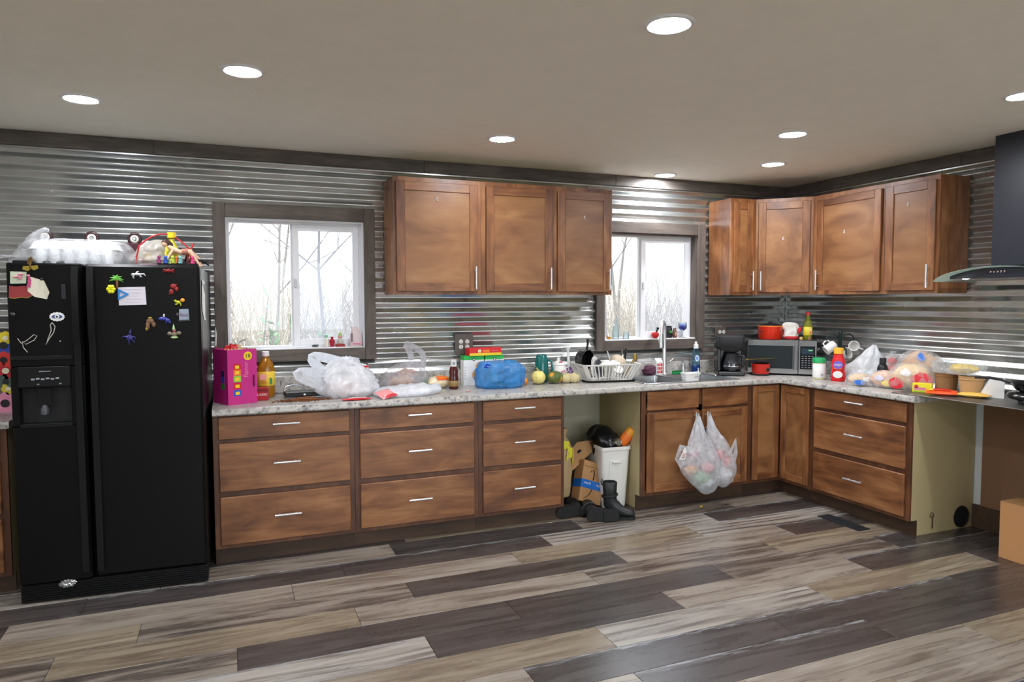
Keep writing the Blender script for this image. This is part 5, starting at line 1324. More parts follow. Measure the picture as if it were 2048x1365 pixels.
mug('white mug hanging on the right arm of the mug tree', (3.955, -.875, Z + .245), (math.radians(80), math.radians(20), math.radians(-60)))
mug('white mug hanging low behind the mug tree post', (3.965, -.715, Z + .165), (math.radians(60), math.radians(-60), math.radians(30)))
t = carrier('white carrier bag slumped in front of the mug tree', (3.88, -1.02, Z + .0),
    [(0, .02, 0, .10, .11), (0, .01, .03, .125, .16), (.01, .0, .09, .115, .15), (.02, -.03, .15, .09, .10), (.03, -.05, .205, .055, .06), (.03, -.06, .255, .02, .022), (.03, -.06, .275, .008, .01)], 15, f_white, [(arc_pts((-.09, .10, .04), (-.06, .16, .05), .02, 6, (-.03, .02, 0)), .05)], .02)
tag(blob((0, 0, 0), (.06, .09, .045), 16, .1, 2, 22, 14, -.9).build('lettuce', P_('pale_green_veg', (176, 196, 130), rough=.6), loc=(3.89, -1.05, Z + .05)), 'pale green lettuce showing through the white bag by the mug tree', 'lettuce')
t = thing('black_dish', 'low black oval dish under the white bag', 'dish', (3.765, -1.155, Z), -.4)
b = MB(); b.loft([[(x, y, z) for x, y in rrect(w0, d0, .03)] for w0, d0, z in ((.12, .07, 0), (.15, .09, .028), (.154, .094, .030), (.144, .084, .028), (.11, .06, .005))]); b.build('dish_body', blk, t)
def loaf(label, loc, rotz, w_, d_, h_, seed, c, patches, tie=True, filmm=None, tilt=0):
    t = thing('bread_bag', label, 'bread', loc, rot=(0, tilt, rotz), group='bagged bread on the right counter')
    blob((0, 0, h_ * .52), (w_ * .8, d_ * .86, h_ * .5), seed, .08, 2, 28, 16, -.92).build('bread', P_('crust_%d' % seed, c, rough=.75, var=.12, vscale=12), t, smooth=80)
    sack([(0, 0, 0, w_ * .75, d_ * .75), (0, 0, h_ * .15, w_, d_), (0, 0, h_ * .55, w_ * .98, d_ * .97), (0, 0, h_ * .9, w_ * .72, d_ * .7), (0, 0, h_ * 1.06, w_ * .3, d_ * .3)], seed + 2, .008, n=18, floor=.0004).build('bag_film', filmm or f_clear, t, smooth=70)
    if tie: sack([(w_ * .9, 0, h_ * .45, .02, .02), (w_ * 1.1, 0, h_ * .5, .012, .012), (w_ * 1.3, 0, h_ * .52, .025, .025)], seed + 5, .005, n=8, seg=16).build('bag_neck', filmm or f_clear, t, smooth=70)
    for (u, v_, sz, pm) in patches:
        # printed patch hugging the film on the side facing the room
        a = u * PI; b = MB(); g_ = []
        for i in range(7):
            for j in range(7):
                q_ = j / 6 - .5; aa = a + (i / 6 - .5) * sz * 2.4 * math.sqrt(max(.03, 1 - 4 * q_ * q_)); zz = h_ * (v_ + q_ * sz * 1.15 + .04 * math.sin(i * 1.7))
                k = 1.03 * math.sqrt(max(.05, 1 - (max(0, zz / h_ - .2) / .95) ** 2))
                g_.append((w_ * k * math.cos(aa) , d_ * k * math.sin(aa), zz + .004))
        b.add(g_, [(i * 7 + j, (i + 1) * 7 + j, (i + 1) * 7 + j + 1, i * 7 + j + 1) for i in range(6) for j in range(6)])
        b.build('printed_patch', pm, t, smooth=60)
    return t
loaf('round bun pack in blue and white wrapper near the black bottle', (3.60, -1.235, Z), -.7, .095, .06, .085, 71, (222, 186, 140), ((-.55, .3, .35, P_('wrap_blue', (50, 110, 200), rough=.3)), (-.35, .55, .3, wht)), False)
t = bottle('black_bottle', 'slim black bottle with black cap', 'bottle', (3.775, -1.272, Z), [(0, 0), (.033, 0), (.036, .005), (.036, .12), (.028, .145), (.02, .15), (0, .15)], P_('satin_black', (16, 16, 18), rough=.3), [(0, .196), (.020, .195), (.022, .190), (.022, .150), (.018, .149)], blkm)
lettering('BLK', .016, P_('grey_print', ()), t, (-.012, -.037, .07), (PI / 2, 0, -.5))
loaf('bread ends in clear bag with yellow print near the counter edge', (3.66, -1.39, Z), -.9, .11, .065, .115, 74, (226, 176, 140), ((-.45, .3, .3, foil_y), (-.62, .6, .25, P_('pale_violet', (200, 196, 220), rough=.3))), False)
loaf('large bread loaf in red and white printed bag', (3.72, -1.545, Z), -1.15, .15, .085, .17, 77, (226, 190, 136), ((-.30, .45, .45, foil_red), (-.68, .25, .35, foil_red), (-.55, .7, .22, P_('wrap_white', (236, 226, 220), rough=.3))), True)
loaf('bread loaf in clear bag with blue seal leaning on the wall', (3.935, -1.44, Z), -1.4, .17, .075, .245, 80, (206, 160, 110), ((-.42, .85, .18, P_('wrap_blue', ())), (-.62, .5, .2, P_('wrap_gold', (226, 190, 60), rough=.3))), True)
t = thing('tomato_bag', 'clear bag of red tomatoes beside the white bag', 'bag of tomatoes', (3.93, -1.22, Z))
for i, (x, y, zz, rr) in enumerate(((-.03, -.02, .035, .036), (.03, .01, .035, .036), (-.01, .04, .035, .034), (-.02, -.02, .10, .036), (.02, .02, .10, .035), (0, 0, .160, .033))):
    MB().ell((x, y, zz), (rr, rr, rr * .9), 18, 12).build('tomato', P_('tomato_red', (206, 44, 30), rough=.25), t, smooth=80)
sack([(0, 0, 0, .06, .05), (0, .0, .04, .08, .075), (0, 0, .12, .07, .065), (0, 0, .19, .045, .045), (0, 0, .21, .012, .012), (.01, 0, .235, .022, .022)], 84, .008, floor=.0004).build('bag_film', f_clear, t, smooth=70)
TZ = .922
def tub(label, loc, r, h_, m0):
    t = thing('kraft_tub', label, 'tub', loc, 0, 'kraft paper tubs')
    MB().lathe([(0, 0), (r * .86, 0), (r * .87, .004), (r, h_ - .006), (r * 1.04, h_ - .004), (r * 1.04, h_), (r * .97, h_), (r * .84, .008), (0, .008)], 28).build('tub_body', m0, t, smooth=45)
    b = MB(); b.lathe([(r * 1.005, h_ * .80), (r * 1.02, h_ * .81), (r * 1.03, h_ * .86), (r * 1.01, h_ * .87)], 28); b.build('rolled_seam', m0, t, smooth=45)
    return t
tub('darker kraft tub under the left end of the clear box', (3.80, -1.735, TZ), .068, .125, P_('kraft_dark', (146, 106, 66), rough=.7))
tub('lighter kraft tub under the right end of the clear box', (3.79, -1.91, TZ), .072, .12, P_('kraft_light', (190, 152, 104), rough=.7))
t = thing('clear_food_box', 'clear plastic box with yellow food on the kraft tubs', 'food box', (3.80, -1.815, TZ + .126), -PI / 2)
b = MB(); b.loft([[(x, y, z) for x, y in rrect(w0, d0, .02)] for w0, d0, z in ((.27, .15, 0), (.29, .17, .07), (.305, .185, .072), (.305, .185, .078), (.285, .165, .074), (.262, .142, .003))]); b.build('box_body', gl_clear, t)
blob((.035, 0, .034), (.09, .062, .032), 88, .12, 2, 26, 14, -.9).build('yellow_food', P_('mango_yellow', (236, 200, 50), rough=.5), t, smooth=80)
t = thing('seasoning_box', 'small yellow and pink box on the metal sheet', 'box', (3.625, -1.70, TZ), math.radians(-62))
MB().box(-.055, -.022, 0, .055, .022, .06, .0015).build('carton', P_('lemon_card', (238, 222, 40), rough=.45), t)
b = MB(); card(b, -.045, .02, .016, .034, -.0222, 0); disc(b, -.032, .038, .012, -.0222, 1); card(b, -.05, .05, .003, .010, -.0222, 2); b.build('label_print', [pnk, red, P_('lime_print', ())], t, smooth=0)
packet('shiny orange noodle packet lying on the metal sheet', (3.605, -1.845, TZ + .004), math.radians(-52), .085, .055, .034, P_('orange_packet', (236, 84, 36), rough=.25), 12, (.12, .0), ((-.04, .05, -.03, .02, P_('packet_red', (206, 40, 24), rough=.3)), (-.07, -.045, -.02, .02, yel)))
t = thing('paper_napkins', 'folded white paper napkins behind the yellow box', 'napkins', (3.70, -1.665, TZ), math.radians(-50))
for k in range(3):
    b = MB(); b.add([(-.05, -.03, .0 + .002 * k), (.05, -.03, .0 + .002 * k), (.055, .03, .05 + .004 * k), (-.04, .035, .075 + .003 * k), (-.05, -.03, .0015 + .002 * k), (.05, -.03, .0015 + .002 * k), (.055, .03, .052 + .004 * k), (-.04, .035, .077 + .003 * k)], [(0, 1, 2, 3), (7, 6, 5, 4), (0, 4, 5, 1), (1, 5, 6, 2), (2, 6, 7, 3), (3, 7, 4, 0)], 0, T(0, .006 * k, 0, 0, 0, .12 * k)); b.build('napkin', wht, t, smooth=0)
packet('mustard yellow pouch lying on the metal sheet', (3.695, -1.985, TZ), math.radians(-70), .09, .045, .03, P_('mustard_pouch', (232, 182, 84), rough=.5), 14, name='pouch', cat='pouch')
t = thing('white_carton', 'white slanted carton beside the electric burner', 'carton', (3.80, -2.035, TZ), math.radians(-60))
b = MB(); b.add([(-.07, -.03, 0), (.06, -.03, 0), (.06, .03, 0), (-.07, .03, 0), (-.015, -.03, .115), (.06, -.03, .115), (.06, .03, .115), (-.015, .03, .115)], [(0, 3, 2, 1), (4, 5, 6, 7), (0, 1, 5, 4), (1, 2, 6, 5), (2, 3, 7, 6), (3, 0, 4, 7)]); b.build('carton_body', wht, t, smooth=0)
MB().add([(-.0165, -.028, .113), (-.0165, .028, .113), (-.069, .028, .004), (-.069, -.028, .004), (-.018, -.028, .114), (-.018, .028, .114), (-.0705, .028, .005), (-.0705, -.028, .005)], [(0, 1, 2, 3), (7, 6, 5, 4), (0, 4, 5, 1), (1, 5, 6, 2), (2, 6, 7, 3), (3, 7, 4, 0)]).build('flap', P_('grey_white_card', (206, 208, 212), rough=.6), t, smooth=0)
t = thing('electric_burner', 'black electric hot plate on the metal sheet', 'hot plate', (3.73, -2.33, TZ), math.radians(-60))
b = MB(); b.lathe([(0, .02), (.085, .02), (.115, .03), (.125, .048), (.118, .062), (.10, .07), (0, .07)], 32, 0, None, 1.15, 1); b.build('housing', blk, t, smooth=45)
for a in (.6, 2.4, 3.9, 5.5): MB().lathe([(0, 0), (.010, 0), (.012, .022), (0, .024)], 10, 0, T(.10 * math.cos(a), .09 * math.sin(a), 0)).build('foot', blkm, t)
MB().lathe([(.0, .071), (.08, .071), (.085, .076), (.08, .078), (0, .078)], 28).build('heating_plate', P_('plate_iron', (40, 38, 38), rough=.5, metal=.6), t)
MB().lathe([(0, 0), (.014, 0), (.012, .012), (0, .014)], 12, 0, T(-.03, -.122, .045, PI / 2)).build('knob', m_chr, t)
t = thing('frying_pan', 'black frying pan with long handle on the hot plate', 'pan', (3.73, -2.33, TZ + .0785), math.radians(118))
MB().lathe([(0, 0), (.095, 0), (.105, .006), (.128, .045), (.131, .047), (.125, .046), (.10, .010), (0, .006)], 34).build('pan_body', blk, t, smooth=45)
MB().tube([(.125, 0, .036), (.17, 0, .052), (.23, 0, .062), (.30, 0, .058)], [.010, .012, .015, .012], 12, flat=.6).build('handle', blkm, t, smooth=60)

# ------------------------------------------------------------------ bags hanging from the sink cabinet handles
def hanging(label, x, z, rs, seed, loops, mt):
    t = thing('hanging_bag', label, 'plastic bag', (x, -.735, z))
    sack(rs, seed, .012, n=34).build('bag_film', mt, t, smooth=70)
    for lp, w0 in loops: ribbon(MB(), lp, w0, None, .001).build('bag_handle', mt, t, smooth=60)
    return t
f_hang = film('thin_carrier_film', (236, 238, 242), .5)
hanging('larger see-through carrier bag hanging from the left sink door', 2.632, .690,
    [(.0, .055, -.02, .014, .012), (.0, .045, -.12, .045, .03), (-.01, .02, -.22, .095, .055), (-.03, .0, -.31, .150, .080), (-.02, -.005, -.40, .150, .085), (.015, -.005, -.49, .110, .075), (.035, 0, -.55, .065, .05), (.04, 0, -.585, .02, .015)], 91,
    [([(.0, .05, -.10), (-.004, .055, -.03), (.0, .052, .0), (.004, .05, -.03), (.03, .03, -.16)], .022), ([(-.10, -.02, -.25), (-.20, -.01, -.22), (-.215, 0, -.30), (-.17, 0, -.36)], .05)], f_hang)
hanging('smaller carrier bag with a bottle hanging from the right sink door', 2.735, .690,
    [(.0, .055, -.02, .012, .012), (.015, .045, -.12, .035, .028), (.05, .025, -.22, .070, .05), (.075, .01, -.31, .085, .06), (.09, .0, -.40, .090, .068), (.09, 0, -.48, .078, .06), (.085, 0, -.535, .035, .03), (.085, 0, -.55, .012, .01)], 95,
    [([(.01, .05, -.10), (-.002, .055, -.03), (.0, .052, .0), (.006, .05, -.03), (.04, .03, -.16)], .02), ([(.10, -.05, -.30), (.17, -.03, -.20), (.18, -.02, -.30), (.17, 0, -.40)], .035)], f_hang)
t = bottle('water_bottle', 'clear bottle with red label inside the smaller hanging bag', 'bottle', (2.775, -.725, .30), [(0, 0), (.03, 0), (.032, .01), (.032, .14), (.028, .16), (.014, .19), (.012, .21), (0, .21)], gl_clear, [(0, .225), (.014, .224), (.014, .205), (.011, .204)], white, (.06, .12, .0326, red)); t.rotation_euler = (0, .15, 0)
for i, (x, z, r, c, lb) in enumerate(((2.545, .405, (.045, .03, .032), (150, 36, 60), 'dark red apple in the larger hanging bag'), (2.53, .30, (.05, .035, .03), (226, 170, 110), 'tan wrapper low in the larger hanging bag'),
        (2.62, .235, (.06, .04, .04), (130, 176, 130), 'green wrapper in the larger hanging bag'), (2.675, .30, (.045, .04, .035), (226, 150, 160), 'pink wrapper in the larger hanging bag'), (2.68, .19, (.05, .035, .03), (206, 210, 214), 'grey-white paper ball at the bottom of the larger hanging bag'),
        (2.82, .235, (.055, .045, .05), (222, 222, 222), 'white paper ball at the bottom of the smaller hanging bag'), (2.845, .33, (.03, .03, .035), (214, 60, 60), 'red wrapper in the smaller hanging bag'))):
    tag(blob((0, 0, 0), r, 100 + i, .22, 2.4, 20, 12, ridge=.2).build(('apple', 'wrapper', 'wrapper', 'wrapper', 'paper_ball', 'paper_ball', 'wrapper')[i], P_('trash_%d' % i, c, rough=.45), loc=(x, -.735, z)), lb, 'litter', 'contents of the hanging bags')
t = thing('paper_tag', 'folded receipt in the left lobe of the larger hanging bag', 'receipt', (2.435, -.775, .42), rot=(.1, .3, .2))
MB().add([(-.025, 0, -.04), (.03, 0, -.03), (.02, -.002, .035), (-.005, .004, .06), (-.025, .001, -.04), (.03, .001, -.03), (.02, -.001, .035), (-.005, .005, .06)], [(0, 1, 2, 3), (7, 6, 5, 4), (0, 4, 5, 1), (1, 5, 6, 2), (2, 6, 7, 3), (3, 7, 4, 0)]).build('paper', wht, t, smooth=0)
b = MB()
for k in range(3): b.box(-.012, -.0035, -.02 + .014 * k, .016, -.002, -.015 + .014 * k)
b.build('printed_lines', P_('print_salmon', (200, 120, 100)), t, smooth=0)

# ------------------------------------------------------------------ things in the open dishwasher gap
t = thing('waste_bin', 'tall white plastic waste bin in the open gap', 'waste bin', (2.068, -.335, 0), math.radians(-4))
bw = P_('bin_white', (226, 224, 218), rough=.4)
R_ = [[(x, y, z) for x, y in rrect(w0, d0, .025)] for w0, d0, z in ((.185, .25, .0005), (.19, .255, .01), (.225, .31, .43), (.24, .325, .432), (.24, .325, .455), (.225, .312, .455), (.218, .305, .43), (.182, .247, .012))]
MB().loft(R_).build('bin_body', bw, t, smooth=40)
MB().add([(-.055, -.1505, .36), (.055, -.1505, .36), (.045, -.129, .06), (-.045, -.129, .06), (-.055, -.1535, .36), (.055, -.1535, .36), (.045, -.133, .06), (-.045, -.133, .06)], [(0, 1, 2, 3), (7, 6, 5, 4), (0, 4, 5, 1), (1, 5, 6, 2), (2, 6, 7, 3), (3, 7, 4, 0)]).build('front_panel', bw, t, smooth=0)
MB().box(-.035, -.166, .335, .035, -.150, .352, .004).build('grip', bw, t)
tag(sack([(0, 0, -.10, .085, .12), (0, 0, .0, .098, .135), (-.01, .01, .05, .10, .13), (-.02, .03, .10, .07, .09), (-.02, .04, .13, .02, .03)], 111, .02).build('trash_bag', P_('black_bin_film', (16, 16, 18), rough=.25), loc=(2.055, -.32, .455), smooth=70), 'black rubbish heaped in the white waste bin', 'rubbish bag')
t = thing('soda_can', 'aluminium can end showing at the bin rim', 'can', (2.085, -.475, .485), rot=(math.radians(78), 0, .25))
MB().lathe([(0, -.105), (.026, -.105), (.033, -.095), (.033, -.012), (.028, -.002), (.027, 0), (.025, -.004), (0, -.005)], 24).build('can_body', m_ss, t, smooth=40); MB().box(-.006, -.012, -.004, .006, .010, -.001).build('pull_tab', m_chr, t)
t = thing('juice_bottle', 'orange plastic jug tilted on top of the waste bin', 'bottle', (2.135, -.43, .462), rot=(.25, .55, -.3)); t.scale = (1.15, 1.15, 1.15)
MB().lathe([(0, 0), (.03, 0), (.034, .008), (.034, .07), (.03, .085), (.022, .10), (0, .10)], 20).build('body', org, t, smooth=45); MB().lathe([(0, .125), (.026, .122), (.030, .10), (.03, .075), (.026, .072)], 18).build('cap', P_('amber_cap', (240, 160, 40), rough=.4), t, smooth=45)
t = thing('paper_scrap', 'white paper scrap hanging over the bin rim', 'paper', (2.17, -.445, .447), rot=(0, .35, -.2))
b = MB(); b.add([(-.03, 0, .01), (.03, 0, .01), (.025, -.004, -.07), (-.01, -.006, -.04), (-.03, .001, .01), (.03, .001, .01), (.025, -.003, -.07), (-.01, -.005, -.04)], [(0, 1, 2, 3), (7, 6, 5, 4), (0, 4, 5, 1), (1, 5, 6, 2), (2, 6, 7, 3), (3, 7, 4, 0)]); b.build('sheet', wht, t, smooth=0); MB().box(-.02, -.0015, -.012, .018, -.0005, -.008).build('printed_line', P_('grey_print', ()), t, smooth=0)
t = thing('shipping_box', 'brown parcel box with blue tape leaning in the gap', 'box', (1.83, -.42, .0), rot=(math.radians(-14), math.radians(20), math.radians(6)))
MB().box(-.10, -.05, .045, .10, .05, .345, .002).build('carton', kraft, t)
b = MB(); b.box(-.1008, -.0508, .145, .1008, .0508, .205, 0, 0); b.build('blue_tape', P_('tape_blue', (34, 110, 200), rough=.35), t, smooth=0)
lettering('prime', .026, wht, t, (-.045, -.0516, .18), (PI / 2, PI, 0)); lettering('day', .026, wht, t, (.055, -.0516, .18), (PI / 2, PI, 0))
b = MB(); b.tube([(-.06, -.051, .07), (-.02, -.051, .10), (.0, -.051, .14)], [.004, .007, .009], 8, flat=.15).tube([(.0, -.051, .21), (.005, -.051, .25), (-.004, -.051, .285), (-.025, -.051, .275), (-.028, -.051, .26)], [.009, .009, .008, .006, .003], 8, flat=.15); b.build('arrow_print', P_('arrow_black', (34, 26, 22), rough=.7), t)
MB().box(-.101, -.052, .300, .101, -.0500, .306).box(.03, -.053, .305, .09, -.0500, .33).build('flap_seam', P_('kraft_dark', ()), t, smooth=0)
t = thing('cardboard_sheet', 'flat torn cardboard piece propped above the parcel box', 'cardboard', (1.80, -.30, .36), rot=(math.radians(62), math.radians(-30), math.radians(4)))
b = MB(); b.prism([(-.22, -.06), (-.05, -.07), (.16, -.05), (.19, .02), (.10, .07), (-.02, .05), (-.20, .04)], 0, .005); b.build('board', kraft, t, smooth=0); MB().prism([(.045, .0), (.085, .0), (.08, .018), (.05, .018)], .0052, .0062).build('hand_hole', P_('dark_hole', ()), t, smooth=0)
t = thing('chip_bag', 'crumpled brown and yellow paper bag at the left of the gap', 'bag', (1.665, -.375, .0))
sack([(0, 0, .105, .05, .05), (0, 0, .18, .06, .06), (0, 0, .33, .075, .06), (0, 0, .42, .085, .06), (-.01, 0, .50, .07, .05), (-.01, 0, .55, .035, .03), (0, 0, .60, .045, .025)], 115, .014).build('bag_body', P_('bag_tan', (176, 150, 110), rough=.6), t, smooth=70)
b = MB(); 
for (a0, z0, sz) in ((-1.2, .43, .05), (-.6, .40, .06), (-1.6, .49, .035)):
    b.add([(.092 * math.cos(a0 + du), .07 * math.sin(a0 + du) - .004, z0 + dz) for du, dz in ((-.35, -sz), (.3, -sz * .6), (.35, sz * .7), (-.2, sz))], [(0, 1, 2, 3)])
b.build('printed_patch', P_('lime_yellow', (214, 206, 50), rough=.5), t)

def boot(label, loc, rot):
    t = thing('work_boot', label, 'boot', loc, rot=rot, group='black boots by the bin'); t.scale = (.86, .86, .86)
    lea = P_('boot_leather', (26, 27, 28), rough=.45, bump=.3, bscale=40); sol = P_('boot_sole', (16, 16, 16), rough=.7)
    # one continuous upper: from the toe cap back along the foot, then up the shaft (x = toe direction)
    rings = []
    def ring(c, ax, ay, nrm):
        n_ = Vector(nrm).normalized(); u = Vector((0, 1, 0)); v_ = n_.cross(u).normalized()
        return [Vector(c) + u * ay * math.cos(2 * PI * k / 20) + v_ * ax * math.sin(2 * PI * k / 20) for k in range(20)]
    for c, ax, ay, nn in (((.172, 0, .045), .012, .018, (1, 0, 0)), ((.160, 0, .048), .030, .036, (1, 0, 0)), ((.13, 0, .052), .036, .045, (1, 0, 0)), ((.08, 0, .060), .042, .046, (1, 0, -.05)), ((.04, 0, .075), .054, .043, (1, 0, -.35)),
                          ((.0, 0, .095), .066, .042, (.8, 0, -.7)), ((-.022, 0, .125), .060, .043, (.35, 0, -1)), ((-.028, 0, .165), .054, .046, (.05, 0, -1)), ((-.03, 0, .23), .056, .050, (0, 0, -1)), ((-.03, 0, .30), .060, .054, (0, 0, -1)), ((-.03, 0, .305), .052, .047, (0, 0, -1)), ((-.03, 0, .22), .048, .043, (0, 0, -1))):
        rings.append(ring(c, ax, ay, nn))
    MB().loft(rings).build('upper', lea, t, smooth=60)
    out = [(.178, .0), (.165, .034), (.12, .048), (.05, .042), (-.03, .038), (-.075, .030), (-.085, 0), (-.075, -.030), (-.03, -.038), (.05, -.042), (.12, -.048), (.165, -.034)]
    MB().prism(out, .012, .026).prism([(x, y) for x, y in out if x < .0] + [(.0, -.038), (.0, .038)][:0], 0, .012).prism([(x, y) for x, y in out if x > .04], .0, .012).build('sole', sol, t, smooth=30)
    MB().tube([(-.03 + .062 * math.cos(a), .055 * math.sin(a), .19 + .01 * math.cos(a)) for a in [2 * PI * k / 18 for k in range(18)]], .007, 6, closed=True, flat=1.6).build('ankle_strap', lea, t)
    MB().tube([(-.09, 0, .27), (-.102, 0, .30), (-.094, 0, .325), (-.084, 0, .30)], .005, 6).build('pull_loop', lea, t)
boot('black leather boot standing in front of the waste bin', (1.915, -.69, 0), (0, 0, math.radians(-30)))
boot('black boot lying on its side, left of the standing boot', (1.685, -.585, .0445), (math.radians(90), 0, math.radians(172)))
boot('black boot toppled over, nearest to the standing boot', (1.765, -.735, .0445), (math.radians(-90), 0, math.radians(-18)))

# ------------------------------------------------------------------ floor vent and cardboard box
t = thing('floor_vent', 'dark grey metal floor register beside the right cabinets', 'floor vent', (3.318, -1.375, 0), math.radians(0))
MB().box(-.055, -.175, .0, .055, .175, .004, .001).build('plate', P_('vent_metal', (52, 56, 60), rough=.4, metal=.6), t)
for k in range(12): MB().box(-.044, -.158 + .0275 * k, .0042, .044, -.146 + .0275 * k, .0062, .0006).build('louvre', P_('vent_louvre', (78, 82, 86), rough=.35, metal=.7), t, smooth=0)
t = thing('moving_box', 'tan cardboard box on the floor at the right edge', 'box', (3.80, -2.43, 0))
MB().box(-.155, -.235, 0, .155, .225, .335, .002).build('carton', P_('moving_kraft', (190, 138, 88), rough=.75, var=.06, vscale=4), t)
for s_ in (-1, 1): MB().box(-.155, (-.235 if s_ < 0 else .002), .3352, .155, (-.004 if s_ < 0 else .225), .338, .0005, 0).build('top_flap', kraft, t)
MB().box(-.1555, -.03, .25, -.155, .02, .338).box(-.155, -.03, .3382, .155, .02, .3386).build('tape', P_('clear_brown_tape', (170, 128, 84), rough=.3), t, smooth=0)
tag(MB().box(-.008, -.006, 0, .008, .006, .006, .002).box(.004, -.004, .003, .016, .005, .008, .002).build('crumb', yel, loc=(2.65, -.70, .0005)), 'yellow crumb on the floor below the sink cabinet', 'crumb')

# ------------------------------------------------------------------ on the fridge door
FA = math.radians(-2.5); FO = Vector((-1.10, -.4104, 0)); FM = Matrix.Translation(FO) @ Matrix.Rotation(FA, 4, 'Z')
def F(x, y, z): return FM @ Vector((x, y, z))
def mag(name, label, x, z, cat='magnet', group='magnets on the fridge', y=-.4012, rot=0):
    t = thing(name, label, cat, F(x, y, z), rot=(0, 0, FA), group=group); return t
def flat(t, name, poly, m0, th=.006, y=0.0):
    return MB().prism(poly, 0, th, 0, Matrix.Translation((0, y, 0)) @ Matrix.Rotation(PI / 2, 4, 'X')).build(name, m0, t, smooth=0)
def lump(t, name, spots, m0): 
    b = MB()
    for x, z, rx, rz in spots: b.ell((x, -.006, z), (rx, .006, rz), 12, 8)
    return b.build(name, m0, t, smooth=70)
toy = lambda n, c: P_('toy_' + n, c, rough=.35)
t = mag('butterfly_magnet', 'yellow-brown butterfly magnet at the top of the freezer door', -.328, 1.700)
flat(t, 'wing', [(0, 0), (.012, .028), (.006, .045), (-.008, .038), (-.014, .012)], toy('umber', (96, 74, 24)), .003, -.002); flat(t, 'wing', [(0, 0), (.03, .004), (.034, -.012), (.014, -.022), (0, -.01)], toy('mustard', (150, 130, 40)), .003, -.004); flat(t, 'wing', [(0, 0), (-.03, -.002), (-.034, -.018), (-.01, -.026), (.004, -.012)], toy('mustard', ()), .003, -.004)
lump(t, 'body', [(0, -.004, .004, .018)], toy('umber', ()))
t = mag('greeting_card', 'small pale green floral card on the freezer door', -.382, 1.642, 'card', 'papers on the fridge')
flat(t, 'card', [(-.034, -.03), (.032, -.028), (.036, .028), (-.032, .03)], P_('card_green', (196, 206, 180), rough=.6), .0015)
lump(t, 'painted_ribbon', [(-.01, .004, .012, .004), (.008, .0, .006, .012), (.012, .016, .012, .004)], pnk)
t = mag('red_card', 'wavy red card below the floral card', -.372, 1.572, 'card', 'papers on the fridge')
flat(t, 'card', [(-.052, -.026), (-.03, -.030), (0, -.024), (.025, -.028), (.048, -.014), (.046, .024), (.01, .030), (-.02, .026), (-.048, .030)], P_('card_red', (150, 48, 50), rough=.6), .002)
flat(t, 'gold_edge', [(-.052, -.030), (-.03, -.034), (0, -.028), (.025, -.032), (.048, -.018), (.048, -.014), (.025, -.028), (0, -.024), (-.03, -.030), (-.052, -.026)], toy('mustard', ()), .0015)
t = mag('white_envelope', 'cream folded paper pinned with a black magnet', -.286, 1.588, 'paper', 'papers on the fridge')
flat(t, 'sheet', [(-.055, .062), (.012, .040), (.034, -.018), (.022, -.052), (-.03, -.040), (-.058, -.012)], P_('cream_paper', (222, 216, 196), rough=.8), .002, -.002); flat(t, 'fold', [(.012, .040), (.034, -.018), (.022, -.052), (.014, -.02)], P_('cream_paper_fold', (206, 200, 176), rough=.8), .001, -.0042)
lump(t, 'round_magnet', [(.004, .047, .009, .006)], blkm)
t = mag('ribbon_magnet', 'magenta ribbon clip between the cards on the freezer door', -.338, 1.628)
flat(t, 'ribbon', [(-.010, -.03), (.006, -.036), (.012, .0), (.004, .026), (-.004, .02), (-.002, -.004)], P_('ribbon_magenta', (190, 70, 120), rough=.5), .003, -.004); lump(t, 'clip', [(.0, .024, .008, .006)], pnk)
t = mag('bar_magnet', 'dark grey rectangular magnet on the freezer door', -.192, 1.575)
flat(t, 'bar', [(-.008, -.036), (.009, -.036), (.009, .036), (-.008, .036)], P_('bar_grey', (52, 54, 58), rough=.5), .004); flat(t, 'bar_face', [(-.005, -.030), (.006, -.030), (.006, .030), (-.005, .030)], P_('bar_grey2', (40, 42, 46), rough=.3), .001, -.0042)
t = mag('eye_magnet', 'white lace-edged eye magnet on the freezer door', -.224, 1.449)
flat(t, 'lace_edge', [((.031 + .003 * (k % 2)) * math.cos(2 * PI * k / 28), (.021 + .003 * (k % 2)) * math.sin(2 * PI * k / 28)) for k in range(28)], wht, .003)
flat(t, 'eye_white', [(.024 * math.cos(a), .011 * math.sin(a) * (1 - .2 * abs(math.cos(a)))) for a in [2 * PI * k / 20 for k in range(20)]], P_('eye_blue', (70, 80, 130)), .001, -.003); flat(t, 'iris', [(.010 * math.cos(a), .010 * math.sin(a)) for a in [2 * PI * k / 16 for k in range(16)]], wht, .001, -.004); flat(t, 'pupil', [(.005 * math.cos(a), .005 * math.sin(a)) for a in [2 * PI * k / 12 for k in range(12)]], blkm, .001, -.005)
t = mag('pebble_magnet', 'small grey pebble magnet at the left of the freezer door', -.408, 1.462); lump(t, 'pebble', [(0, 0, .010, .009), (-.008, .004, .006, .005)], P_('pebble', (60, 58, 60)))
t = mag('palm_magnet', 'green palm tree magnet on the fridge door', .044, 1.632)
lump(t, 'trunk', [(.002, -.02, .006, .026)], toy('trunk', (130, 84, 40)))
b = MB()
for a in (.1, .7, 1.4, 2.1, 2.7, 3.3, -.3): b.tube([(0, -.006, .004), (.016 * math.cos(a), -.007, .006 + .016 * math.sin(a)), (.033 * math.cos(a), -.006, .0 + .030 * math.sin(a))], [.005, .005, .001], 6)
b.build('fronds', toy('palm', (96, 170, 60)), t, smooth=60)
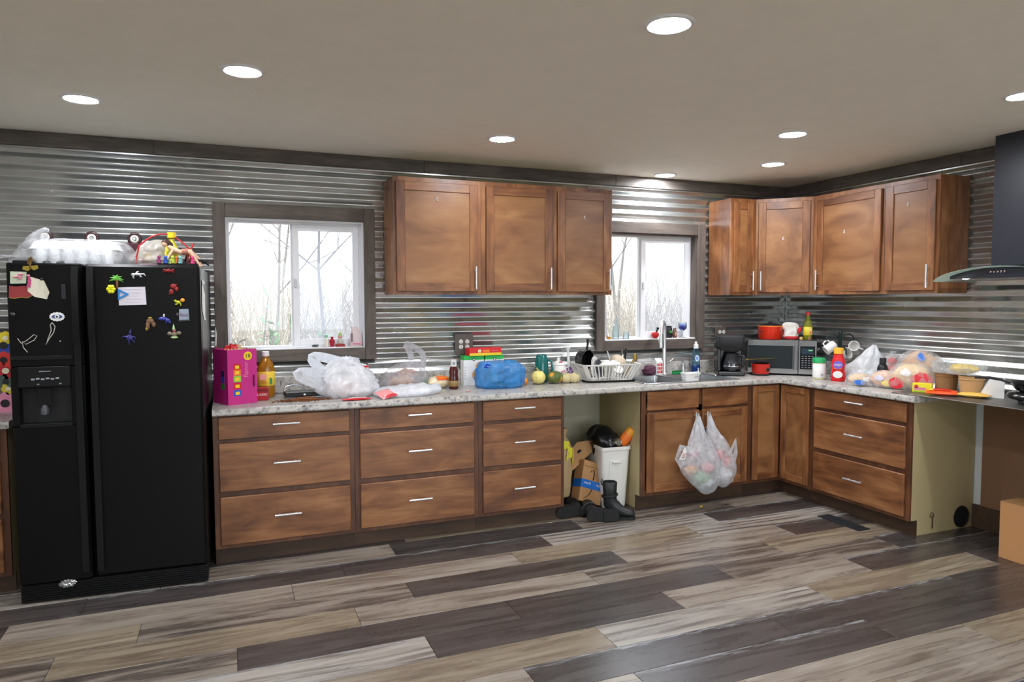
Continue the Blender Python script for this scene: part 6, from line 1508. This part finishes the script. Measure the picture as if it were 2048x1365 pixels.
t = mag('flower_magnet', 'acid yellow flower-shaped magnet beside the palm', .018, 1.587); lump(t, 'petals', [(.012 * math.cos(a), .014 * math.sin(a), .010, .010) for a in [k * PI / 3 for k in range(6)]], toy('acid', (226, 226, 30))); lump(t, 'middle', [(0, 0, .006, .006)], toy('acid2', (200, 200, 20)))
t = mag('note_paper', 'white typed note on the fridge door', .113, 1.550, 'note', 'papers on the fridge')
flat(t, 'sheet', [(-.062, -.046), (.064, -.042), (.060, .050), (-.064, .046)], P_('note_white', (220, 214, 222), rough=.7), .001)
b = MB()
for k in range(5): b.box(-.03 + .006 * (k % 2), -.0016, .034 - .016 * k, .045 - .01 * (k % 3), -.001, .0355 - .016 * k)
b.build('typed_lines', P_('print_lilac', (176, 170, 186)), t, smooth=0)
t = mag('triangle_magnet', 'blue open triangle magnet holding the note', .072, 1.560, y=-.4034)
flat(t, 'frame_bar', [(-.024, -.026), (-.016, -.026), (-.016, .026), (-.024, .026)], toy('azure', (40, 130, 200)), .005); flat(t, 'frame_bar', [(-.022, .028), (-.024, .019), (.018, -.002), (.026, .002)], toy('azure', ()), .005, -.0002); flat(t, 'frame_bar', [(-.024, -.028), (.026, .0), (.018, .006), (-.022, -.018)], toy('azure', ()), .005, -.0004)
def critter(name, label, x, z, c, spots, limbs=(), tail=None):
    t = mag(name, label, x, z); lump(t, 'body', spots, toy(name, c)); b = MB()
    for l in limbs: b.tube([(p[0], -.006, p[1]) for p in l], [.0045, .004, .002][:len(l)] if len(l) == 3 else .004, 6)
    if limbs: b.build('limbs', toy(name, c), t, smooth=60)
    return t
critter('gecko_magnet', 'white gecko magnet high on the fridge door', .141, 1.662, (206, 208, 210), [(-.02, .0, .010, .008), (.0, .002, .016, .007)], (((-.018, 0), (-.022, -.014), (-.016, -.020)), ((.008, .002), (.014, -.012), (.02, -.01)), ((.012, .002), (.028, .004), (.036, -.006)), ((-.008, .004), (-.002, .014), (.006, .016))))
critter('crab_magnet', 'dark red crab magnet at the top right of the fridge door', .286, 1.683, (130, 24, 30), [(0, 0, .018, .008), (-.02, .004, .008, .006), (.02, .004, .008, .006)], (((-.01, 0), (-.022, -.008), (-.028, -.004)), ((.01, 0), (.022, -.008), (.028, -.004)), ((0, 0), (0, .01), (.004, .013))))
critter('parrot_magnet', 'large dark red bird magnet on the fridge door', .300, 1.588, (140, 26, 32), [(.006, .014, .016, .014), (-.004, -.014, .012, .014), (.02, .0, .010, .012)], (((0, .01), (.018, .024), (.024, .02)), ((0, -.01), (-.012, -.022), (-.016, -.03))))
critter('frog_magnet', 'lime frog magnet with orange flower on the fridge door', .333, 1.520, (196, 200, 40), [(-.006, .0, .010, .008), (-.018, .004, .006, .005)], (((-.004, 0), (-.014, -.012), (-.022, -.010)), ((0, 0), (.006, -.014), (.004, -.020)), ((-.01, .002), (-.02, .010), (-.028, .008))))
lump(bpy.data.objects['frog_magnet'], 'orange_flower', [(.014, .010, .011, .010)], toy('flower_orange', (240, 160, 50)))
t = mag('photo_magnet', 'small framed photo magnet on the fridge door', .352, 1.455); flat(t, 'photo_frame', [(-.024, -.028), (.024, -.026), (.022, .030), (-.022, .028)], P_('photo_grey', (150, 160, 176), rough=.4), .004); flat(t, 'photo_hills', [(-.02, -.010), (.02, -.012), (.018, .006), (.0, .0), (-.018, .010)], P_('photo_violet', (120, 110, 130)), .001, -.0042); flat(t, 'stand', [(-.026, -.036), (.028, -.034), (.028, -.026), (-.026, -.028)], P_('bar_grey', ()), .010); lump(t, 'pebble', [(-.03, .0, .008, .010)], P_('pebble', ()))
critter('owl_magnet', 'brown and gold bird magnet in the middle of the fridge door', .186, 1.412, (120, 86, 60), [(.006, .010, .018, .014), (-.006, -.014, .010, .022), (.022, -.008, .010, .014)], ()); lump(bpy.data.objects['owl_magnet'], 'gold_crest', [(.006, .026, .010, .006), (-.012, -.03, .006, .010)], toy('mustard', ()))
critter('whale_magnet', 'shiny blue dolphin magnet right of the brown bird', .257, 1.430, (54, 62, 150), [(-.006, .004, .022, .009), (.016, -.004, .012, .009), (.026, -.014, .006, .008)], (((0, .008), (.0, .018), (.004, .020)), ((.01, -.004), (.008, -.016), (.012, -.02)))); lump(bpy.data.objects['whale_magnet'], 'white_fin', [(.0, .020, .004, .009)], wht)
critter('turtle_magnet', 'dark blue sea-turtle magnet low on the fridge door', .094, 1.338, (40, 40, 110), [(.0, .0, .016, .016), (.004, .024, .006, .012)], (((-.008, .004), (-.026, .006), (-.034, .002)), ((.01, .002), (.024, .004), (.026, -.008)), ((-.004, -.01), (-.002, -.026), (.0, -.038)), ((.01, -.008), (.02, -.02), (.022, -.026)), ((.004, .02), (.006, .036), (.008, .044))))
t = mag('clown_magnet', 'small jester figure magnet with pointed green hat', .303, 1.362); lump(t, 'body', [(0, -.010, .014, .012), (-.022, -.006, .012, .010), (.022, -.004, .012, .010)], toy('jester_body', (120, 110, 90))); lump(t, 'head', [(0, .010, .009, .009)], toy('jester_face', (170, 90, 90))); MB().lathe([(.008, .016), (.004, .032), (0, .046)], 10, 0, T(-.002, -.006, 0)).build('hat', toy('jester_green', (150, 190, 130)), t); lump(t, 'skirt', [(0, -.026, .018, .006)], toy('jester_skirt', (190, 220, 160)))
t = thing('white_glove', 'white cloth hanging on the right side of the fridge', 'cloth', F(.4345, -.27, 1.54), rot=(0, 0, FA))
R_ = []
for z, y0, y1 in ((.10, -.03, .03), (.06, -.04, .06), (.02, -.055, .11), (-.03, -.06, .14), (-.07, -.045, .13), (-.10, .02, .11), (-.12, .06, .10)):
    R_.append([(.001, y0, z), (.006 + .010 * noise.noise(Vector((z * 20, 1, 0))), (y0 + y1) / 2, z), (.001 + .02 * max(0, -z), y1, z), (.0005, (y0 + y1) / 2, z)])
MB().loft(R_).build('cloth_body', P_('cloth_white', (232, 230, 226), rough=.9), t, smooth=60); MB().lathe([(0, 0), (.012, 0), (.012, .006), (0, .008)], 12, 0, T(.004, 0, .085, 0, PI / 2)).build('magnet_button', white, t)
t = thing('foil_wrapper', 'crumpled clear wrapper caught at the fridge kick grille', 'wrapper', F(-.227, -.399, .089)); blob((0, 0, 0), (.030, .006, .016), 131, .4, 4, 24, 14, ridge=.5).build('wrapper_film', P_('silver_foil', (190, 190, 190), rough=.15, metal=.9), t, smooth=0); blob((.02, -.002, -.006), (.012, .005, .008), 133, .4, 4, 14, 8, ridge=.5).build('torn_corner', P_('silver_foil', ()), t, smooth=0)

# ------------------------------------------------------------------ on top of the fridge
FT = 1.7056
t = thing('skate', 'upturned inline skate with three wheels behind the clear bag', 'skate', F(-.14, -.02, FT + .002), rot=(0, 0, FA))
MB().box(-.25, -.05, 0, .17, .05, .055, .015).build('boot_shell', blkm, t); MB().box(-.24, -.014, .055, .24, .014, .14, .004).build('chassis', P_('maroon_frame', (66, 26, 34), rough=.4), t)
for x in (-.215, .005, .215):
    wv = MB().tube([(x + .028 * math.cos(a), 0, .166 + .028 * math.sin(a)) for a in [2 * PI * k / 22 for k in range(22)]], .010, 8, closed=True, flat=1.0).build('wheel', P_('tyre_maroon', (52, 26, 30), rough=.4), t, smooth=60)
    MB().tube([(x + .016 * math.cos(a), -.006, .166 + .016 * math.sin(a)) for a in [2 * PI * k / 18 for k in range(18)]], .0062, 8, closed=True).build('hub', P_('hub_white', (220, 216, 206), rough=.4), wv, smooth=60)
    MB().tube([(x, -.016, .166), (x, .016, .166)], .008, 10).build('bearing', m_steel, wv)
t = thing('food_tray_pack', 'white moulded tray of cups inside the clear bag on the fridge', 'tray', F(-.155, -.235, FT + .006), rot=(0, 0, FA))
b = MB(); b.loft([[(x, y, z) for x, y in rrect(w0, d0, .02)] for w0, d0, z in ((.36, .17, 0), (.38, .19, .075), (.40, .20, .078), (.36, .17, .115), (.33, .15, .12))]); b.build('tray_shell', P_('tray_white', (232, 234, 238), rough=.35), t)
for k in range(6): MB().lathe([(.026, .0), (.030, .04), (.027, .075)], 14, 0, T(-.15 + .060 * k, -.082, .004)).build('cup', P_('tray_white', ()), t, smooth=50)
t = thing('clear_fridge_bag', 'large clear plastic bag on top of the fridge', 'plastic bag', F(-.165, -.225, FT + .0005), rot=(0, 0, FA))
sack([(.0, 0, 0, .27, .12), (0, 0, .03, .30, .135), (0, 0, .08, .265, .13), (0.0, 0, .115, .24, .12), (0, 0, .135, .19, .09), (0, .01, .142, .08, .04)], 141, .012, floor=.0005).build('bag_film', f_clear, t, smooth=70)
sack([(-.27, 0, .05, .05, .06), (-.33, .01, .045, .03, .045), (-.39, 0, .03, .025, .03), (-.40, 0, .02, .008, .01)], 143, .012, n=14, seg=24).build('bag_tail', f_clear, t, smooth=70)
sack([(-.19, .0, .12, .05, .03), (-.17, 0, .16, .035, .03), (-.145, 0, .19, .02, .015), (-.14, 0, .20, .004, .004)], 147, .012, n=12, seg=22).build('bag_corner', f_clear, t, smooth=70)
t = thing('grey_fridge_bag', 'pale grey bag of party things on the fridge', 'plastic bag', F(.20, -.16, FT + .0005), rot=(0, 0, FA))
sack([(0, 0, 0, .10, .06), (0, 0, .04, .125, .075), (.0, 0, .09, .10, .06), (.01, 0, .135, .055, .035), (.015, 0, .155, .015, .012)], 151, .014, floor=.0005).build('bag_film', film('beige_film', (206, 200, 190), .75), t, smooth=70); blob((-.03, -.055, .06), (.022, .010, .018), 152, .2).build('yellow_print', P_('faded_yellow', (226, 200, 120)), t); blob((-.05, -.06, .04), (.03, .010, .012), 153, .2).build('pink_print', P_('faded_pink', (226, 190, 186)), t)
t = bottle('lemon_bottle', 'lemon-yellow bottle with green label on the fridge', 'bottle', F(.285, -.235, FT + .0005), [(0, 0), (.033, 0), (.036, .006), (.036, .085), (.03, .115), (.015, .14), (.014, .155), (0, .155)], P_('lemon_liquid', (214, 206, 70), rough=.15), [(0, .192), (.022, .190), (.023, .162), (.016, .158)], P_('lemon_cap', (240, 206, 30), rough=.4), (.01, .062, .0366, P_('label_lime', (90, 176, 70))))
b = MB(); card(b, -.024, .024, .066, .085, -.0352, 0); b.build('label_print', P_('label_lemon', (230, 220, 60)), t, smooth=0); lettering('LEMON', .012, wht, t, (0, -.038, .04))
t = thing('red_hose', 'thin red tube looped over the fridge things', 'tube', F(.20, -.25, FT)); rm_ = P_('hose_red', (190, 40, 40), rough=.4)
def redp(u): return (-.08 + .25 * u + .01, 0, .075 + .115 * math.sin(PI * (.12 + .76 * u)) - .02 * u)
MB().tube([(-.085, 0, .0), (-.085, 0, .05)] + [redp(k / 14) for k in range(15)] + [(.18, 0, .06), (.165, 0, .004)], .0042, 8).build('tube_body', rm_, t, smooth=60); MB().tube([(.165, -.01, .06), (.185, -.01, .11), (.195, -.01, .135)], .0045, 8).tube([(.165, -.01, .062), (.16, -.01, .004)], .0045, 8).build('tube_tail', rm_, t, smooth=60)
t = thing('fashion_doll', 'small bare plastic doll bent over on the fridge', 'doll', F(.33, -.30, FT), rot=(0, 0, FA)); sk_in = P_('doll_vinyl', (220, 180, 150), rough=.45)
b = MB(); b.tube([(-.055, 0, .112), (-.03, 0, .095), (.0, 0, .082), (.035, 0, .085), (.06, 0, .082)], [.009, .016, .013, .017, .014], 12).tube([(.055, .008, .082), (.085, .012, .055), (.105, .014, .008)], [.013, .009, .006], 10).tube([(.055, -.010, .082), (.075, -.016, .05), (.10, -.018, .005)], [.013, .009, .006], 10).tube([(-.03, .012, .095), (-.04, .022, .06), (-.05, .02, .02)], [.007, .006, .004], 8).tube([(-.03, -.012, .095), (-.055, -.02, .05), (-.085, -.02, .006)], [.007, .006, .004], 8); b.ell((-.072, 0, .125), (.015, .013, .017), 14, 10); b.build('doll_body', sk_in, t, smooth=70)
MB().ell((-.070, .004, .132), (.018, .016, .016), 14, 10).tube([(-.06, .004, .135), (-.045, .01, .12), (-.035, .014, .09)], [.014, .014, .006], 10).build('hair', P_('doll_hair', (70, 40, 34), rough=.6), t, smooth=70); MB().tube([(.012, 0, .083), (.042, 0, .086)], [.0175, .0185], 14).build('swimsuit', P_('doll_suit', (170, 110, 90), rough=.5), t)
t = thing('black_cable', 'black cable trailing over the right end of the fridge', 'cable', F(.38, -.10, FT)); MB().tube([(-.06, .1, .01), (-.03, .06, .10), (.0, 0, .10), (.03, -.05, .04), (.02, -.16, .008)], .006, 8).build('cord', blkm, t, smooth=60); MB().tube([(.02, -.16, .010), (.015, -.19, .010)], [.009, .007], 10).build('plug', blkm, t)
for i, (x, y, c, lb) in enumerate(((.265, -.335, (50, 90, 190), 'blue toy figure on the fridge edge'), (.300, -.345, (190, 206, 60), 'lime toy figure on the fridge edge'), (.335, -.34, (120, 190, 190), 'aqua toy figure on the fridge edge'), (.395, -.335, (220, 70, 130), 'hot pink toy figure on the fridge edge'), (.235, -.345, (150, 60, 110), 'plum toy figure on the fridge edge'), (.315, -.31, (226, 120, 60), 'orange toy figure on the fridge edge'))):
    t = thing('toy_figure', lb, 'toy', F(x, y, FT + .0198), rot=(0, 0, i * .7), group='toy figures on the fridge'); m0 = toy('fig%d' % i, c)
    MB().lathe([(0, 0), (.010, 0), (.011, .004), (.007, .016), (.009, .022), (0, .026)], 12).build('body', m0, t, smooth=60); MB().ell((0, 0, .032), (.009, .008, .009), 12, 8).build('head', m0, t, smooth=70); MB().tube([(-.016, 0, .014), (0, 0, .02), (.016, 0, .014)], .004, 6).build('arms', m0, t, smooth=60)
for x, lb in ((.10, 'black marker pen lying on the fridge edge'), (.17, 'plum felt pen lying on the fridge edge')):
    m0 = blkm if x < .15 else P_('plum_pen', (110, 50, 70), rough=.4)
    t = thing('marker_pen', lb, 'pen', F(x, -.345, FT + .0085), rot=(0, PI / 2, FA), group='pens on the fridge'); MB().lathe([(0, -.05), (.006, -.05), (.007, -.045), (.007, .02), (0, .02)], 12).build('barrel', m0, t, smooth=40); MB().lathe([(0, .06), (.006, .058), (.008, .022), (.0075, .02)], 12).build('cap', m0, t, smooth=40)
t = thing('hair_brush', 'black hairbrush overhanging the right fridge corner', 'hairbrush', F(.40, -.30, FT + .034), rot=(0, 0, .3)); MB().tube([(-.05, 0, -.012), (.0, 0, .012), (.05, -.0, .0), (.075, 0, -.02)], [.006, .012, .011, .006], 10, flat=.6).build('handle', blk, t, smooth=60); MB().ell((-.06, 0, -.014), (.03, .016, .010), 14, 8).build('brush_head', blkm, t, smooth=70)
t = thing('wall_trinket', 'small white and red trinket hanging between fridge and window', 'trinket', (-.628, -.052, 1.26)); MB().tube([(0, 0, .10), (.003, 0, .06), (0, 0, .0), (-.004, 0, -.07)], [.003, .010, .012, .005], 10, flat=.5).build('ornament', wht, t, smooth=60); MB().tube([(0, -.006, -.02), (.0, -.007, -.09)], [.006, .003], 8).build('tassel', P_('tassel_red', (176, 60, 60)), t)

# ------------------------------------------------------------------ left edge: flower board beside the fridge
t = thing('flower_board', 'painted board of bright flowers left of the fridge', 'painted board', (-1.865, -.275, CT + .0005))
MB().box(-.20, -.008, 0, .20, .008, .43, .002).build('board', P_('board_olive', (110, 96, 80), rough=.8, var=.15), t)
for i, (x, z, r, c) in enumerate(((.175, .37, .06, (60, 80, 180)), (.20, .41, .04, (226, 206, 50)), (.165, .29, .05, (226, 60, 50)), (.19, .23, .05, (200, 40, 50)), (.17, .17, .045, (80, 96, 86)), (.185, .13, .035, (220, 200, 60)), (.17, .05, .065, (236, 150, 180)), (.06, .3, .06, (226, 120, 60)), (.04, .12, .07, (200, 90, 160)), (-.08, .25, .07, (70, 110, 190)), (-.1, .08, .06, (226, 206, 70)))):
    x = min(x, .2 - r * .55); b = MB(); disc(b, x, z, r * .34, -.0125 - .0003 * i, 1, 14, .001)
    for k in range(8):
        a = k * PI / 4; disc(b, x + r * .6 * math.cos(a), z + r * .6 * math.sin(a), r * .36, -.0083 - .0004 * i - .0001 * k, 0, 12, .0008)
    b.build('painted_flower', [P_('petal_%d' % i, c, rough=.7), P_('flower_heart_%d' % (i % 2), ((40, 36, 40), (240, 230, 200))[i % 2], rough=.7)], t, smooth=0)

# ------------------------------------------------------------------ window sills
SZ = WZ[0] + .0125
t = thing('pebble_dish', 'tiny grey pebble on the left window sill', 'pebble', (-.008, .0, SZ)); blob((0, 0, .008), (.02, .012, .009), 161, .3, 2, 14, 10, -.8).build('stone', P_('pebble', ()), t); blob((.014, 0, .012), (.010, .008, .006), 162, .3, 2, 12, 8, -.8).build('chip', P_('pebble2', (120, 120, 122)), t)
bottle('vial', 'slim clear vial with green cap on the left window sill', 'bottle', (.068, .0, SZ), [(0, 0), (.012, 0), (.013, .004), (.012, .055), (.008, .065), (0, .066)], P_('vial_cream', (226, 222, 200), rough=.3), [(0, .082), (.008, .081), (.009, .064)], P_('vial_green', (110, 190, 140)))
t = thing('red_vase', 'small glossy red vase on the left window sill', 'vase', (.105, .0, SZ)); MB().lathe([(0, 0), (.011, 0), (.012, .004), (.016, .022), (.019, .038), (.014, .052), (.008, .056), (.009, .064), (.014, .068), (.012, .068), (.007, .06)], 20).build('vase_body', P_('vase_red', (176, 20, 50), rough=.15), t, smooth=50); MB().lathe([(.0195, .036), (.0205, .038), (.0195, .040)], 20).build('band', P_('vase_dark', (110, 10, 30), rough=.2), t)
t = thing('gnome_figurine', 'small figurine with green hat on red base on the left sill', 'figurine', (.160, .002, SZ)); MB().lathe([(0, 0), (.032, 0), (.033, .008), (.028, .016), (.018, .020), (0, .02)], 18).build('base', P_('fig_base', (150, 44, 44)), t, smooth=45); MB().lathe([(0, .02), (.018, .02), (.021, .035), (.015, .055), (0, .058)], 16).build('body', P_('fig_body', (190, 190, 180)), t, smooth=50); MB().ell((0, 0, .066), (.015, .014, .014), 14, 10).build('head', P_('fig_face', (214, 150, 140)), t, smooth=70); MB().lathe([(.014, .074), (.012, .085), (.006, .098), (0, .10)], 14).build('hat', P_('fig_hat', (170, 190, 110)), t, smooth=50); MB().tube([(-.013, -.012, .036), (0, -.017, .030), (.013, -.012, .036)], .004, 6).build('scarf', red, t)
t = thing('sugar_bag', 'white and pink paper packet in the left window corner', 'packet', (.268, .004, SZ), -.2); sack([(0, 0, 0, .036, .016), (0, 0, .02, .042, .021), (0, 0, .07, .040, .020), (-.005, 0, .105, .030, .012), (-.012, 0, .135, .02, .004)], 171, .004, n=16, floor=.0003).build('packet_body', P_('packet_pale', (226, 206, 206), rough=.5), t, smooth=60); MB().box(-.034, -.0235, .03, -.022, -.021, .09).build('printed_text', P_('packet_ink', (130, 110, 120)), t, smooth=0); MB().box(-.02, -.0245, .012, .035, -.022, .022).build('printed_band', pnk, t, smooth=0)
t = thing('amber_glass', 'small amber glass animal on the sink window sill', 'figurine', (2.275, .0, SZ)); ag = P_('amber_glass', (206, 150, 50), rough=.1, trans=.5); MB().ell((0, 0, .012), (.022, .012, .011), 14, 8).build('body', ag, t, smooth=70); MB().ell((-.02, 0, .020), (.009, .008, .008), 12, 8).build('head', ag, t, smooth=70)
bottle('clear_bottle', 'tall clear glass bottle on the sink window sill', 'bottle', (2.335, .005, SZ), [(0, 0), (.026, 0), (.028, .006), (.028, .085), (.014, .115), (.010, .13), (.010, .165), (.013, .17), (.009, .17), (.009, .13), (.025, .085), (.025, .008), (0, .006)], glass('bottle_glass', (240, 246, 246), haze=.15))
bottle('clear_jar', 'short clear glass jar on the sink window sill', 'jar', (2.43, .005, SZ), [(0, 0), (.024, 0), (.026, .005), (.026, .05), (.022, .056), (.022, .062), (.019, .062), (.022, .05), (.022, .006), (0, .006)], glass('bottle_glass', ()))
t = thing('red_apple', 'red ceramic apple with black bird on the sink window sill', 'ornament', (2.705, .0, SZ)); MB().lathe([(0, .002), (.012, 0), (.028, .012), (.033, .028), (.028, .046), (.014, .052), (0, .047)], 22).build('apple_body', P_('apple_red', (196, 34, 34), rough=.15), t, smooth=60); MB().tube([(.012, 0, .050), (.020, 0, .068), (.030, 0, .082), (.044, 0, .086)], [.008, .007, .008, .003], 10).ell((.020, 0, .084), (.009, .008, .008), 12, 8).build('bird', blk, t, smooth=60)
t = thing('black_jar', 'black jar with green leaf print on the sink window sill', 'jar', (2.838, .0, SZ)); MB().lathe([(0, 0), (.024, 0), (.027, .006), (.031, .05), (.027, .085), (.022, .09), (.025, .10), (.021, .10), (.02, .088), (0, .08)], 22).build('jar_body', blkm, t, smooth=50)
b = MB()
for a in (PI / 2, PI / 2 + .6, PI / 2 - .6, PI / 2 + 1.25, PI / 2 - 1.25): b.add([(0, -.0318, .045), (.010 * math.cos(a - .35), -.0325, .045 + .012 * math.sin(a - .35)), (.022 * math.cos(a), -.0315, .045 + .024 * math.sin(a)), (.010 * math.cos(a + .35), -.0325, .045 + .012 * math.sin(a + .35))], [(0, 1, 2, 3)])
b.build('leaf_print', P_('leaf_green', (80, 160, 70)), t, smooth=0)
t = thing('owl_figurine', 'brown carved owl figurine on the sink window sill', 'figurine', (2.897, .0, SZ)); MB().lathe([(0, 0), (.018, 0), (.021, .02), (.019, .05), (.015, .058), (.016, .07), (.010, .082), (0, .084)], 18).build('body', P_('owl_brown', (110, 66, 54), rough=.4), t, smooth=50); MB().ell((0, -.017, .03), (.011, .006, .018), 12, 8).build('belly', P_('owl_tan', (190, 150, 130)), t, smooth=70); MB().ell((-.006, -.013, .066), (.004, .004, .004), 8, 6).ell((.006, -.013, .066), (.004, .004, .004), 8, 6).build('eyes', wht, t)
t = thing('blue_goblet', 'stemmed glass filled with bright blue beads on the sink sill', 'goblet', (2.975, .0, SZ)); MB().lathe([(0, 0), (.028, 0), (.028, .003), (.006, .008), (.005, .045), (.012, .058), (.032, .075), (.037, .098), (.033, .125), (.030, .125), (.034, .098), (.029, .078), (.010, .062), (0, .058)], 24).build('glass_body', glass('bottle_glass', ()), t, smooth=50)
blob((0, 0, .088), (.031, .031, .024), 181, .1, 5, 26, 16).build('blue_beads', P_('cobalt', (30, 50, 200), rough=.3), t, smooth=70)
tag(blob((0, 0, 0), (.018, .012, .006), 190, .3, 3, 16, 8, -.7).build('pink_crumb', P_('crumb_pink', (200, 160, 160), rough=.9), loc=(.93, -.46, Z + .0045)), 'pink scrap on the counter near the sauce bottle', 'crumb')
